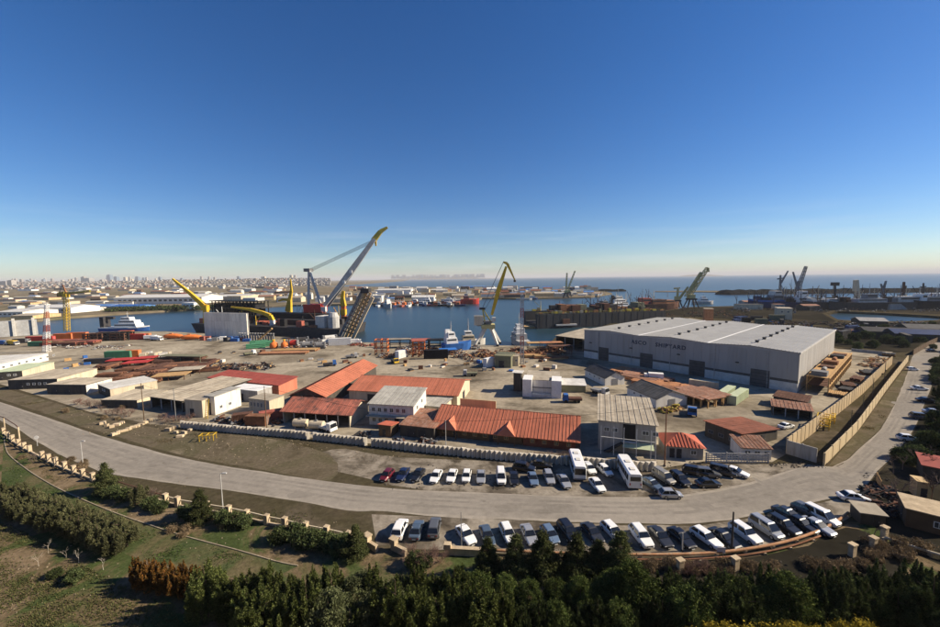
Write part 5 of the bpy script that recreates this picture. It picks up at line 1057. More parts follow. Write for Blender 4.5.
ship('grey warship with pale deckhouse, middle of the right-hand row', 868, 309.5, 84, 13, 177, 'steel_dark', 8, ((.0, .36, .7, 4, 'steel_light'), (.0, .14, .5, 5, 'steel')), 12, z=0, gear=9)
ship('large pale ship with white stern house in the right-hand row', 905, 309, 92, 16, 178, 'steel_dark', 8, ((-.1, .5, .85, 6, 'steel_light'), (-.35, .14, .8, 9, 'white')), 9, z=0, gear=9)
ship('dark ship cut by the right edge of the picture', 938, 309, 70, 14, 178, 'black', 9, ((.1, .3, .8, 4, 'steel'), (.3, .1, .7, 8, 'white')), 9, z=0, gear=9)
ship('small vessel with a yellowish deck at the left of the peninsula', 505, 299, 30, 8, 0, 'black', 3, ((-.2, .3, .8, 4, 'wall_cream'),), 5)

# floating dock
km('dock_grey', (0.05, 0.052, 0.055), 0.75, 0.3, 0.15, dirt=(0.04, 0.035, 0.03), dirt_amt=0.6, streak=True)
def floating_dock():
    A = P(537, 329, WZ); B = P(655, 324.5, WZ); A, L, rz = frame_AB(A, B); t = thing('floating_dock', 'long black floating dock with cluttered top deck in the harbour', 'dock', (A.x, A.y, WZ), rz)
    L = 118; D = 34; h = 12.0
    m = MB(); m.box(0, L, 0, D, -1, 4); m.build('pontoon', K['dock_grey'], t)
    for y0 in (0.02, D-4.02): m = MB(); m.box(.3, L-.3, y0, y0+4, 4, h); m.build('wing_wall', K['dock_grey'], t)
    rr = random.Random(6)
    for i in range(26):
        x = 3 + i*4.4; m = MB(); y = rr.choice((.6, D-3.4)); w = rr.uniform(1.5, 3.6); m.box(x, x+w, y, y+rr.uniform(1.4, 2.6), h, h+rr.uniform(.8, 3.2)); m.build('deck_box', K[rr.choice(['crane_olive', 'rust', 'steel', 'rust_orange', 'olive'])], t)
    for y in (.15, 3.9, D-3.9, D-.15):
        m = MB(); m.bar((.5, y, h+1.1), (L-.5, y, h+1.1), .12)
        for x in np.arange(.5, L, 3): m.bar((x, y, h), (x, y, h+1.1), .1)
        m.build('railing', K['crane_olive'], t)
    m = MB(); m.box(16, 34, -2.4, -.05, 2.2, 3.4); m.build('landing_stage', K['roof_pale'], t)
    m = MB(); m.box(22, 28, -1.6, -.05, 3.4, 7.5); m.build('stair_tower', K['rust_dark'], t)
    m = MB(); m.box(-10, -.05, 4, 22, -.5, 1.4); m.build('apron', K['wood'], t)
    for i in range(20):
        x = 2.5 + i*5.9; m = MB(); m.box(x, x+.3, -.1, 0.0, 1.2, h-.6); m.build('fender_rib', K['dock_grey'], t)
    for i in range(11):
        x = rr.uniform(4, L-6); y = rr.choice((2, D-2)); hh = rr.uniform(5, 13); m = MB(); m.tube((x, y, h), (x, y, h+hh), .4, .18, 5); m.bar((x, y, h+hh*.4), (x+rr.choice((-1, 1))*rr.uniform(3, 8), y, h+hh*rr.uniform(.7, 1.1)), .3); m.build('derrick', K[rr.choice(['crane_tan', 'steel_dark', 'rust_dark'])], t)
    for i in range(46):
        x = rr.uniform(1, L-6); m = MB(); y = rr.choice((.4, .8, D-3.4)); w = rr.uniform(.8, 5); m.box(x, x+w, y, y+rr.uniform(.8, 2.6), h, h+rr.uniform(.6, 2.6)); m.build('deck_box', K[rr.choice(['crane_olive', 'rust_dark', 'steel_dark', 'black', 'olive', 'rust'])], t)
    for i in range(24):
        x = rr.uniform(4, L-10); w = rr.uniform(4, 9); m = MB(); m.box(x, x+w, rr.uniform(6, 12), rr.uniform(16, 26), 4.02, 4+rr.uniform(6, 15)); m.build('docked_gear', K[rr.choice(['rust_dark', 'steel_dark', 'rust', 'olive'])], t)
floating_dock()
# the dark construction vessel and its barge on the left
def works_vessel():
    A = P(183, 333.6, WZ); B = P(345, 342.5, WZ); A, L, rz = frame_AB(A, B); t = thing('construction_vessel', 'long black construction barge crowded with frames beneath the yellow cranes', 'barge', (A.x, A.y, WZ), rz)
    D = 46; m = MB(); o = 7.0; m.hexa([(6, o, -1), (L-14, o, -1), (L-22, o+D, -1), (6, o+D, -1)], [(0, o, 7.5), (L-12, o, 7.5), (L-20, o+D, 7.5), (0, o+D, 7.5)]); m.build('hull', K['steel_dark'], t)
    rr = random.Random(4)
    # open deck frames
    for i in range(13):
        x = 4 + i*4.0; m = MB(); m.box(x-.3, x+.3, o+16, o+16.6, 7.5, 25); m.box(x-.3, x+.3, o+30, o+30.6, 7.5, 25); m.build('frame_post', K['black'], t)
    for z in (13, 19, 25):
        m = MB(); m.box(2, 54, o+15, o+32, z, z+.6); m.build('deck', K['steel_dark'], t)
    m = MB(); m.box(5, 50, o+17, o+29, 7.5, 23); m.build('machinery', K['black'], t)
    m = MB(); m.box(20, 36, o+18, o+28, 25.6, 29.5); m.build('control_house', K['wall_cream'], t)
    m = MB(); m.box(38, 52, o+18, o+27, 25.6, 28); m.build('control_house', K['offwhite'], t)
    for i in range(60):
        x = rr.uniform(4, L-28); y = o + rr.uniform(2, D-5); w = rr.uniform(2, 6); hh = rr.uniform(1.5, 6); m = MB(); m.box(x, x+w, y, y+rr.uniform(2, 5), 7.5, 7.5+hh); m.build('deck_gear', K[rr.choice(['steel_dark', 'rust_dark', 'black', 'rust', 'red_oxide', 'steel'])], t)
    for i in range(26):
        x = rr.uniform(2, L-26); y = o + rr.uniform(3, D-4); hh = rr.uniform(6, 15); m = MB(); m.tube((x, y, 7.5), (x, y, 7.5+hh), .4, .2, 5); m.bar((x, y, 7.5+hh*.4), (x+rr.choice((-1, 1))*rr.uniform(2, 7), y, 7.5+hh*rr.uniform(.6, 1.1)), .3); m.build('derrick', K[rr.choice(['steel_dark', 'rust_dark', 'crane_yellow', 'white', 'red_oxide'])], t)
    for i in range(5):
        x = 62+i*5; m = MB(); m.lattice((x, o+10, 7.5), (x+6, o+24, 7.5), 5, 5, 3, .5); m.build('pipe_frame', K['red_oxide'], t)
    m = MB(); m.box(56, L-36, o+22, o+32, 7.5, 15.5); m.build('machinery', K['black'], t)
    m = MB(); m.box(60, L-40, o+14, o+20, 7.5, 11.5); m.build('machinery', K['steel_dark'], t)
    # white-clad deckhouse part by the heavy crane
    m = MB(); m.box(L-34, L-26, o+4, o+14, 7.5, 16); m.build('deckhouse', K['offwhite'], t)
    m = MB(); m.lathe([(4, 0), (4, 8), (2.6, 11)], (L-21, o+8, 7.5), 12); m.build('silo', K['steel_light'], t)
works_vessel()
km('screen_panel', (0.78, 0.72, 0.60), 0.85, 0.12, 0.3, dirt=(0.5, 0.42, 0.32), dirt_amt=0.5, streak=True, rand=0.07)
def concrete_screen():
    A = P(205, 336.2); B = P(248, 338.6); A, L, rz = frame_AB(A, B); t = thing('screen_wall', 'tall pale grey panelled wall standing at the quay before the black barge', 'wall', A, rz); n = 12; hh = 17.5
    for i in range(n):
        for j in range(3): m = MB(); m.box(L*i/n+.05, L*(i+1)/n-.05, 0, .8, hh*j/3+.04, hh*(j+1)/3-.04); m.build('panel', K['screen_panel'], t)
    m = MB(); m.box(-.2, L+.2, .8, 1.4, 0, hh+.3); m.build('frame', K['steel'], t)
concrete_screen()
def dock_caisson():
    A = P(-25, 339.8, WZ); B = P(36, 335.5, WZ); A, L, rz = frame_AB(A, B); t = thing('dock_wall', 'plain grey basin wall at the left edge with tall slim posts', 'wall', (A.x, A.y, WZ), rz)
    m = MB(); m.box(0, L, 4, 10, -1, 12.5); m.build('wall', K['steel_light'], t)
    for px in (40/64*0+.62*L, .96*L):
        m = MB(); m.box(px-.7, px+.7, 2.6, 4, 0, 14.5); m.build('post', K['offwhite'], t)
dock_caisson()

# more masts and low sheds on the crowded right-hand pier
SR = random.Random(55)
for i in range(34):
    px = SR.uniform(735, 940); b = P(px, SR.uniform(303.5, 309)); t = thing('ship_mast', 'thin dark mast among the moored ships on the right', 'mast', b, SR.uniform(0, 6), 'masts on the right'); hh = SR.uniform(12, 26)
    m = MB(); m.tube((0, 0, 0), (0, 0, hh), .5, .2, 5); m.build('pole', K[SR.choice(['steel_dark', 'steel', 'rust_dark'])], t); m = MB(); m.bar((-1.8, 0, hh*.75), (1.8, 0, hh*.75), .35); m.bar((0, 0, hh*.4), (SR.uniform(3, 8), 0, hh*SR.uniform(.7, 1)), .35); m.build('yard_arm', K['steel_dark'], t)
for i in range(26):
    px = SR.uniform(730, 940); b = P(px, SR.uniform(305, 311)); house('pier_shed', 'low dark shed on the pier among the moored ships', 'shed', b, b + Vector((SR.uniform(8, 26), SR.uniform(-3, 3), 0)), SR.uniform(6, 12), SR.uniform(3, 8), SR.choice(['flat', 'gable']), 1.5, 'x', SR.choice(['wall_dark', 'wall_dark', 'wall_grey', 'wall_cream']), SR.choice(['roof_dark', 'roof_rust', 'roof_grey']), group='pier sheds')
# ------------------------------------------------------------------ cars
def paint(name, c, metal=0.25):
    k = 'paint_' + name
    if k not in K:
        m = mat(k, c, 0.32, 0.04, 0.8, metal=metal, spec=0.5); b = m.node_tree.nodes['Principled BSDF']
        b.inputs['Coat Weight'].default_value = 0.6; b.inputs['Coat Roughness'].default_value = 0.08; K[k] = m
    return K[k]
PAINT = dict(white=((.80, .80, .78), 0), silver=((.42, .43, .44), .4), grey=((.13, .135, .14), .3), black=((.012, .012, .014), .1), navy=((.015, .025, .075), .2), blue=((.16, .23, .33), .3), steelblue=((.10, .14, .19), .3), red=((.14, .012, .018), .2), beige=((.34, .32, .27), .3), dark=((.035, .037, .042), .25))
CAR = {}
def quad_panel(p, inset, off, th=.02):
    """thin pane on the quad p (counter-clockwise seen from outside)"""
    p = [Vector(v) for v in p]; c = sum(p, Vector())/4; n = (p[1]-p[0]).cross(p[3]-p[0]).normalized(); q = [v + (c-v)*inset + n*off for v in p]
    m = MB(); m.hexa([v - n*th for v in q], q); return m
def car_type(kind):
    if kind in CAR: return CAR[kind]
    spec = {'sedan': (4.6, .90, 1.46, [(.95, .15), (-1.75, -1.0)], .93), 'hatch': (4.0, .87, 1.50, [(1.0, .3), (-1.95, -1.35)], .95), 'suv': (4.7, .94, 1.72, [(1.05, .45), (-2.2, -1.75)], 1.08), 'van': (4.8, .93, 1.92, [(1.55, .75), (-2.3, -2.1)], 1.08), 'estate': (4.7, .9, 1.5, [(.95, .2), (-2.2, -1.7)], .95)}[kind]
    L, hw, top, ((fb, ft), (rb, rt)), belt = spec; h = L/2; tail = belt+.05 if rb > -h+.4 else belt
    body = MB(); rings = []
    for x, w, zb, zt in ((h, .66, .38, belt-.30), (h-.14, .88, .27, belt-.20), (h-.75, .97, .22, belt-.09), (fb+.05, 1, .2, belt), (0, 1, .2, belt+.02), (rb-.02, 1, .2, tail), (-h+.2, .95, .26, tail-.02), (-h, .76, .4, tail-.12)):
        w *= hw; rings.append([(x, -w+.06, zb), (x, w-.06, zb), (x, w, zb+.22), (x, w, zt-.12), (x, w-.09, zt), (x, -w+.09, zt), (x, -w, zt-.12), (x, -w, zb+.22)])
    body.loft(rings)
    wb = hw-.07; wt = hw-.24; z0 = belt-.02
    B4 = [(rb, -wb, z0), (fb, -wb, z0), (fb, wb, z0), (rb, wb, z0)]; T4 = [(rt, -wt, top), (ft, -wt, top), (ft, wt, top), (rt, wt, top)]
    mid = [Vector(b).lerp(Vector(t), .93) for b, t in zip(B4, T4)]; T5 = [Vector((v.x*.94 + (ft+rt)/2*.06, v.y*.86, v.z+.035)) for v in map(Vector, T4)]
    body.hexa(B4, mid); body.hexa(mid, T5)
    me = {}
    def keep(nm, m, mt, sm=False):
        x = m.mesh(nm); bm = bmesh.new(); bm.from_mesh(x); bmesh.ops.recalc_face_normals(bm, faces=bm.faces)
        if sm: bmesh.ops.bevel(bm, geom=[e for e in bm.edges if e.is_manifold and e.calc_face_angle(0) > .6], offset=.05, segments=2, affect='EDGES')
        bm.to_mesh(x); bm.free(); x.materials.append(mt); return x
    me['body'] = keep('body', body, paint('white', *PAINT['white']), True)
    V = [Vector(v) for v in B4]; U = [Vector(v) for v in mid]
    V = [v + Vector((0, 0, .05)) for v in V]
    me['windscreen'] = keep('windscreen', quad_panel([V[1], V[2], U[2], U[1]], .07, .02), K['car_glass'])
    me['rear_window'] = keep('rear_window', quad_panel([V[3], V[0], U[0], U[3]], .10, .02), K['car_glass'])
    def side(s_):
        a = (V[0], V[1], U[1], U[0]) if s_ < 0 else (V[2], V[3], U[3], U[2]); n_ = MB(); cut = .52
        for u0, u1 in ((.04, .48), (.53, .96)):
            p = [a[0].lerp(a[1], u0), a[0].lerp(a[1], u1), a[3].lerp(a[2], u1), a[3].lerp(a[2], u0)]; k = quad_panel(p, .08, .02); n_.add(k.v, k.f)
        return n_
    me['side_l'] = keep('side_window', side(-1), K['car_glass']); me['side_r'] = keep('side_window', side(1), K['car_glass'])
    w = MB(); w.tube((0, -.1, 0), (0, .1, 0), .32, n=14); me['wheel'] = keep('wheel', w, K['tyre'])
    w = MB(); w.tube((0, -.115, 0), (0, .115, 0), .19, n=10); me['rim'] = keep('rim', w, K['rim'])
    w = MB(); w.box(-.12, .03, -.17, .17, -.07, .07); me['headlight'] = keep('headlight', w, K['lamp_glass']); w = MB(); w.box(-.03, .1, -.14, .14, -.1, .1); me['taillight'] = keep('taillight', w, K['tail_red'])
    w = MB(); w.box(-.02, .02, -.26, .26, -.06, .06); me['plate'] = keep('plate', w, K['lamp_glass'])
    w = MB(); w.box(-.05, .02, -.45, .45, -.1, .1); me['grille'] = keep('grille', w, K['black'])
    w = MB(); w.box(-.07, .07, -.09, .09, -.06, .06); me['mirror'] = keep('mirror', w, K['black'])
    CAR[kind] = (me, L, hw, belt, fb); return CAR[kind]
def car(label, px, py, kind, col, head, group):
    """px, py = ground point under the middle of the car; head in degrees, 0 = nose towards +x, -90 = nose towards the viewer"""
    me, L, hw, belt, fb = car_type(kind); p = P(px, py); z = 0.012
    t = thing('car', label, 'car', (p.x, p.y, z), R(head), group)
    def ob(nm, m, loc=(0, 0, 0), par=t, rz=0):
        o = bpy.data.objects.new(nm, m); COL.objects.link(o); o.parent = par; o.location = loc; o.rotation_euler = (0, 0, rz); return o
    b = ob('body', me['body']); pm_ = paint(col, *PAINT[col])
    b.material_slots[0].link = 'OBJECT'; b.material_slots[0].material = pm_
    ob('windscreen', me['windscreen']); ob('rear_window', me['rear_window']); ob('side_window', me['side_l']); ob('side_window', me['side_r'])
    for x in (L/2-.85, -L/2+.85):
        for s_ in (-1, 1): w = ob('wheel', me['wheel'], (x, s_*(hw-.09), .32)); ob('rim', me['rim'], (0, 0, 0), w)
    for s_ in (-1, 1):
        ob('headlight', me['headlight'], (L/2-.06, s_*hw*.60, belt-.36)); ob('taillight', me['taillight'], (-L/2+.02, s_*hw*.6, belt-.28)); ob('mirror', me['mirror'], (fb-.25, s_*(hw+.06), belt+.06))
    ob('plate', me['plate'], (L/2+.03, 0, belt-.6)); ob('plate', me['plate'], (-L/2-.01, 0, belt-.42)); ob('grille', me['grille'], (L/2+.01, 0, belt-.45))
    return t
G1 = 'cars in the upper row'; G2 = 'cars in the lower row'; G3 = 'cars on the access road'
upper = [
 ('dark red hatchback at the left end of the upper row', 387, 478, 'hatch', 'red', -105), ('dark blue sedan, second from the left in the upper row', 403, 477, 'sedan', 'navy', -100),
 ('black sedan, third from the left in the upper row', 418, 477.5, 'sedan', 'black', -105), ('white sedan, first white car from the left in the upper row', 436, 479, 'sedan', 'white', -101),
 ('white sedan, second white car from the left in the upper row', 452, 478.5, 'sedan', 'white', -98), ('white hatchback, third white car from the left in the upper row', 466.5, 479, 'hatch', 'white', -95),
 ('silver-grey sedan between white hatchback and white van in the upper row', 481, 479.5, 'sedan', 'silver', -92), ('white van-like car right of the silver-grey sedan in the upper row', 501, 480, 'van', 'white', -92),
 ('black sedan right of the white van in the upper row', 514, 481, 'sedan', 'black', -94), ('pale blue-grey sedan between black sedan and silver estate', 533, 481.5, 'sedan', 'blue', -91),
 ('silver estate car in the upper row left of a silver sedan', 549, 480, 'estate', 'silver', -90), ('silver sedan nosing furthest towards the road before the first bus', 564, 484, 'sedan', 'silver', -84),
 ('black car parked behind the row in shade, left one', 524, 470.5, 'suv', 'black', -20), ('black car parked behind the row in shade, beside the wall', 541, 467, 'sedan', 'black', -10),
 ('white hatchback directly right of the first bus', 589, 471, 'hatch', 'white', -80), ('white hatchback between the two buses near the wall', 605, 473, 'hatch', 'white', -78),
 ('white sedan alone in front of the two buses', 597, 487.5, 'sedan', 'white', -82), ('dark grey sedan just right of the second bus', 652, 487, 'sedan', 'steelblue', -68),
 ('beige-silver minivan behind the silver hatchback', 663.5, 480, 'van', 'beige', -72), ('black off-road car right of the beige minivan', 679.5, 482, 'suv', 'black', -80),
 ('black off-road car at the back near the gatehouse', 695, 474.5, 'suv', 'black', -25), ('dark grey off-road car beside the black one near the gatehouse', 707, 476, 'suv', 'grey', -15),
 ('black sedan parked side-on at the front near the gate', 708, 486, 'sedan', 'black', 2), ('dark minivan behind the white car near the gate', 722.5, 474.5, 'van', 'dark', -35),
 ('white car with dark glass last on the right by the gate', 735.5, 474.5, 'sedan', 'white', -48), ('silver hatchback parked side-on at the edge of the road', 670.5, 497, 'hatch', 'silver', -4),
]
lower = [
 ('white off-road car at the left end of the lower row', 400, 532.5, 'suv', 'white', 84), ('blue-grey car second from the left in the lower row', 417, 533, 'sedan', 'steelblue', 86),
 ('dark grey car half hidden by a bare shrub in the lower row', 434.5, 531, 'suv', 'grey', 88), ('white sedan beside the thin pole in the lower row', 466, 538, 'sedan', 'white', -62),
 ('blue-grey sedan right of the white sedan in the lower row', 487, 539, 'sedan', 'steelblue', -78), ('white estate car in the lower row before the conifers', 508, 537, 'estate', 'white', -77),
 ('silver-grey car mostly hidden behind the conifers', 529, 538, 'sedan', 'silver', -80), ('light blue car showing between two conifers', 550, 538, 'hatch', 'blue', -75),
 ('black car behind the conifers, left of a second black one', 568, 535, 'suv', 'black', -76), ('black car behind the conifers, next to the white van', 592, 536, 'sedan', 'dark', -74),
 ('white van-like car behind the right-hand conifer', 613, 535, 'estate', 'white', -74), ('white off-road car right of the conifers, beside a dark navy sedan', 641, 540, 'suv', 'white', -84),
 ('dark navy sedan beside the first white off-road car after the conifers', 660, 540, 'sedan', 'dark', -82), ('black sedan in the lower row before the small white board', 681, 541, 'sedan', 'black', -76),
 ('white estate car alone between black cars in the lower row', 706, 541, 'estate', 'white', -70), ('black car left of the silver-white off-road car', 724, 541.5, 'sedan', 'black', -72),
 ('silver-white off-road car in the lower row behind the dark pole', 745, 537, 'suv', 'white', -76), ('silver minivan right of the silver-white off-road car', 766, 532, 'van', 'silver', -76),
 ('black off-road car right of the silver minivan', 783, 529, 'suv', 'black', -74), ('dark sedan behind the black off-road car at the road edge', 788, 517.5, 'sedan', 'dark', -70),
 ('black sedan between the silver and the white car at the right end', 801, 527, 'sedan', 'black', -72), ('silver sedan at the right end of the lower row', 817, 529.5, 'sedan', 'silver', -72),
 ('white minivan at the right end of the lower row, nearest the road', 821, 520, 'van', 'white', -72), ('dark car squeezed behind the white minivan', 806, 513.5, 'hatch', 'grey', -70),
]
side_cars = [('white car crossing from the hut onto the road', 853, 500, 'sedan', 'white', -12), ('white car parked by the shaded fence at mid access road', 908, 440.5, 'hatch', 'white', -20), ('white car parked right of the access road, middle one', 919, 390, 'sedan', 'white', -15), ('white car furthest up the access road', 912, 370.5, 'hatch', 'white', -10), ('silver car under the trees at the right edge', 934, 414, 'sedan', 'silver', -30), ('black car in tree shade beside the access road', 926, 402, 'sedan', 'black', -20), ('dark grey off-road car under the trees by the access road', 921, 419, 'suv', 'grey', -25), ('dark car at the far top of the access road', 932, 352, 'sedan', 'dark', -10), ('white car parked in the dark lean-to yard', 786, 428, 'sedan', 'white', 20)]
for g, rows_ in ((G1, upper), (G2, lower), (G3, side_cars)):
    for c in rows_: car(*c, g)

def bus(label, px, py, L, head):
    p = P(px, py); t = thing('bus', label, 'bus', (p.x, p.y, .012), R(head), 'white buses'); W_ = 1.25; Hh = 3.05; h = L/2
    m = MB(); m.loft([[(x, -w, .35), (x, w, .35), (x, w, 1.5), (x, w-.08, Hh-.2), (x, w-.3, Hh), (x, -w+.3, Hh), (x, -w+.08, Hh-.2), (x, -w, 1.5)] for x, w in ((-h, W_-.1), (-h+.2, W_), (h-.35, W_), (h, W_-.12))]); m.build('body', paint('white', *PAINT['white']), t)
    n = int(L/1.35)
    for i in range(n):
        x0 = -h+.4 + (L-1.0)*i/n; x1 = x0 + (L-1.0)/n - .12
        for s_ in (-1, 1):
            q = quad_panel([(x0, -W_, 1.55), (x1, -W_, 1.55), (x1, -W_+.07, 2.6), (x0, -W_+.07, 2.6)], .02, .015) if s_ < 0 else quad_panel([(x1, W_, 1.55), (x0, W_, 1.55), (x0, W_-.07, 2.6), (x1, W_-.07, 2.6)], .02, .015); q.build('side_window', K['car_glass'], t)
    m = MB(); m.box(h-.02, h+.03, -W_+.22, W_-.22, 1.35, 2.6); m.build('windscreen', K['car_glass'], t)
    m = MB(); m.box(-h-.03, -h+.02, -W_+.3, W_-.3, 1.7, 2.55); m.build('rear_window', K['car_glass'], t)
    for x in (h-1.6, -h+2.0):
        for s_ in (-1, 1):
            m = MB(); m.tube((x, s_*(W_-.25), .48), (x, s_*(W_+.01), .48), .48, n=14); w = m.build('wheel', K['tyre'], t); m = MB(); m.tube((x, s_*(W_-.2), .48), (x, s_*(W_+.03), .48), .27, n=10); m.build('rim', K['rim'], w)
    for s_ in (-1, 1):
        m = MB(); m.box(h-.03, h+.04, s_*.95-.16, s_*.95+.16, .75, .98); m.build('headlight', K['lamp_glass'], t); m = MB(); m.box(-h-.04, -h+.03, s_*.98-.1, s_*.98+.1, .9, 1.3); m.build('taillight', K['tail_red'], t)
        m = MB(); m.box(h+.02, h+.3, s_*1.28-.08, s_*1.28+.08, 1.9, 2.4); m.build('mirror', K['black'], t)
    m = MB(); m.box(h-.02, h+.05, -W_+.1, W_-.1, .35, .62); m.build('bumper', K['steel'], t)
    for x in (-L*.25, L*.12): m = MB(); m.box(x-.5, x+.5, -.45, .45, Hh-.02, Hh+.14); m.build('roof_hatch', K['offwhite'], t)
bus('longer white bus parked end-on beside the concrete wall', 577, 471.5, 8.0, -97); bus('white bus parked further right with a plain back, nearer the road', 628.5, 478.5, 8.4, 84)
def truck(label, px, py, head, cabc, bedc, L=7.0, box=True):
    p = P(px, py); t = thing('truck', label, 'truck', (p.x, p.y, .01), R(head)); m = MB()
    m.hexa([(L/2-1.7, -1.15, .6), (L/2, -1.15, .6), (L/2, 1.15, .6), (L/2-1.7, 1.15, .6)], [(L/2-1.7, -1.1, 2.6), (L/2-.35, -1.1, 2.6), (L/2-.35, 1.1, 2.6), (L/2-1.7, 1.1, 2.6)]); m.build('cab', K[cabc], t)
    m = MB(); m.hexa([(L/2+.0, -1.0, 1.5), (L/2+.02, -1.0, 1.5), (L/2+.02, 1.0, 1.5), (L/2+.0, 1.0, 1.5)], [(L/2-.32, -.95, 2.45), (L/2-.27, -.95, 2.45), (L/2-.27, .95, 2.45), (L/2-.32, .95, 2.45)]); m.build('windscreen', K['car_glass'], t)
    m = MB(); m.box(-L/2, L/2-.2, -.5, .5, .55, .8); m.build('chassis', K['steel_dark'], t)
    m = MB(); m.box(-L/2, L/2-1.85, -1.2, 1.2, .85, 3.0 if box else 1.5); m.build('cargo_box', K[bedc], t)
    for x in (L/2-1, -L/2+1.1, -L/2+2.2):
        for s_ in (-1, 1): m = MB(); m.tube((x, s_*.9, .5), (x, s_*1.2, .5), .5, n=12); m.build('wheel', K['tyre'], t)
truck('white box truck before the second hall door', 653, 380.5, 160, 'white', 'white'); truck('white tank-side truck under the stained red shed roof', 327.5, 431, -30, 'white', 'offwhite', 5.2, False)
truck('white lorry at the left foot of the leaning truss', 350, 344, 8, 'white', 'white', 14)
for px, py, lab in ((301, 427.5, 'beige horizontal tank before the stained shed, left one'), (317, 429.5, 'beige horizontal tank before the stained shed, next to the white truck')):
    p = P(px, py); t = thing('storage_tank', lab, 'tank', p, R(-8)); m = MB(); m.tube((-1.9, 0, 1.35), (1.9, 0, 1.35), 1.05, n=16); m.build('shell', K['wall_cream'], t)
    for x in (-1.2, 1.2): m = MB(); m.box(x-.2, x+.2, -.8, .8, 0, .6); m.build('saddle', K['steel'], t)
    m = MB(); m.tube((0, 0, 2.3), (0, 0, 2.7), .3, n=10); m.build('manhole', K['steel'], t)
# ------------------------------------------------------------------ yard clutter
CR = random.Random(31)
def beam_stack(label, px, py, L, rot, cols, group=None, layers=3, n=5, w=.5, name='beam_stack'):
    p = P(px, py); t = thing(name, label, 'steel stack', p, R(rot), group); t.scale = (1, 1, CR.uniform(.85, 1.2))
    for x in (-L*.3, L*.3): m = MB(); m.box(x-.12, x+.12, -n*w*.5, n*w*.5, 0, .18); m.build('bearer', K['wood'], t)
    for k in range(layers):
        m = MB(); z = .18 + k*.42
        for i in range(n):
            y = (i-n/2)*w; j = CR.uniform(-.5, .5); m.box(-L/2+j, L/2+j, y+.04, y+w-.05, z, z+.38)
        m.build('beam_layer', K[CR.choice(cols)], t)
def pipe_stack(label, px, py, L, rot, col, group=None, n=5, r=.35):
    p = P(px, py); t = thing('pipe_stack', label, 'pipe stack', p, R(rot), group)
    for k in range(3):
        for i in range(n-k): m = MB(); y = (i-(n-k)/2)*2*r; m.tube((-L/2, y, r+k*r*1.75), (L/2, y, r+k*r*1.75), r, n=8); m.build('pipe', K[col], t)
def container(label, px, py, L, rot, col, group=None, h=2.6, z=0.0):
    p = P(px, py); t = thing('container', label, 'container', (p.x, p.y, z), R(rot), group); w = 1.22
    m = MB(); m.box(-L/2+.05, L/2-.05, -w+.06, w-.06, .12, h-.03); 
    for x in np.arange(-L/2+.2, L/2-.2, .34): m.box(x, x+.17, -w+.0, -w+.07, .15, h-.12).box(x, x+.17, w-.07, w-.0, .15, h-.12)
    m.build('shell', K[col], t)
    m = MB()
    for x in (-L/2, L/2-.16):
        for y in (-w-.01, w-.15): m.box(x, x+.16, y, y+.16, 0, h)
    m.build('corner_post', K[col], t)
    m = MB(); m.box(L/2-.04, L/2+.03, -w+.18, w-.18, .2, h-.2); d = m.build('door', K[col], t); m = MB()
    for y in (-.5, -.25, .25, .5): m.box(L/2+.03, L/2+.08, y-.03, y+.03, .2, h-.2)
    m.build('lock_rod', K['steel_light'], d)
def steel_frame(label, px, py, w, d, h, rot, col, group=None, roof=None, lv=2, name='covered_scaffold', sz=.22):
    p = P(px, py); t = thing(name, label, 'frame', p, R(rot), group); t.scale = (1, 1, CR.uniform(.93, 1.08))
    for x in (-w/2, 0, w/2):
        for y in (-d/2, d/2): m = MB(); m.box(x-sz/2, x+sz/2, y-sz/2, y+sz/2, 0, h); m.build('post', K[col], t)
    for k in range(1, lv+1):
        z = h*k/lv; m = MB()
        for y in (-d/2, d/2): m.box(-w/2-.2, w/2+.2, y-sz/2-.01, y+sz/2+.01, z-sz, z+.01)
        for x in (-w/2, 0, w/2): m.box(x-sz/2-.012, x+sz/2+.012, -d/2-.2, d/2+.2, z-sz*.9, z+.02)
        m.build('beam', K[col], t)
    if roof: m = MB(); m.box(-w/2-.5, w/2+.5, -d/2-.5, d/2+.5, h+.03, h+.25); m.build('cover', K[roof], t)
def scrap_heap(label, px, py, r, col, group=None, n=26, hmax=1.6, cols=None):
    p = P(px, py); t = thing('scrap_heap', label, 'scrap heap', p, CR.uniform(0, 6), group)
    for c in (cols or [col, 'rust_dark', 'rust']):
        m = MB()
        for i in range(n//3):
            a = CR.uniform(0, 6.28); q = r*math.sqrt(CR.random()); z = CR.uniform(.05, hmax*(1-q/r*.7)); l_ = CR.uniform(.6, 2.2); b = CR.uniform(0, 6.28); e = CR.uniform(-.4, .4)
            x, y = q*math.cos(a), q*math.sin(a); m.bar((x-l_/2*math.cos(b), y-l_/2*math.sin(b), max(.1, z-e*l_/2)), (x+l_/2*math.cos(b), y+l_/2*math.sin(b), max(.1, z+e*l_/2)), CR.uniform(.15, .6), CR.uniform(.1, .5))
        m.build('scrap', K[c], t)['kind'] = 'stuff'
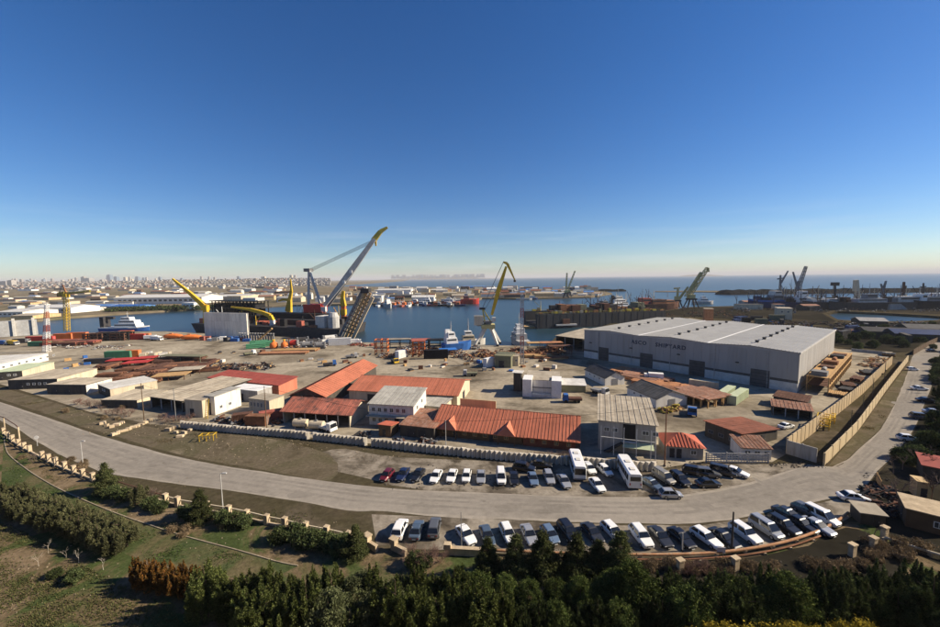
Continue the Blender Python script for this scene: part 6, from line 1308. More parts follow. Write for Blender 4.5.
def lifeboat(label, px, py, L, rot):
    p = P(px, py); t = thing('lifeboat', label, 'lifeboat', p, R(rot)); rings = []; m = MB()
    for u, w, zt, zb in ((-.5, .3, 2.4, 1.3), (-.42, .8, 3.1, .8), (-.2, 1, 3.6, .5), (.15, 1, 3.6, .5), (.36, .8, 3.0, .7), (.47, .4, 2.5, 1.1), (.5, .1, 2.2, 1.5)):
        b = L*.17*w; rings.append([(u*L, -b*.4, zb), (u*L, b*.4, zb), (u*L, b, (zb+zt)*.5), (u*L, b*.85, zt*.86), (u*L, b*.3, zt), (u*L, -b*.3, zt), (u*L, -b*.85, zt*.86), (u*L, -b, (zb+zt)*.5)])
    m.loft(rings); m.build('hull', K['orange'], t, smooth=True)
    for x in (-L*.25, L*.25): m = MB(); m.box(x-.3, x+.3, -1.2, 1.2, 0, .8); m.build('cradle', K['steel_dark'], t)
    m = MB(); m.box(-L*.16, -L*.02, -.8, .8, 3.5, 4.2); m.build('conning_hatch', K['rust_orange'], t)
lifeboat('orange enclosed lifeboat on the quay, left of two', 173.5, 338.8, 13, 6); lifeboat('orange enclosed lifeboat on the quay, right of two', 191.5, 339.8, 13, 14)
# storage field of rusty steel
for i in range(64):
    px = CR.uniform(104, 212); py = 387 - (px-100)*.06 - CR.uniform(0, 24)
    if py > 376 and px > 150: py -= 8
    beam_stack('rusty steel beam stack in the storage field behind the left sheds', px, py, CR.uniform(7, 13), CR.choice([12, 15, 20, 100]), ['rust', 'rust_dark', 'rust_dark'], 'rusty beam stacks', CR.randint(2, 4), CR.randint(5, 9))
for px, py, c, w in ((122, 362, 'red', 9), (138, 364.5, 'red', 9), (147, 360, 'red', 7)):
    steel_frame('red tarpaulin-covered frame in the rusty storage field', px, py+2, w, 6, 2.2, 18, 'rust_dark', 'red tarpaulin frames', 'red', 1)
for px, py, c in ((172, 377, 'wood'), (188, 371, 'roof_beige')):
    steel_frame('flat rack with tan boards in the rusty storage field' if c == 'wood' else 'wide flat rack with a dusty brown cover in the storage field', px, py+2, 11, 6, 1.8, 16, 'rust_dark', None, c, 1)
container('green container with a dark roof behind the red tarpaulins', 119, 358.5, 12, 8, 'green', None, 4)
container('orange-red container next to the green one behind the sheds', 133, 357.5, 7, 8, 'orange', None, 4)
container('dark green container near the left sheds', 100, 363.5, 12, 10, 'steel_dark')
for i in range(9): container('small cream crate in a row behind the red tarpaulins', 143 + i*3.1, 358 - (i % 3)*.8, 2.6, CR.uniform(0, 90), CR.choice(['wall_cream', 'offwhite', 'roof_beige']), 'cream crates')
steel_frame('long olive steel frame at the back of the storage field', 184, 362, 22, 4, 3.2, -8, 'olive', None, 'olive', 1)
for i in range(26): scrap_heap('dark scrap heap in the row before the crimson workshop', 214 + i*2.3, 367.5 + CR.uniform(-2.2, 2.2), CR.uniform(1.5, 3), CR.choice(['steel_dark', 'rust_dark', 'steel']), 'scrap row behind the crimson workshop', 18, 2.2, ['steel_dark', 'rust_dark', CR.choice(['sandstone', 'steel', 'black', 'wood'])])
# left quay
for px, py, c, L, h, lab in ((41, 342, 'red', 17, 4, 'red container at the foot of the basin posts'), (40, 346, 'green', 12, 3, 'green container in front of the red one on the left quay'), (64, 339, 'orange', 12, 4, 'orange container on the left quay, left of two'), (78, 338.5, 'orange', 13, 4.5, 'orange container on the left quay, right of two'), (127, 339, 'orange', 9, 6, 'orange container near the blue and white vessel'), (138, 339.5, 'red', 10, 4, 'dark red container right of the orange one on the quay'), (145, 339, 'orange', 7, 4, 'small orange container beside white vans on the quay')):
    container(lab, px, py, L, 4, c, None, h)
for i in range(8):
    steel_frame('black and rust steel frame stacked along the left quay', 94 + i*4.4, 340.5 + CR.uniform(-.8, .6), 9, 5, 5.5, 4, CR.choice(['rust_dark', 'black', 'steel_dark']), 'left quay frames', None, 3, sz=.7)
for i in range(9):
    beam_stack('dark rusty plate stack on the left apron', 52 + i*4.3, 343.5 + CR.uniform(-1, 2.4), 14, 3, ['rust_dark', 'rust', 'red_oxide'], 'left apron stacks', 5, 8, .8)
for i in range(14): scrap_heap('low scrap pile on the apron near the left mast', 60 + i*5 + CR.uniform(-2, 2), 347.5 + CR.uniform(-1.6, 1.6), 2.6, 'rust', 'left apron scrap', 14, 1.6, ['rust_dark', 'offwhite', 'steel'])
for px, py, c, lab in ((3, 345, 'blue', 'blue lorry at the left edge of the apron'), (13, 345, 'crane_yellow', 'yellow lorry at the left edge of the apron'), (22, 343, 'steel_dark', 'dark lorry beside the yellow one on the left apron'), (152, 339.5, 'white', 'white lorry parked on the quay right of the red container'), (157, 340.5, 'white', 'second white lorry on the quay, beside the lifeboats')):
    truck(lab, px, py, CR.uniform(-15, 15), 'white' if c == 'white' else 'steel_light', c, 9)
# quay clutter before the black barge
for i in range(12): container('small mixed crate on the quay before the pale screen wall', 203 + i*4, 340.8 + CR.uniform(-.8, 1), CR.uniform(2.5, 5), CR.uniform(-20, 20), CR.choice(['white', 'blue', 'steel', 'red_oxide', 'steel_dark', 'blue']), 'quay crates', CR.uniform(1.6, 3))
for i in range(14):
    px = 240 + i*2.6; m_ = MB(); p = P(px, 340.6 + .05*i); t = thing('bollard_pile', 'pale blue-grey upright pile in the row before the barge', 'pile', p, 0, 'upright piles'); m_.tube((0, 0, 0), (0, 0, CR.uniform(3.5, 5)), .55, n=8); m_.build('shaft', K['steel'], t); m_ = MB(); m_.tube((0, 0, 5.05), (0, 0, 5.3), .7, n=8); m_.build('cap', K['steel_light'], t); m_.v
for i, (px, py) in enumerate(((256, 348), (261, 346.5), (265, 345), (259, 344.5))): pipe_stack('green pipe bundle on the quay', px, py, 10, 25, 'green', 'green pipe bundles', 4, .5)
for px, py, r, lab in ((274, 348.2, 2.3, 'orange mooring buoy on the quay, larger left one'), (284.5, 348, 1.9, 'orange mooring buoy on the quay, right one')):
    t = thing('buoy', lab, 'buoy', P(px, py)); m = MB(); m.lathe([(r*.7, 0), (r, .8), (r, 2.6), (r*.7, 3.4), (r*.3, 3.7), (r*.25, 4.6)], n=14); m.build('float', K['orange'], t, smooth=True); m = MB(); m.tube((0, 0, 4.6), (0, 0, 5.2), r*.4, n=8); m.build('lamp', K['crane_yellow'], t)
for px, py, L, lab in ((284, 353.8, 25, 'long tan timber raft lying on the yard before the buoys'), (296, 351, 24, 'second tan timber raft behind the first on the yard')): beam_stack(lab, px, py, L, 3, ['wood', 'rust_orange'], None, 2, 8, .8, 'timber_raft')
m = MB(); a = P(256, 342.5); t = thing('gangway', 'tan inclined gangway leading up to the barge', 'gangway', a, 0); gird(m, Vector((0, 0, .4)), at_depth(272, 328.5, a.y) - a, 1.8, 1.6, .8, .8); m.build('deck', K['wood'], t)
for px, py, c, w in ((294, 346.5, 'red', 5), (307, 348, 'steel', 7), (313, 345, 'steel_dark', 8), (320, 348.5, 'steel', 6), (303, 343, 'steel_dark', 7), (326, 345.5, 'offwhite', 6), (330, 341, 'roof_pale', 9)):
    t = thing('winch', '%s deck winch among machinery on the quay by the big crane' % {'red': 'red', 'steel': 'grey', 'steel_dark': 'dark', 'offwhite': 'cream', 'roof_pale': 'pale'}[c], 'winch', P(px, py), R(CR.uniform(0, 40)), 'quay machinery')
    m = MB(); m.box(-w/2, w/2, -2, 2, 0, .8); m.build('bed', K['steel_dark'], t); m = MB(); m.tube((-w*.35, 0, 2.2), (w*.35, 0, 2.2), 1.7, n=12); m.build('drum', K[c], t); m = MB(); m.box(-w*.5, -w*.38, -1.6, 1.6, .8, 3.9).box(w*.38, w*.5, -1.6, 1.6, .8, 3.9); m.build('cheek', K['steel'], t)
for i in range(22): scrap_heap('jumbled machinery scrap on the quay under the big crane', CR.uniform(288, 332), CR.uniform(341.5, 350), CR.uniform(2, 4), 'steel', 'scrap under the big crane', 24, 3.4, [CR.choice(['steel', 'rust', 'olive']), 'rust_dark', CR.choice(['offwhite', 'steel_light', 'rust_orange'])])
container('white box trailer at the foot of the leaning truss', 340, 345.2, 13, 12, 'white', None, 4.5)
for i in range(10): scrap_heap('dark red steel scrap along the quay edge right of the truss', 352 + i*2.6, 345.4 + CR.uniform(-.8, .8), 2.6, 'red_oxide', 'red scrap on quay edge', 18, 1.4, ['red_oxide', 'rust_dark'])
# centre quay frames
for px, py, col, rf, w, h, lab in ((382, 354, 'orange', None, 6.5, 8, 'orange lattice crate standing alone on the quay'), (419, 356, 'orange', 'red_oxide', 6, 8, 'orange lattice crate with a red lid near the black container'), (400, 347.5, 'rust_dark', 'roof_beige', 12, 5, 'brown frame with a pale flat cover at the quay edge'), (440, 348.5, 'black', 'black', 13, 5, 'black frame with a dark flat cover at the quay edge'), (421, 348, 'rust', 'red_oxide', 10, 5, 'rusty frame with a reddish cover between two frames')):
    steel_frame(lab, px, py, w, 5, h, 3, col, None, rf, 4 if col == 'orange' else 2, 'lattice_crate' if col == 'orange' else 'covered_scaffold', .35)
container('black open-top container on the yard below the blue tug', 436, 358.5, 12, 3, 'black', None, 4.5); container('white and grey cabin box left of the black container', 401, 358, 6, 60, 'white', None, 4)
for i in range(26): scrap_heap('tan and grey steel scrap along the middle quay', CR.uniform(384, 478), CR.uniform(349, 357.5), CR.uniform(2.5, 4.5), 'rust', 'middle quay scrap', 42, 2.8, ['rust_dark', CR.choice(['offwhite', 'sandstone', 'rust_orange']), 'steel'])
steel_frame('blue tarpaulin draped over a frame beside the tug', 448, 354.5, 8, 5, 3, 10, 'steel', None, 'tarp_blue', 1)
for i in range(40): scrap_heap('orange-brown steel offcuts piled on the yard left of the hall', CR.uniform(480, 562), CR.uniform(349.5, 358.5), CR.uniform(2.8, 4.5), 'rust_orange', 'offcuts left of the hall', 42, 2.8, ['rust', CR.choice(['rust_orange', 'wood', 'roof_beige']), 'rust_dark'])
for i in range(7): beam_stack('orange-brown plate stack on the yard left of the hall', 528 + i*5, 359.5 - CR.uniform(0, 3), 9, 5, ['rust_orange', 'rust', 'wood'], 'plate stacks left of the hall', 3, 6, .6)
for px, py, c, lab in ((538, 352, 'wood', 'tan scaffold frame near the quay by the lattice mast'), (551, 352, 'rust_orange', 'orange-brown scaffold frame left of the dark shed'), (560, 355, 'rust_dark', 'dark scaffold frame before the dark shed')): steel_frame(lab, px, py, 11, 4, 5, 4, c, None, c, 2)
container('white tilted tarpaulin-topped box next to the olive block', 489, 366.5, 5, 40, 'white', None, 4)
scrap_heap('scrap heap left of the olive block near the white box', 474, 362, 3.4, 'rust', None, 40, 3, ['rust_dark', 'sandstone', 'steel']); scrap_heap('scrap heap between tug and olive block', 468, 359, 3.0, 'rust', None, 36, 2.6, ['rust_dark', 'black', 'rust_orange'])
truck('dark truck before the long orange workshop\'s lit end', 462, 392.5, 70, 'red_oxide', 'rust_dark', 6)
# rusty scaffold rows and containers before the hall
for i, (px, py) in enumerate(((622, 372), (634, 375), (647, 384), (660, 388), (672, 390.5), (684, 394), (640, 380.5), (655, 379.5))): beam_stack('rust-brown beam pile on the ground before the hall doors', px, py, CR.uniform(9, 14), CR.choice([-30, -50, 40]), ['rust', 'rust_orange', 'roof_rust'], 'beam piles before the hall', 3, 10, .6)
for i, (px, py) in enumerate(((686, 401), (694, 402.5), (701, 404), (708, 404.5), (714, 402.5), (690, 397), (703, 398.5))): steel_frame('rusty scaffold table with a brown deck between shed and green containers', px, py, 6.5, 5, 2.7, 20, 'wood', 'scaffold tables', 'roof_rust', 1, 'scaffold_table', .3)
container('cream container standing before the third hall door', 703.5, 387.5, 9, -36, 'wall_cream'); container('pale green container before the hall, left of a pair', 727, 396, 11, 42, 'pale_green'); container('pale green container before the hall, right of a pair', 738, 400.5, 12.5, 40, 'pale_green', None, 2.9)
for px, py in ((664, 411.5), (670, 410.5), (676, 408.5)): scrap_heap('yellowish timber scrap at the front of the larger white shed', px, py, 1.6, 'wood', 'timber scrap by the white shed', 24, 1.5, ['wood', 'crane_olive', 'rust_dark'])
# right-hand yard behind the ochre wall
for i in range(13):
    u = CR.random(); px = 833 + 56*u + CR.uniform(-5, 6); py = 398 - 40*u + CR.uniform(-4, 4); beam_stack('dark timber or steel pile in the yard between rack and ochre wall', px, py, CR.uniform(4, 8), CR.uniform(30, 60), ['rust_dark', 'steel_dark', 'rust', 'wood'], 'piles right of the hall', CR.randint(1, 3), CR.randint(5, 9), .5)
for px, py in ((876, 362), (882, 360), (870, 366)): scrap_heap('sandy rubble heap at the far end of the yard right of the hall', px, py, 4, 'wood', 'sandy heaps', 36, 2, ['wood', 'sandstone', 'rust_orange'])
steel_frame('yellow scaffold tower in the lane between the ochre walls', 823, 427, 4.5, 2.4, 3.0, 45, 'crane_yellow', None, None, 3, sz=.18); steel_frame('low yellow scaffold beside the taller one in the lane', 829, 421, 4, 2.2, 1.8, 45, 'crane_yellow', None, None, 2, sz=.18)
for px, py, c, w, lab in ((866, 337.5, 'steel_dark', 40, 'long dark shed roof near the inlet'), (895, 340, 'navy', 34, 'dark blue-roofed shed right of the inlet'), (860, 326, 'wall_grey', 18, 'small grey shed at the edge of the inlet'), (908, 334, 'roof_dark', 30, 'black-roofed shed behind the access road wall')):
    A = P(px, py); house('far_shed', lab, 'shed', A, A + Vector((w*.8, -w*.35, 0)), 14, 4, 'gable', 2, 'x', 'wall_dark', c, over=.5, doors=[('f', 6, 3, 3)])
A = P(777, 319.5); house('far_block', 'cream blank-walled block behind the hall roof near the ships', 'building', A, P(792, 320), 14, 10, 'flat', 0, wall='wall_cream', rm='roof_beige', over=.2, wins=row('f', 3, 1, 14, 7, 1.6, 1.4))
A = P(704, 325); house('far_block', 'small tan turret building just behind the hall ridge', 'building', A, P(713, 325.3), 8, 13, 'flat', 0, wall='rust_orange', rm='roof_beige', over=.2)
for i in range(44): scrap_heap('dark clutter on the ground between the hall and the right-hand ships', CR.uniform(720, 935), CR.uniform(323, 333), CR.uniform(3, 6), 'steel_dark', 'clutter behind the hall', 26, 4, ['steel_dark', 'rust_dark', CR.choice(['steel', 'offwhite', 'black', 'blue'])])
for i in range(24): scrap_heap('low dark clutter on the pier before the moored ships', CR.uniform(730, 940), CR.uniform(309.5, 312), CR.uniform(4, 8), 'black', 'pier clutter', 24, 5, ['black', 'steel_dark', CR.choice(['offwhite', 'steel', 'rust'])])
for i in range(16): scrap_heap('dark stacked gear on the quay right behind the hall', CR.uniform(645, 752), CR.uniform(309, 318), CR.uniform(4, 8), 'black', 'gear behind the hall', 26, 6, ['steel_dark', 'rust_dark', CR.choice(['rust', 'black'])])
for i in range(10): scrap_heap('rusty containers and scrap behind the left part of the wall', 238 + CR.uniform(0, 40), 420 + CR.uniform(-3, 6), 1.6, 'rust', 'scrap behind the wall', 20, 1.6, ['rust', 'rust_dark', 'steel_dark'])
container('rusty red container behind the concrete wall under the beige cabin', 258, 424.5, 6, -6, 'rust', None, 2.8); container('rusty red container leaning right of the beige cabin', 271, 420, 6, 30, 'red_oxide', None, 2.8); container('dark rusty container left of the beige cabin', 243, 421.5, 5, 20, 'rust_dark', None, 2.5)
t = thing('ladder', 'tall yellow ladder leaning beside the cream boxy store', 'ladder', P(205, 419)); m = MB(); m.bar((0, 0, 0), (.1, 1.0, 5.6), .12); m.bar((.7, 0, 0), (.8, 1.0, 5.6), .12); m.build('stile', K['crane_yellow'], t)
for i in range(11): m = MB(); u = (i+.7)/11.4; m.bar((.1*u, u, 5.6*u), (.7+.1*u, u, 5.6*u), .08); m.build('rung', K['crane_yellow'], t)
# rubbish and small stuff behind the wall right of the stained shed
for px, py in ((360, 440), (366, 439), (398, 445), (424, 446), (430, 447), (220, 423), (228, 425), (236, 428)): scrap_heap('dark junk lying just behind the concrete wall', px, py-3, 1.4, 'steel_dark', 'junk behind the wall', 18, 1.4, ['steel_dark', 'rust_dark', 'steel'])
# right edge: huts
A = P(905, 526); B = P(950, 538); house('stone_hut', 'dark hut with a pale crumbling flat roof at the right edge', 'hut', A, B, 5.5, 2.9, 'flat', 0, wall='wall_brown', rm='sandstone', over=.2, wins=[('f', 3.4, 1.5, 1.1, 1)], doors=[('l', 2.5, .9, 2)])
A = P(916, 497.5); B = P(927, 499.5); house('booth', 'narrow yellow-brown booth with a lit cream top behind the hut', 'booth', A, B, 2.4, 2.9, 'flat', 0, wall='wall_yellow', rm='wall_yellow', over=.1, doors=[('f', .9, .8, 1.9)])
A = P(860, 524); B = P(885, 527.5); house('low_hut', 'low hut with a pale tin roof beside the ruined fence', 'hut', A, B, 2.6, 1.9, 'mono', .3, wall='wall_dark', rm='roof_beige', over=.25, doors=[('f', 2, .8, 1.6)])
A = P(922, 478); B = P(950, 484); house('shack', 'shack with a dark red sheet roof at the right edge', 'shack', A, B, 5, 2.6, 'mono', .6, wall='wall_dark', rm='roof_crimson', over=.3, doors=[('f', 1.5, .9, 2)])
t = thing('board_fence', 'short pale plank fence leaning by the car at the hut', 'fence', P(881, 490), R(52))
for i in range(10): m = MB(); m.box(i*.42, i*.42+.36, -.04, .04, 0, 1.7+.05*(i % 3)); m.build('plank', K['wood'], t)
m = MB(); m.box(0, 4.2, .04, .1, 1.2, 1.35); m.build('rail', K['wood'], t)
for i in range(12): scrap_heap('dark rubbish heap among the huts at the right edge', CR.uniform(868, 906), CR.uniform(489, 515), CR.uniform(.7, 1.4), 'rust_dark', 'rubbish by the huts', 20, 1.0, ['rust_dark', 'black', CR.choice(['black', 'rust', 'steel_dark'])])
t = thing('notice_board', 'small white board standing at the pipe before the white estate', 'board', P(721, 556.5), R(-5)); m = MB(); m.box(-.55, .55, -.03, .03, .5, 1.4); m.build('board', K['white'], t); m = MB(); m.box(-.4, -.32, .03, .09, 0, 1.4).box(.32, .4, .03, .09, 0, 1.4); m.build('leg', K['steel'], t)
t = thing('road_sign', 'small round white sign on a post by the fence pillars', 'sign', P(37.5, 446), R(20)); m = MB(); m.tube((0, 0, 0), (0, 0, 2.2), .06, n=6); m.build('post', K['steel_light'], t); m = MB(); m.tube((0, -.06, 2.2), (0, -.1, 2.2), .45, n=14); m.build('disc', K['white'], t)
t = thing('gate_arch', 'rusty pipe arch over the park entrance at the left edge', 'arch', P(5, 430)); d = P(19.5, 438.5) - P(5, 430); m = MB(); m.tube((0, 0, 0), (0, 0, 3.6), .14, n=8); m.build('post', K['sandstone'], t); m = MB(); m.tube(d, d + Vector((0, 0, 3.0)), .16, n=8); m.build('post', K['sandstone'], t); m = MB(); m.tube((-6, 2, 3.7), (0, 0, 3.6), .1, n=6); m.tube((0, 0, 3.6), d*.85 + Vector((0, 0, 3.3)), .1, n=6); m.tube(d*.85 + Vector((0, 0, 3.3)), d + Vector((0, 0, 2.9)), .1, n=6); m.build('crossbar', K['rust_dark'], t)
steel_frame('yellow pipe frame on the verge below the wall', 208, 440, 3.2, 1.6, 1.5, 10, 'crane_yellow', None, None, 1, 'pipe_rack', .12)

# pallets, crates and drums dotted about the apron
for i in range(60):
    px = CR.uniform(60, 560); py = CR.uniform(352, 372) if px < 340 else CR.uniform(358, 372)
    if 280 < px < 400 and py > 362: py -= 6
    p = P(px, py); t = thing('pallet', 'small pallet load standing on the open concrete apron', 'pallet', p, CR.uniform(0, 3), 'apron pallets'); m = MB(); a, b = CR.uniform(.5, 1.6), CR.uniform(.4, 1.0); m.box(-a, a, -b, b, 0, .16); m.build('base', K['wood'], t); m = MB(); m.box(-a*.9, a*.9, -b*.9, b*.9, .16, CR.uniform(.5, 1.7)); m.build('load', K[CR.choice(['rust', 'steel', 'offwhite', 'rust_dark', 'steel_dark', 'blue', 'wood'])], t)
for px, py, wh in ((330, 366, 'behind the gable workshop'), (352, 358, 'in mid-apron before the truss'), (395, 363, 'before the middle quay frames'), (250, 355, 'before the green pipes'), (470, 376, 'left of the dark hopper tower'), (600, 394, 'between the two white sheds'), (572, 402, 'before the pale flat shed'), (692, 414, 'right of the larger white shed')):
    truck('small work truck parked ' + wh, px, py, CR.uniform(0, 360), CR.choice(['white', 'blue', 'crane_yellow', 'steel_light']), CR.choice(['steel', 'rust_dark', 'olive', 'steel_dark']), 6, False)

for i in range(26):
    px, py = CR.choice([(CR.uniform(838, 925), CR.uniform(327, 343)), (CR.uniform(715, 815), CR.uniform(318.5, 325))])
    container('dark container or skip on the murky ground behind the hall', px, py, CR.uniform(6, 14), CR.uniform(-30, 60), CR.choice(['steel_dark', 'rust_dark', 'black', 'navy', 'wall_dark', 'olive']), 'dark containers behind the hall', CR.uniform(2.4, 5))
# ------------------------------------------------------------------ trees and shrubs
NR = np.random.default_rng(5)
def leaf_mesh(name, centers, size, m, flat=0.0, elong=2.0, dirs=None):
    n = len(centers); a = NR.normal(size=(n, 3)) if dirs is None else dirs + NR.normal(size=(n, 3))*.45; a /= np.linalg.norm(a, axis=1)[:, None]; b = NR.normal(size=(n, 3)); b -= (b*a).sum(1)[:, None]*a; b /= np.linalg.norm(b, axis=1)[:, None]
    s = size*NR.uniform(.6, 1.3, (n, 1)); u = a*s*elong*.5; v = b*s*.5
    V = np.empty((n, 4, 3)); V[:, 0] = centers-u; V[:, 1] = centers-v*.9; V[:, 2] = centers+u; V[:, 3] = centers+v*.9
    me = bpy.data.meshes.new(name); me.vertices.add(n*4); me.vertices.foreach_set('co', V.reshape(-1)); me.loops.add(n*4); me.loops.foreach_set('vertex_index', np.arange(n*4, dtype=np.int32))
    me.polygons.add(n); me.polygons.foreach_set('loop_start', np.arange(0, n*4, 4, dtype=np.int32)); me.polygons.foreach_set('loop_total', np.full(n, 4, dtype=np.int32)); me.update(calc_edges=True); me.materials.append(m); return me
def clumps(profile, H, z0, n_cl, per, spread, stretch=1.0, fill=.55):
    """leaf centres: clumps scattered through a crown of radius profile(t), t = 0 bottom .. 1 top"""
    out = []
    tt = NR.uniform(0, 1, n_cl*3); w = np.array([profile(t) for t in tt]); keep = NR.uniform(0, w.max(), len(tt)) < w; tt = tt[keep][:n_cl]
    for t in tt:
        r = profile(t)*(fill + (1-fill)*NR.uniform() ** .5)*NR.uniform(.75, 1.12); a = NR.uniform(0, 6.283); c = np.array([r*math.cos(a), r*math.sin(a), z0 + t*(H-z0)])
        out.append(c + NR.normal(size=(per, 3))*np.array([spread, spread, spread*stretch])*NR.uniform(.6, 1.2))
    return np.concatenate(out)
def trunk_mesh(name, H, r, limbs, rad, m, z0):
    mb = MB(); mb.tube((0, 0, -.15), (0, 0, H*.5), r, r*.6, 7); mb.tube((0, 0, H*.5), (.1, .05, H*.9), r*.6, r*.15, 6)
    for i in range(limbs):
        z = z0 + (H*.8-z0)*i/limbs; a = i*2.4; q = rad*(.85-.5*i/limbs); mb.tube((0, 0, z), (q*math.cos(a), q*math.sin(a), z+.35*q+.2), r*.3, r*.08, 5)
    me = mb.mesh(name); me.materials.append(m); return me
M_bark = mat('bark', (0.10, 0.075, 0.055), .95, .3, 3)
M_twig = mat('bare_twigs', (0.17, 0.125, 0.10), .95, .3, 3)
M_twig_red = mat('reddish_twigs', (0.20, 0.125, 0.10), .95, .3, 3)
L_pine = leaf_mat('pine_foliage', (0.07, 0.08, 0.036), (0.165, 0.16, 0.08)); L_dark = leaf_mat('dark_foliage', (0.026, 0.042, 0.016), (0.075, 0.09, 0.034)); L_olive = leaf_mat('olive_foliage', (0.05, 0.072, 0.022), (0.14, 0.155, 0.05))
L_spruce = leaf_mat('spruce_foliage', (0.035, 0.05, 0.02), (0.105, 0.11, 0.045)); L_rust = leaf_mat('rust_foliage', (0.045, 0.045, 0.016), (0.26, 0.115, 0.03)); L_yellow = leaf_mat('yellow_foliage', (0.18, 0.14, 0.02), (0.36, 0.28, 0.04)); L_bush = leaf_mat('bush_foliage', (0.035, 0.055, 0.022), (0.095, 0.11, 0.045)); L_dry = leaf_mat('dry_brush', (0.13, 0.095, 0.06), (0.24, 0.18, 0.11))
def plumes(H, rad, z0, n_pl, per, low=.25):
    """leaf centres and directions for a crown of upright feathery plumes"""
    C, Dd = [], []
    for k in range(n_pl):
        a = 2.4*k + NR.uniform(-.5, .5); q = rad*.78*math.sqrt((k+.3)/n_pl); bx, by = q*math.cos(a), q*math.sin(a)
        top = H*(1 - .42*(q/rad)**1.4)*NR.uniform(.82, 1.06); zb = z0 + low*H*NR.uniform(0, .8); pr = rad*NR.uniform(.26, .42)
        n = int(per*NR.uniform(.7, 1.2)); t = NR.beta(1.1, 1.5, n); r = pr*np.power(1-t, .62)*np.sqrt(NR.uniform(.25, 1, n))*(1+.35*np.sin(t*26+k)); b = NR.uniform(0, 6.283, n)
        x = bx*(1+.18*t) + r*np.cos(b); y = by*(1+.18*t) + r*np.sin(b); z = zb + t*(top-zb) + NR.normal(0, .08, n)
        C.append(np.stack([x, y, z], 1)); Dd.append(np.stack([np.cos(b)*.7, np.sin(b)*.7, np.full(n, .75)], 1))
    return np.concatenate(C), np.concatenate(Dd)
TREE = {}
def plume_kind(key, H, rad, z0, n_pl, per, leaf, m, variants=4, tr=.14, elong=2.6, low=.25):
    TREE[key] = []
    for k in range(variants):
        c, d = plumes(H, rad, z0, n_pl, per, low); TREE[key].append((trunk_mesh('trunk', H, tr, 7, rad, M_bark, z0+.2), leaf_mesh('crown', c, leaf, m, 0, elong, d)))
def tree_kind(key, H, rad, z0, prof, n_cl, per, spread, leaf, m, limbs=6, variants=3, stretch=1.0, tr=.14, fill=.5):
    vs_ = []
    for k in range(variants):
        ph = NR.uniform(0, 6); lob = lambda t, p=prof, ph=ph: rad*p(t)*(1 + .13*math.sin(9*t+ph))
        vs_.append((trunk_mesh('trunk', H, tr, limbs, rad, M_bark, z0), leaf_mesh('crown', clumps(lob, H, z0, n_cl, per, spread, stretch, fill), leaf, m)))
    TREE[key] = vs_
rnd_prof = lambda t: math.sqrt(max(0.03, 1-(2*t-.85)**2*.85)) if t < .93 else .45
cone_prof = lambda t: max(.05, (1-t)**.7)*(.72+.28*math.sin(22*t))
egg_prof = lambda t: math.sin(math.pi*min(1, .12 + .88*(t**.75)))**.75 + .05
tall_prof = lambda t: (.62 + .5*math.sin(math.pi*min(1, t*1.15)))*(1 if t < .75 else max(.12, 1-(t-.75)*3.3))
plume_kind('pine', 4.4, 1.9, .4, 11, 1100, .095, L_pine)
plume_kind('broad', 7.2, 2.5, .5, 17, 1500, .11, L_olive, 5)
plume_kind('dark', 7.2, 2.6, .5, 17, 1500, .115, L_dark, 5)
tree_kind('spruce', 6.0, 2.7, .35, cone_prof, 260, 80, .24, .115, L_spruce, variants=4, stretch=.6)
plume_kind('cypress', 3.2, .85, .1, 6, 800, .085, L_rust, 4, .07)
tree_kind('broad_round', 6.2, 2.5, .8, rnd_prof, 170, 150, .30, .12, leaf_mat('grey_green_foliage', (0.055, 0.068, 0.03), (0.13, 0.14, 0.07)), variants=3)
tree_kind('dark_round', 6.2, 2.6, .8, rnd_prof, 170, 150, .30, .125, leaf_mat('mid_green_foliage', (0.032, 0.055, 0.016), (0.10, 0.12, 0.036)), variants=3)
plume_kind('broad_tall', 8.2, 1.7, .4, 9, 2000, .11, L_olive, 3); plume_kind('dark_tall', 8.2, 1.8, .4, 9, 2000, .115, L_bush, 3)
tree_kind('bush', 1.9, 1.25, .1, rnd_prof, 60, 55, .2, .14, L_bush, variants=3, tr=.06)
tree_kind('yellow', 2.6, 1.6, .2, rnd_prof, 70, 45, .24, .14, L_yellow, variants=2, tr=.06)
tree_kind('brush', 1.2, 1.1, .05, rnd_prof, 50, 40, .22, .12, L_dry, variants=3, tr=.04)
def bare_mesh(H, n, seed, m, r0=.07, tilt=.45):
    rr = random.Random(seed); mb = MB()
    def grow(p, d, l, r, k):
        e = p + d*l; mb.tube(p, e, r, r*.6, 4, False)
        if k == 0: return
        for i in range(rr.randint(2, 4)):
            v = (d + Vector((rr.gauss(0, .5), rr.gauss(0, .5), rr.gauss(.12, .3)))).normalized(); grow(p.lerp(e, rr.uniform(.5, 1)), v, l*rr.uniform(.55, .85), r*.6, k-1)
    for i in range(n): grow(Vector((rr.gauss(0, .15), rr.gauss(0, .15), -.05)), Vector((rr.gauss(0, tilt), rr.gauss(0, tilt), 1)).normalized(), H*.36, r0, 4)
    me = mb.mesh('branches'); me.materials.append(m); return me
BARE = [bare_mesh(3.4, 5, s, M_twig, .05) for s in (1, 2)] + [bare_mesh(3.2, 6, s, M_twig_red, .05) for s in (3, 4)]
BARET = [bare_mesh(7.5, 1, s, M_twig, .13, .1) for s in (11, 12, 13)]
SAPL = [bare_mesh(2.6, 1, s_, mat('pale_twigs', (.42, .38, .32), 0.9, .2, 3), .035, .08) for s_ in (21, 22)]
TN = {'dark_round': 'tree', 'pine': 'pine_tree', 'broad': 'tree', 'dark': 'tree', 'spruce': 'spruce_tree', 'cypress': 'cypress_shrub', 'bush': 'bush', 'yellow': 'flowering_shrub', 'brush': 'dry_shrub'}
TR = random.Random(77)
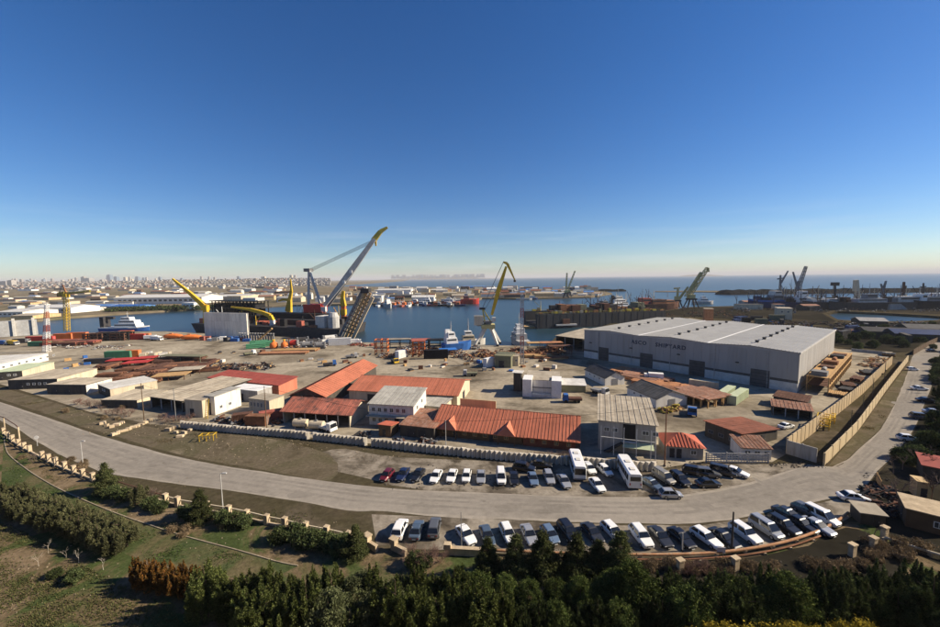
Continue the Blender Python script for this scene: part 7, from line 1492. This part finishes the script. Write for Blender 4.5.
def tree(key, label, p, s=1.0, group=None, cat=None):
    pool = TREE[key]
    if group and group.startswith('thicket'): pool = TREE[TR.choice([key, key, key + '_round', key + '_tall'])]; s *= TR.uniform(.82, 1.16)
    tm, cm = TR.choice(pool); t = thing(TN[key], label, cat or ('tree' if key in ('pine', 'broad', 'dark', 'dark_round', 'spruce') else 'shrub'), p, TR.uniform(0, 6.28), group)
    for nm, me in (('trunk', tm), ('crown', cm)):
        o = bpy.data.objects.new(nm, me); COL.objects.link(o); o.parent = t; o.scale = (s*TR.uniform(.92, 1.08), s*TR.uniform(.92, 1.08), s)
    return t
def bare(label, p, s, pool, group=None, name='bare_shrub', cat='shrub'):
    t = thing(name, label, cat, p, TR.uniform(0, 6.28), group); o = bpy.data.objects.new('branches', TR.choice(pool)); COL.objects.link(o); o.parent = t; o.scale = (s, s, s); return t
smooth_edge = smooth_line([P(*q) for q in [(944, 350), (936, 372), (930, 395), (919, 425), (903, 452), (890, 466)]], 8)
# hedge of pines on the left
hp = [P(*q) for q in [(-14, 505), (0, 509), (15, 515), (30, 521), (45, 526.5), (60, 532), (76, 538), (92, 545), (108, 552), (122, 558)]]
for i, p in enumerate(poly_points(hp, 2.4)):
    for k in (0, 1): tree('pine', 'olive-green pine standing in the long hedge row on the left', p + Vector((TR.uniform(-.5, .5), k*2.0 + TR.uniform(-.4, .4), 0)), TR.uniform(.78, 1.02), 'hedge pines far' if k else 'hedge pines near')
for i in range(16): tree('cypress', 'rust-brown cypress in the cluster at the end of the pine hedge', P(140 + (i % 8)*9.0 + TR.uniform(-2, 2), 581 + (i//8)*9 + (i % 8)*1.3), TR.uniform(1.0, 1.3), 'rust-brown cypresses')
# thick trees along the bottom, olive on the left, dark on the right
for i in range(13):
    px = 212 + i*20.5; tree('broad', 'dense olive-green tree in the thicket along the bottom left', P(px + TR.uniform(-5, 5), 616 + TR.uniform(-4, 5), 0), TR.uniform(.8, .96), 'thicket trees back left')
for i in range(13):
    x = -25 + i*2.35; tree('broad', 'dense olive-green tree in the thicket along the bottom left', (x, 38.8 + TR.uniform(-.8, .8), 0), TR.uniform(.9, 1.1), 'thicket trees front left')
for i in range(9):
    x = 3 + i*2.1; tree('dark' if i % 3 else 'dark_round', 'low dark tree in the dip at the bottom middle', (x + TR.uniform(-.5, .5), 38.6 + TR.uniform(-.6, .8), 0), TR.uniform(.58, .74), 'dark trees at the bottom middle')
for px, py, s_ in ((505, 607, .62), (530, 611, .6), (556, 609, .58), (580, 612, .64), (604, 609, .6), (618, 603, .66), (478, 609, .7)): tree('dark_round', 'low rounded dark tree', P(px, py), s_, 'dark trees at the bottom middle')
for i in range(15):
    px = 628 + i*22; tree('dark', 'dense dark green tree in the thicket along the bottom right', P(px + TR.uniform(-6, 6), 617 + TR.uniform(-5, 5)), TR.uniform(.8, .98), 'thicket trees back right')
for i in range(14):
    x = 20.5 + i*2.9; tree('dark', 'dense dark green tree in the thicket along the bottom right', (x, 39 + TR.uniform(-.6, .8), 0), TR.uniform(.9, 1.1), 'thicket trees front right')
for i in range(8): tree('yellow', 'yellow-flowering shrub at the bottom edge on the right', (22.5 + i*2.4, 34.6 + TR.uniform(-.5, .5), 2.5), TR.uniform(.9, 1.15), 'yellow shrubs')
# conifers by the fence and the lower car row
for px, py, s, lab in ((106, 492, .95, 'pointed conifer beside the last left fence pillar'), (139, 503, .85, 'spreading conifer right of the pointed one by the fence'), (201, 521, .9, 'round conifer behind the lamp post on the verge'), (356, 557, .8, 'small upright conifer at the end of the fence shrubs')):
    tree('spruce' if s != .85 else 'pine', lab, P(px, py), s)
for px, py, s in ((488, 574, .86), (516, 576, .98), (543, 577, 1.06), (577, 577, 1.0), (598, 575, .82), (620, 579, 1.1)): tree('spruce', 'dark spruce in the row hiding the lower parked cars', P(px, py), s, 'spruces before the lower cars')
for px, py, s in ((222, 523, 1.0), (234, 526, 1.1), (244, 527, .9), (280, 541, 1.1), (293, 540, 1.2), (305, 546, 1.15), (318, 547, 1.2), (330, 549, 1.1), (342, 553, 1.25), (112, 497, 1.0), (124, 500, 1.1), (150, 508, 1.0), (160, 511, .9), (185, 516, .9), (192, 519, 1.0), (560, 578, .9), (530, 580, .8), (415, 566, 1), (424, 568, .9)):
    tree('bush', 'dark green bush growing along the park side of the fence', P(px, py), s, 'bushes along the fence')
for px, py, s in ((55, 577, .6), (75, 582, .7), (73, 578, .6)): tree('bush', 'lone low bush on the bare earth at the lower left', P(px, py), s, 'lone bushes')
for px, py, s, lab, pool in ((412, 564, 1.0, 'bare reddish shrub before the blue-grey car', BARE[2:]), (428, 563, 1.15, 'bare reddish shrub before the dark grey car', BARE[2:]), (440, 562, .9, 'small bare reddish shrub by the stone wall', BARE[2:]), (690, 574, .9, 'bare brown shrub below the orange pipe, left one', BARE[2:]), (706, 575, .8, 'bare brown shrub below the orange pipe, right one', BARE[2:]), (35, 462, .8, 'bare grey shrub among the left fence pillars', BARE[:2]), (150, 500, .9, 'bare grey shrub between the two left conifers', BARE[:2])): bare(lab, P(px, py), s, pool)
for i in range(13): bare('bare brown thicket shrub on the verge before the left sheds', P(78 + i*4.2 + TR.uniform(-2, 2), 404 + i*1.1 + TR.uniform(-1, 3)), TR.uniform(.7, 1.1), BARE, 'verge thicket')
for i in range(9): bare('bare brown thicket shrub at the start of the concrete wall', P(158 + i*4, 421 + TR.uniform(-2, 3)), TR.uniform(.6, .95), BARE, 'wall thicket')
for i in range(9): bare('bare shrub growing along the brick annex behind the wall', P(530 + i*4.8, 459.5), .7, BARE, 'annex shrubs')
for i in range(22): tree('brush', 'tuft of dry brush on the verge or fence line', P(*TR.choice([(60 + TR.uniform(0, 90), 412 + TR.uniform(-4, 8)), (20 + TR.uniform(0, 80), 470 + TR.uniform(-15, 5)), (170 + TR.uniform(0, 60), 528 + TR.uniform(-6, 8)), (640 + TR.uniform(0, 140), 568 + TR.uniform(-3, 3))])), TR.uniform(.5, .9), 'dry brush tufts')
for i in range(40): tree('brush', 'low dry scrub on the slope below the orange pipe', P(640 + TR.uniform(0, 230), 569 + TR.uniform(-5, 6)), TR.uniform(.5, .8), 'dry scrub below the pipe')
for px, py, s in ((893, 474, .75), (903, 470, .8), (913, 465, .7), (925, 462, .8), (896, 500, .75), (903, 492, .7), (932, 500, .9), (938, 478, .9), (875, 535, .5), (868, 545, .5), (938, 440, .9), (944, 420, 1.0), (948, 395, 1.1), (950, 375, 1.1)): bare('bare grey tree among the huts on the right edge', P(px, py), s, BARET, 'bare trees on the right', 'bare_tree', 'tree')
for px, py, s in ((943, 402, .9), (948, 380, 1.0), (936, 428, .8), (952, 362, 1.0), (930, 452, .75), (945, 440, .9), (925, 470, .6)): tree('dark', 'evergreen beyond the right side of the access road shading it', P(px, py), s, 'roadside evergreens')
for i in range(16): tree('brush', 'dry brush in front of the huts on the right', P(850 + TR.uniform(0, 80), 548 + TR.uniform(-8, 12)), TR.uniform(.6, 1.0), 'dry brush by the huts')
for i in range(46):
    u = TR.random(); a = smooth_edge[int(u*(len(smooth_edge)-1))]; tree('bush', 'dark shrub on the shaded strip right of the access road', a + Vector((TR.uniform(1.5, 9), TR.uniform(-3, 3), 0)), TR.uniform(.8, 1.7), 'dark shrubs right of the access road')
# thin white-stemmed saplings before the hedge
for px, py in ((50, 553), (66, 558), (80, 562), (102, 571), (38, 566)):
    bare('thin pale sapling standing before the pine hedge', P(px, py), .9, SAPL, 'pale saplings', 'sapling', 'tree')
# grass tufts (uncountable)
def grass(name, label, poly_px, n, h, m, zz=0.01):
    pts = [P(*q) for q in poly_px]; xs_ = [p.x for p in pts]; ys_ = [p.y for p in pts]; out = []
    def inside(x, y):
        c = False; j = len(pts)-1
        for i in range(len(pts)):
            if (pts[i].y > y) != (pts[j].y > y) and x < (pts[j].x-pts[i].x)*(y-pts[i].y)/(pts[j].y-pts[i].y)+pts[i].x: c = not c
            j = i
        return c
    gr = random.Random(len(poly_px)+n); seeds = [(gr.uniform(min(xs_), max(xs_)), gr.uniform(min(ys_), max(ys_))) for _ in range(max(8, n//120))]; V = []; Fc = []
    k = 0
    while k < n:
        sx_, sy_ = gr.choice(seeds); x = sx_ + gr.gauss(0, 1.3); y = sy_ + gr.gauss(0, .9); k += 1
        if not inside(x, y): continue
        for b in range(3):
            a = gr.uniform(0, 6.28); w = .05; l_ = h*gr.uniform(.5, 1.2); lx, ly = math.cos(a), math.sin(a); o = len(V); q = l_*.6
            V += [(x-ly*w, y+lx*w, zz), (x+ly*w, y-lx*w, zz), (x+lx*q, y+ly*q, zz+l_)]; Fc.append((o, o+1, o+2))
    me = bpy.data.meshes.new(name); me.from_pydata(V, [], Fc); me.materials.append(m); o = bpy.data.objects.new(name, me); COL.objects.link(o); tag(o, label, 'grass', None, 'stuff')
grass('grass', 'short green grass in patches on the lawn inside the kerb', [(10, 462), (29, 474), (72, 498), (115, 516), (167, 534), (276, 564), (270, 582), (130, 558), (40, 522), (0, 502), (0, 470)], 16000, .2, leaf_mat('grass_green', (.03, .06, .015), (.085, .12, .035)))
grass('grass', 'patchy grass on the bare slope at the lower left', [(0, 520), (40, 540), (110, 580), (175, 606), (180, 627), (0, 627)], 18000, .2, leaf_mat('grass_dry', (.04, .065, .02), (.15, .13, .06)))
grass('grass', 'dry grass between kerb and fence pillars', [(5, 440), (60, 470), (130, 496), (230, 520), (345, 548), (350, 575), (276, 560), (167, 528), (72, 492), (15, 458)], 6000, .2, leaf_mat('grass_straw', (.10, .085, .04), (.22, .17, .09)))

grass('grass', 'straw-coloured weeds along the verge above the road', [(0, 388), (60, 405), (120, 423), (188, 432), (260, 438), (350, 447), (430, 456), (520, 463), (520, 466), (400, 460), (330, 470), (275, 470), (180, 454), (100, 431), (0, 398)], 9000, .22, MATS['grass_straw'])
grass('grass', 'dull green weeds on the strip below the road', [(20, 433), (60, 455), (100, 473), (200, 489), (276, 500), (347, 512), (372, 516), (372, 545), (306, 530), (229, 512), (130, 488), (60, 463)], 6000, .18, MATS['grass_dry'])
grass('grass', 'weeds between ochre wall and access road', [(827, 466), (860, 430), (888, 391), (909, 362), (906, 376), (891, 411), (855, 452)], 5000, .25, MATS['grass_straw'])
# small stones and rubble (uncountable)
M_stone = mat('dusty_stone', (0.22, 0.18, 0.125), .95, .35, 1.5)
def rubble(name, label, spots, n, smin, smax, m):
    rr = random.Random(n); mb = MB()
    for i in range(n):
        x0, y0, x1, y1 = rr.choice(spots); p = P(rr.uniform(x0, x1), rr.uniform(y0, y1)); s_ = rr.uniform(smin, smax); a = rr.uniform(0, 3)
        c_, d_ = math.cos(a)*s_, math.sin(a)*s_; b4 = [(p.x+c_, p.y+d_, 0), (p.x-d_*.7, p.y+c_*.7, 0), (p.x-c_, p.y-d_, 0), (p.x+d_*.8, p.y-c_*.8, 0)]
        mb.hexa(b4, [(p.x + (x-p.x)*.6, p.y + (y-p.y)*.6, s_*rr.uniform(.5, 1.0)) for x, y, _ in b4])
    o = mb.build(name, m); tag(o, label, 'rubble', None, 'stuff')
rubble('rubble', 'scattered pale stones and rubble on the roadside verge', [(80, 422, 200, 438), (200, 436, 330, 450), (330, 448, 520, 460), (60, 408, 140, 420), (180, 440, 320, 464)], 420, .05, .2, M_stone)
rubble('rubble', 'dark debris on the dirt among the parked cars and huts', [(380, 465, 520, 490), (560, 462, 720, 470), (770, 462, 830, 468), (860, 470, 900, 520), (640, 562, 860, 568)], 500, .06, .25, K['wall_dark'])
rubble('rubble', 'small stones on the bare slope at the lower left', [(0, 540, 120, 620), (20, 470, 200, 520), (180, 520, 340, 560)], 260, .04, .14, M_stone)

for i in range(34): tree('bush', 'dark scrub bush on the ground behind the hall', P(TR.uniform(836, 935), TR.uniform(325, 350)), TR.uniform(1.2, 2.4), 'scrub behind the hall')
# ------------------------------------------------------------------ the far shore
FR = random.Random(19)
def fblock(label, px, py, wpx, hpx, D=None, wall='wall_white', rm='roof_pale', roof='flat', nw=0, rz=0.0, name='warehouse', cat='warehouse', group=None, z0=0.3):
    c = P(px, py, z0); s_ = scale_at(c); w = wpx/s_; h = hpx/s_; D = D or max(8, w*.5); a = Vector((math.cos(rz), math.sin(rz), 0))
    A = c - a*w/2; B = c + a*w/2; rise = h*.28 if roof in ('gable', 'hip') else 0; hw = h - rise
    wins = row('f', nw, w*.04, w*.96, hw*.55, w/nw*.55, hw*.3, 'steel_light') if nw else ()
    return house(name, label, cat, A, B, D, hw, roof, rise, 'x', wall, rm, over=min(1, w*.02), wins=wins, base=z0, group=group)
# row of warehouses nearest the left basin
fblock('white warehouse at the left end of the far basin shore', 10, 317, 26, 7, 40, 'wall_white', 'roof_pale', 'gable', 5); fblock('long cream warehouse behind the left basin with a tan roof', 22, 319, 22, 4.5, 30, 'wall_yellow', 'roof_beige', 'gable')
fblock('big white warehouse with small windows behind the left mast', 49, 313.5, 44, 8, 40, 'white', 'roof_pale', 'gable', 9); fblock('white shed with bright blue roof on the far basin shore', 98, 309.8, 20, 5, 30, 'white', 'blue_roof', 'gable'); fblock('pale low shed between white warehouse and blue roof', 82, 311.5, 14, 4, 26, 'offwhite', 'roof_pale', 'gable')
fblock('long blue-walled hall on the far basin shore', 123, 309.5, 34, 4.5, 30, 'blue_roof', 'blue', 'gable'); fblock('long white-roofed terminal hall with arched front on the far shore', 158, 304, 88, 9, 60, 'wall_white', 'roof_pale', 'gable', 16); fblock('second long pale terminal hall above the dark vessel', 222, 301, 50, 6, 60, 'wall_cream', 'roof_pale', 'gable')
fblock('white flat store at the right end of the terminal halls', 188, 309, 12, 6, 20, 'white', 'white', 'flat', 3)
pal = [('wall_white', 'roof_pale'), ('wall_cream', 'roof_beige'), ('wall_yellow', 'roof_rust'), ('offwhite', 'roof_grey'), ('wall_grey', 'roof_grey'), ('wall_cream', 'roof_brown'), ('white', 'blue_roof'), ('wall_brown', 'roof_brown'), ('wall_white', 'roof_beige')]
nm = {'roof_pale': 'pale-roofed', 'roof_beige': 'tan-roofed', 'roof_rust': 'rusty-roofed', 'roof_grey': 'grey-roofed', 'roof_red': 'red-roofed', 'blue_roof': 'blue-roofed', 'roof_brown': 'brown-roofed'}
for i in range(120):
    px = FR.uniform(-15, 300); u = FR.random() ** .8; hor = 283.7 - .0122*px; front = 316 - px*.03
    if px > 200: front = 304
    py = hor + 3.0 + u*(front - 9 - hor); wl_, rm = FR.choice(pal); w = FR.uniform(6, 26)*(.45+.55*u); h = FR.uniform(1.6, 3.6)*(.5+.6*u)
    fblock('small distant %s warehouse in the port district on the left' % nm[rm], px, py, w, h, None, wl_, rm, FR.choice(['gable', 'flat', 'gable']), 0, FR.uniform(-.25, .25), group='distant %s warehouses' % nm[rm])
# the middle peninsula
mid = [(394, 293, 34, 4.2, 'white', 'roof_pale', 'long white warehouse on the middle peninsula'), (422, 291.5, 11, 5, 'wall_white', 'roof_pale', 'cube-like white store right of the long white warehouse'), (423, 301.5, 22, 6, 'white', 'roof_pale', 'big white shed at the water on the middle peninsula'), (400, 298, 30, 3.4, 'roof_dark', 'roof_dark', 'dark low shed behind the big white one'), (463, 299.5, 22, 5.5, 'wall_cream', 'roof_beige', 'beige block behind the red ship'), (474, 288.3, 22, 2.2, 'blue_roof', 'blue_roof', 'long blue roof at the back of the peninsula'), (450, 296, 14, 4, 'wall_yellow', 'roof_beige', 'yellowish shed left of the beige block'), (440, 292, 18, 3, 'wall_cream', 'roof_pale', 'low cream shed in the middle of the peninsula'), (494, 291.5, 14, 4, 'white', 'white', 'white flat store left of the yellow crane tip'), (508, 290.5, 10, 4, 'white', 'roof_pale', 'white gabled store right of the yellow crane boom'), (530, 289.5, 18, 2.6, 'steel_dark', 'steel_dark', 'dark flat store on the second peninsula'), (545, 296.5, 20, 4.6, 'wall_yellow', 'roof_beige', 'cream block at the water on the second peninsula'), (561, 297, 12, 4.5, 'wall_cream', 'roof_pale', 'smaller cream block beside it near the slim cranes'), (572, 290.5, 12, 3.5, 'navy', 'steel_dark', 'dark blue block at the tip of the second peninsula'), (577, 290.5, 4, 4.2, 'white', 'white', 'white narrow block at the tip of the second peninsula'), (512, 297.5, 26, 4, 'roof_dark', 'rust_dark', 'dark long shed behind the moored boats of the second peninsula'), (487, 297, 12, 4, 'wall_white', 'roof_rust', 'small white house at the start of the second peninsula')]
for px, py, w, h, wl_, rm, lab in mid: fblock(lab, px, py, w, h, None, wl_, rm, 'gable', 0)
for i in range(190):
    px = FR.uniform(345, 600); py = FR.uniform(289, 302.5 if px < 475 else 296.5); wl_, rm = FR.choice(pal)
    fblock('tiny far %s building on the peninsula across the harbour' % nm[rm], px, py, FR.uniform(3, 10), FR.uniform(1.6, 4), None, wl_, rm, FR.choice(['gable', 'flat']), 0, FR.uniform(-.3, .3), 'building', 'building', 'tiny %s peninsula buildings' % nm[rm])
for i in range(34):
    px = FR.uniform(205, 378); py = FR.uniform(296, 303.2); wl_, rm = FR.choice(pal[:5])
    fblock('pale block or shed behind the crane barge on the far shore', px, py, FR.uniform(6, 16), FR.uniform(3, 7), None, wl_, rm, FR.choice(['gable', 'flat']), 0, FR.uniform(-.3, .3), 'building', 'building', 'pale blocks behind the crane barge')
for i in range(29):
    ship('small workboat moored in the line along the peninsula quay', FR.uniform(378, 462), FR.uniform(305, 306.6), FR.uniform(14, 26), 6, FR.choice([0, 180, 80]), FR.choice(['black', 'navy', 'red_oxide', 'steel_light', 'white']), 2.6, ((FR.choice([-.1, .2]), .3, .8, 3.4, FR.choice(['white', 'offwhite', 'orange'])),), 5, name='boat', cat='boat', group='peninsula workboats')
km('far_glass', (0.16, 0.22, 0.28), .35, .1, .02); km('far_conc', (.33, .305, .275), .9, .1, .02, rand=.2)
# distinct towers of the distant city
def far_tower(label, px, w, top, y, m, group='distant towers', tw=1.0):
    c = at_depth(px, 280, y); z0 = plateau(c.x, y) if y < 9000 else 0; q = at_depth(px, top, y); ww = w*y/F; t = thing('tower_block', label, 'tower', (c.x, y, z0-2), 0, group)
    h = q.z - z0 + 2; k = MB(); k.hexa([(-ww/2, -ww/2, 0), (ww/2, -ww/2, 0), (ww/2, ww/2, 0), (-ww/2, ww/2, 0)], [(-ww/2*tw, -ww/2*tw, h*.94), (ww/2*tw, -ww/2*tw, h*.94), (ww/2*tw, ww/2*tw, h*.94), (-ww/2*tw, ww/2*tw, h*.94)]); k.build('shaft', K[m], t)
    k = MB(); k.box(-ww*.3*tw, ww*.3*tw, -ww*.3*tw, ww*.3*tw, h*.94, h); k.build('crown', K[m], t); k = MB()
    for f_ in range(1, 9): k.box(-ww/2-.3, ww/2+.3, -ww/2-.3, -ww/2+.2, h*.94*f_/9-1.2, h*.94*f_/9+1.2)
    if tw == 1.0: k.build('window_band', K['glass'], t)
for px, w, top, y, m, lab in ((110, 4.5, 274.5, 8200, 'far_glass', 'blue glass skyscraper, left of the pair on the far skyline'), (116.5, 4, 276.5, 8300, 'far_glass', 'blue glass skyscraper, right of the pair on the far skyline'), (138, 4, 276.5, 8600, 'far_glass', 'single blue skyscraper right of the pair on the skyline'), (84, 3.2, 276.5, 6400, 'far_conc', 'pale narrow tower left of a dark block on the skyline'), (89, 5.5, 278, 6200, 'wall_grey', 'dark wide tower block on the skyline'), (102, 2.6, 279.5, 6000, 'far_conc', 'small white tower between dark block and glass pair'), (144, 2.6, 277.5, 8700, 'far_glass', 'slim pale blue tower right of the single skyscraper'), (6, 7, 281, 4300, 'wall_grey', 'dark apartment block at the left edge of the skyline'), (11.5, 4.5, 280, 4200, 'far_conc', 'white apartment slab at the left edge of the skyline'), (182, 2.6, 278, 8500, 'far_glass', 'faint slim tower behind the yellow boom')):
    far_tower(lab, px, w, top, y, m, None, 1.0 if m != 'far_glass' else .72)
for i in range(40):
    px = FR.uniform(-10, 300); far_tower('faint slim apartment tower far off in the city haze', px, FR.uniform(1.2, 2.4), 282.5 - .0122*px - FR.uniform(1.0, 4.2), FR.uniform(6000, 8800), FR.choice(['far_conc', 'far_conc', 'far_glass', 'wall_cream']), 'faint far towers')
# low-rise city as one mass
def city(name, label, n, gen, mats_):
    k = MB()
    for i in range(n):
        x, y, z, w, d, h = gen(); k.cur = FR.randrange(len(mats_)); k.box(x-w/2, x+w/2, y-d/2, y+d/2, z-6, z+h)
    o = k.build(name, mats_, None); return tag(o, label, 'city', None, 'stuff')
def g1():
    y = FR.uniform(2600, 8800); px = FR.uniform(-60, 330); x = at_depth(px, 280, y).x; z = plateau(x, y) if y > 3200 else .3; return x, y, z, FR.uniform(10, 34), FR.uniform(10, 24), FR.choice([4, 5, 6, 6, 8, 10, 14])
city('distant_city', 'pale low-rise city spread across the far left shore', 5200, g1, [K['far_conc'], K['far_conc'], K['wall_grey'], K['roof_beige'], K['roof_rust'], K['wall_grey'], K['wall_brown']])
def g2():
    y = FR.uniform(17500, 19500); px = 392 + 92*FR.random(); x = at_depth(px, 278, y).x; return x, y, 60, FR.uniform(50, 130), 60, FR.choice([20, 40, 60, 90, 160])
city('distant_city', 'faint violet city on the far side of the bay', 260, g2, [K['far_conc'], K['far_glass']])
k = MB(); rg = []
for i in range(25):
    u = i/24; px = 380 + 115*u; x = at_depth(px, 278, 18500).x; hh = 90*math.sin(math.pi*u)**.6*(.8+.25*math.sin(i*1.7)) + 1; rg.append([(x, 17400, -6), (x, 18300, hh*.5), (x, 19600, hh), (x, 20800, -6)])
k.loft(rg, closed=False, caps=False); struct(k.build('headland', M_far, smooth=True))
# dark tree belt along the basin
k = NR.normal(size=(4000, 3))
cs = []
for i in range(90):
    px = FR.choice([FR.uniform(100, 190), FR.uniform(100, 250)]); c = P(px, 312.3 - (px-100)*.035 + FR.uniform(-1.2, .3), .3); cs.append(np.array([c.x, c.y, 2.6]) + NR.normal(size=(60, 3))*np.array([3.2, 2.5, 1.5]))
me = leaf_mesh('tree_belt', np.concatenate(cs), 1.5, L_dark); o = bpy.data.objects.new('tree_belt', me); COL.objects.link(o); tag(o, 'dark belt of low trees along the far basin shore', 'trees', None, 'stuff')

# ------------------------------------------------------------------ haze over land and sea
hz = bpy.data.materials.new('haze_air'); hz.use_nodes = True; hn = hz.node_tree.nodes; hn.clear()
ho = hn.new('ShaderNodeOutputMaterial'); hv = hn.new('ShaderNodeVolumePrincipled'); hv.inputs['Color'].default_value = (.86, .86, .88, 1); hv.inputs['Density'].default_value = HAZE_D; hv.inputs['Anisotropy'].default_value = 0.0
hz.node_tree.links.new(hv.outputs[0], ho.inputs['Volume'])
k = MB(); k.box(-95000, 95000, -2500, 125000, WZ-3.5, 235); ob = k.build('haze', hz); tag(ob, 'thin pale haze lying over the harbour and the far city', 'haze', None, 'stuff')
# sagging overhead wires between the brown poles behind the wall
wp = [(P(144.5, 423), 383), (P(176, 420), 388), (P(267, 432), 386), (P(446, 449), 420), (P(664.5, 466), 405)]
tops = [Vector((b.x, b.y, at_depth(q[0], q[1], b.y).z - .3)) for (b, _), q in zip(wp, ((144.5, 383), (176, 388), (267, 386), (446, 420), (664.5, 405)))]
t = thing('overhead_wire', 'thin black overhead wire strung between the poles along the wall', 'wire', (tops[0].x, tops[0].y, 0))
for a, b in zip(tops[:-1], tops[1:]):
    m = MB(); o0 = Vector((tops[0].x, tops[0].y, 0))
    for i in range(12):
        u, v = i/12, (i+1)/12; m.bar(a.lerp(b, u) - o0 - Vector((0, 0, 6*u*(1-u)*.5)), b.lerp(a, 1-v) - o0 - Vector((0, 0, 6*v*(1-v)*.5)), .045)
    m.build('span', K['black'], t)
# ------------------------------------------------------------------ countable rows: say which one, counted from the left of the picture
ORD = ['first', 'second', 'third', 'fourth', 'fifth', 'sixth', 'seventh', 'eighth', 'ninth', 'tenth', 'eleventh', 'twelfth', 'thirteenth', 'fourteenth', 'fifteenth', 'sixteenth', 'seventeenth', 'eighteenth', 'nineteenth', 'twentieth', 'twenty-first', 'twenty-second', 'twenty-third', 'twenty-fourth', 'twenty-fifth', 'twenty-sixth', 'twenty-seventh', 'twenty-eighth', 'twenty-ninth', 'thirtieth']
def img_x(p): v = Vector(p) - Vector((0, 0, CAMH)); return v.dot(_RC)/v.dot(_FW)
for g, lab in (('sandstone fence pillars', 'squat sandstone fence pillar by the road, %s from the left'), ('spruces before the lower cars', 'dark spruce hiding the lower parked cars, %s from the left'),
               ('bushes along the fence', 'dark green bush along the park fence, %s from the left'), ('dark trees at the bottom middle', 'low dark tree in the dip at the bottom middle, %s from the left'),
               ('yellow shrubs', 'yellow-flowering shrub at the bottom edge, %s from the left'), ('lane poles', 'thin dark pole between the ochre walls, %s from the left'), ('ruined fence posts', 'sandstone post of the ruined fence, %s from the left'),
               ('pale saplings', 'thin pale sapling before the pine hedge, %s from the left'), ('upright piles', 'blue-grey upright pile before the barge, %s from the left'), ('cream crates', 'small cream crate behind the red tarpaulins, %s from the left'),
               ('quay crates', 'small mixed crate before the pale screen wall, %s from the left'), ('left quay frames', 'black and rust steel frame on the left quay, %s from the left'), ('left apron stacks', 'dark rusty plate stack on the left apron, %s from the left'),
               ('scaffold tables', 'rusty scaffold table before the green containers, %s from the left'), ('beam piles before the hall', 'rust-brown beam pile before the hall doors, %s from the left'), ('green pipe bundles', 'green pipe bundle on the quay, %s from the left'),
               ('loads on the orange rack', 'load on top of the orange rack beside the hall, %s from the left'), ('stone blocks on the verge', 'rough tan stone block on the verge, %s from the left'), ('red tarpaulin frames', 'red tarpaulin-covered frame in the storage field, %s from the left'),
               ('peninsula workboats', 'small workboat along the peninsula quay, %s from the left'), ('annex shrubs', 'bare shrub along the brick annex, %s from the left'), ('verge thicket', 'bare brown shrub before the left sheds, %s from the left'),
               ('wall thicket', 'bare brown shrub at the start of the concrete wall, %s from the left'), ('timber scrap by the white shed', 'yellowish timber scrap before the larger white shed, %s from the left'), ('junk behind the wall', 'dark junk just behind the concrete wall, %s from the left'),
               ('lone bushes', 'lone low bush on bare earth at the lower left, %s from the left'), ('plate stacks left of the hall', 'orange-brown plate stack left of the hall, %s from the left'), ('sandy heaps', 'sandy rubble heap in the yard right of the hall, %s from the left'),
               ('red scrap on quay edge', 'dark red scrap on the quay right of the truss, %s from the left'), ('roadside evergreens', 'evergreen beyond the right side of the access road, %s from the left'), ('scrap row behind the crimson workshop', 'dark scrap heap in the row behind the crimson workshop, %s from the left'),
               ('quay machinery', 'deck winch on the quay by the big crane, %s from the left'), ('bare trees on the right', 'bare grey tree among the huts on the right, %s from the left'),
               ('thicket trees front left', 'front-row olive tree of the bottom left thicket, %s from the left'), ('thicket trees back left', 'back-row olive tree of the bottom left thicket, %s from the left'),
               ('thicket trees front right', 'front-row dark tree of the bottom right thicket, %s from the left'), ('thicket trees back right', 'back-row dark tree of the bottom right thicket, %s from the left'),
               ('hedge pines near', 'olive pine on the near side of the left hedge, %s from the left'), ('hedge pines far', 'olive pine on the far side of the left hedge, %s from the left'),
               ('rust-brown cypresses', 'rust-brown cypress at the end of the pine hedge, %s from the left')):
    os_ = sorted([o for o in COL.objects if o.parent is None and o.get('group') == g], key=lambda o: img_x(o.location))
    for i, o in enumerate(os_[:len(ORD)]): o['label'] = lab % (ORD[i] if i < len(os_)-1 or len(os_) < 2 else 'last')
for o in COL.objects:
    if '_L' in o: del o['_L']
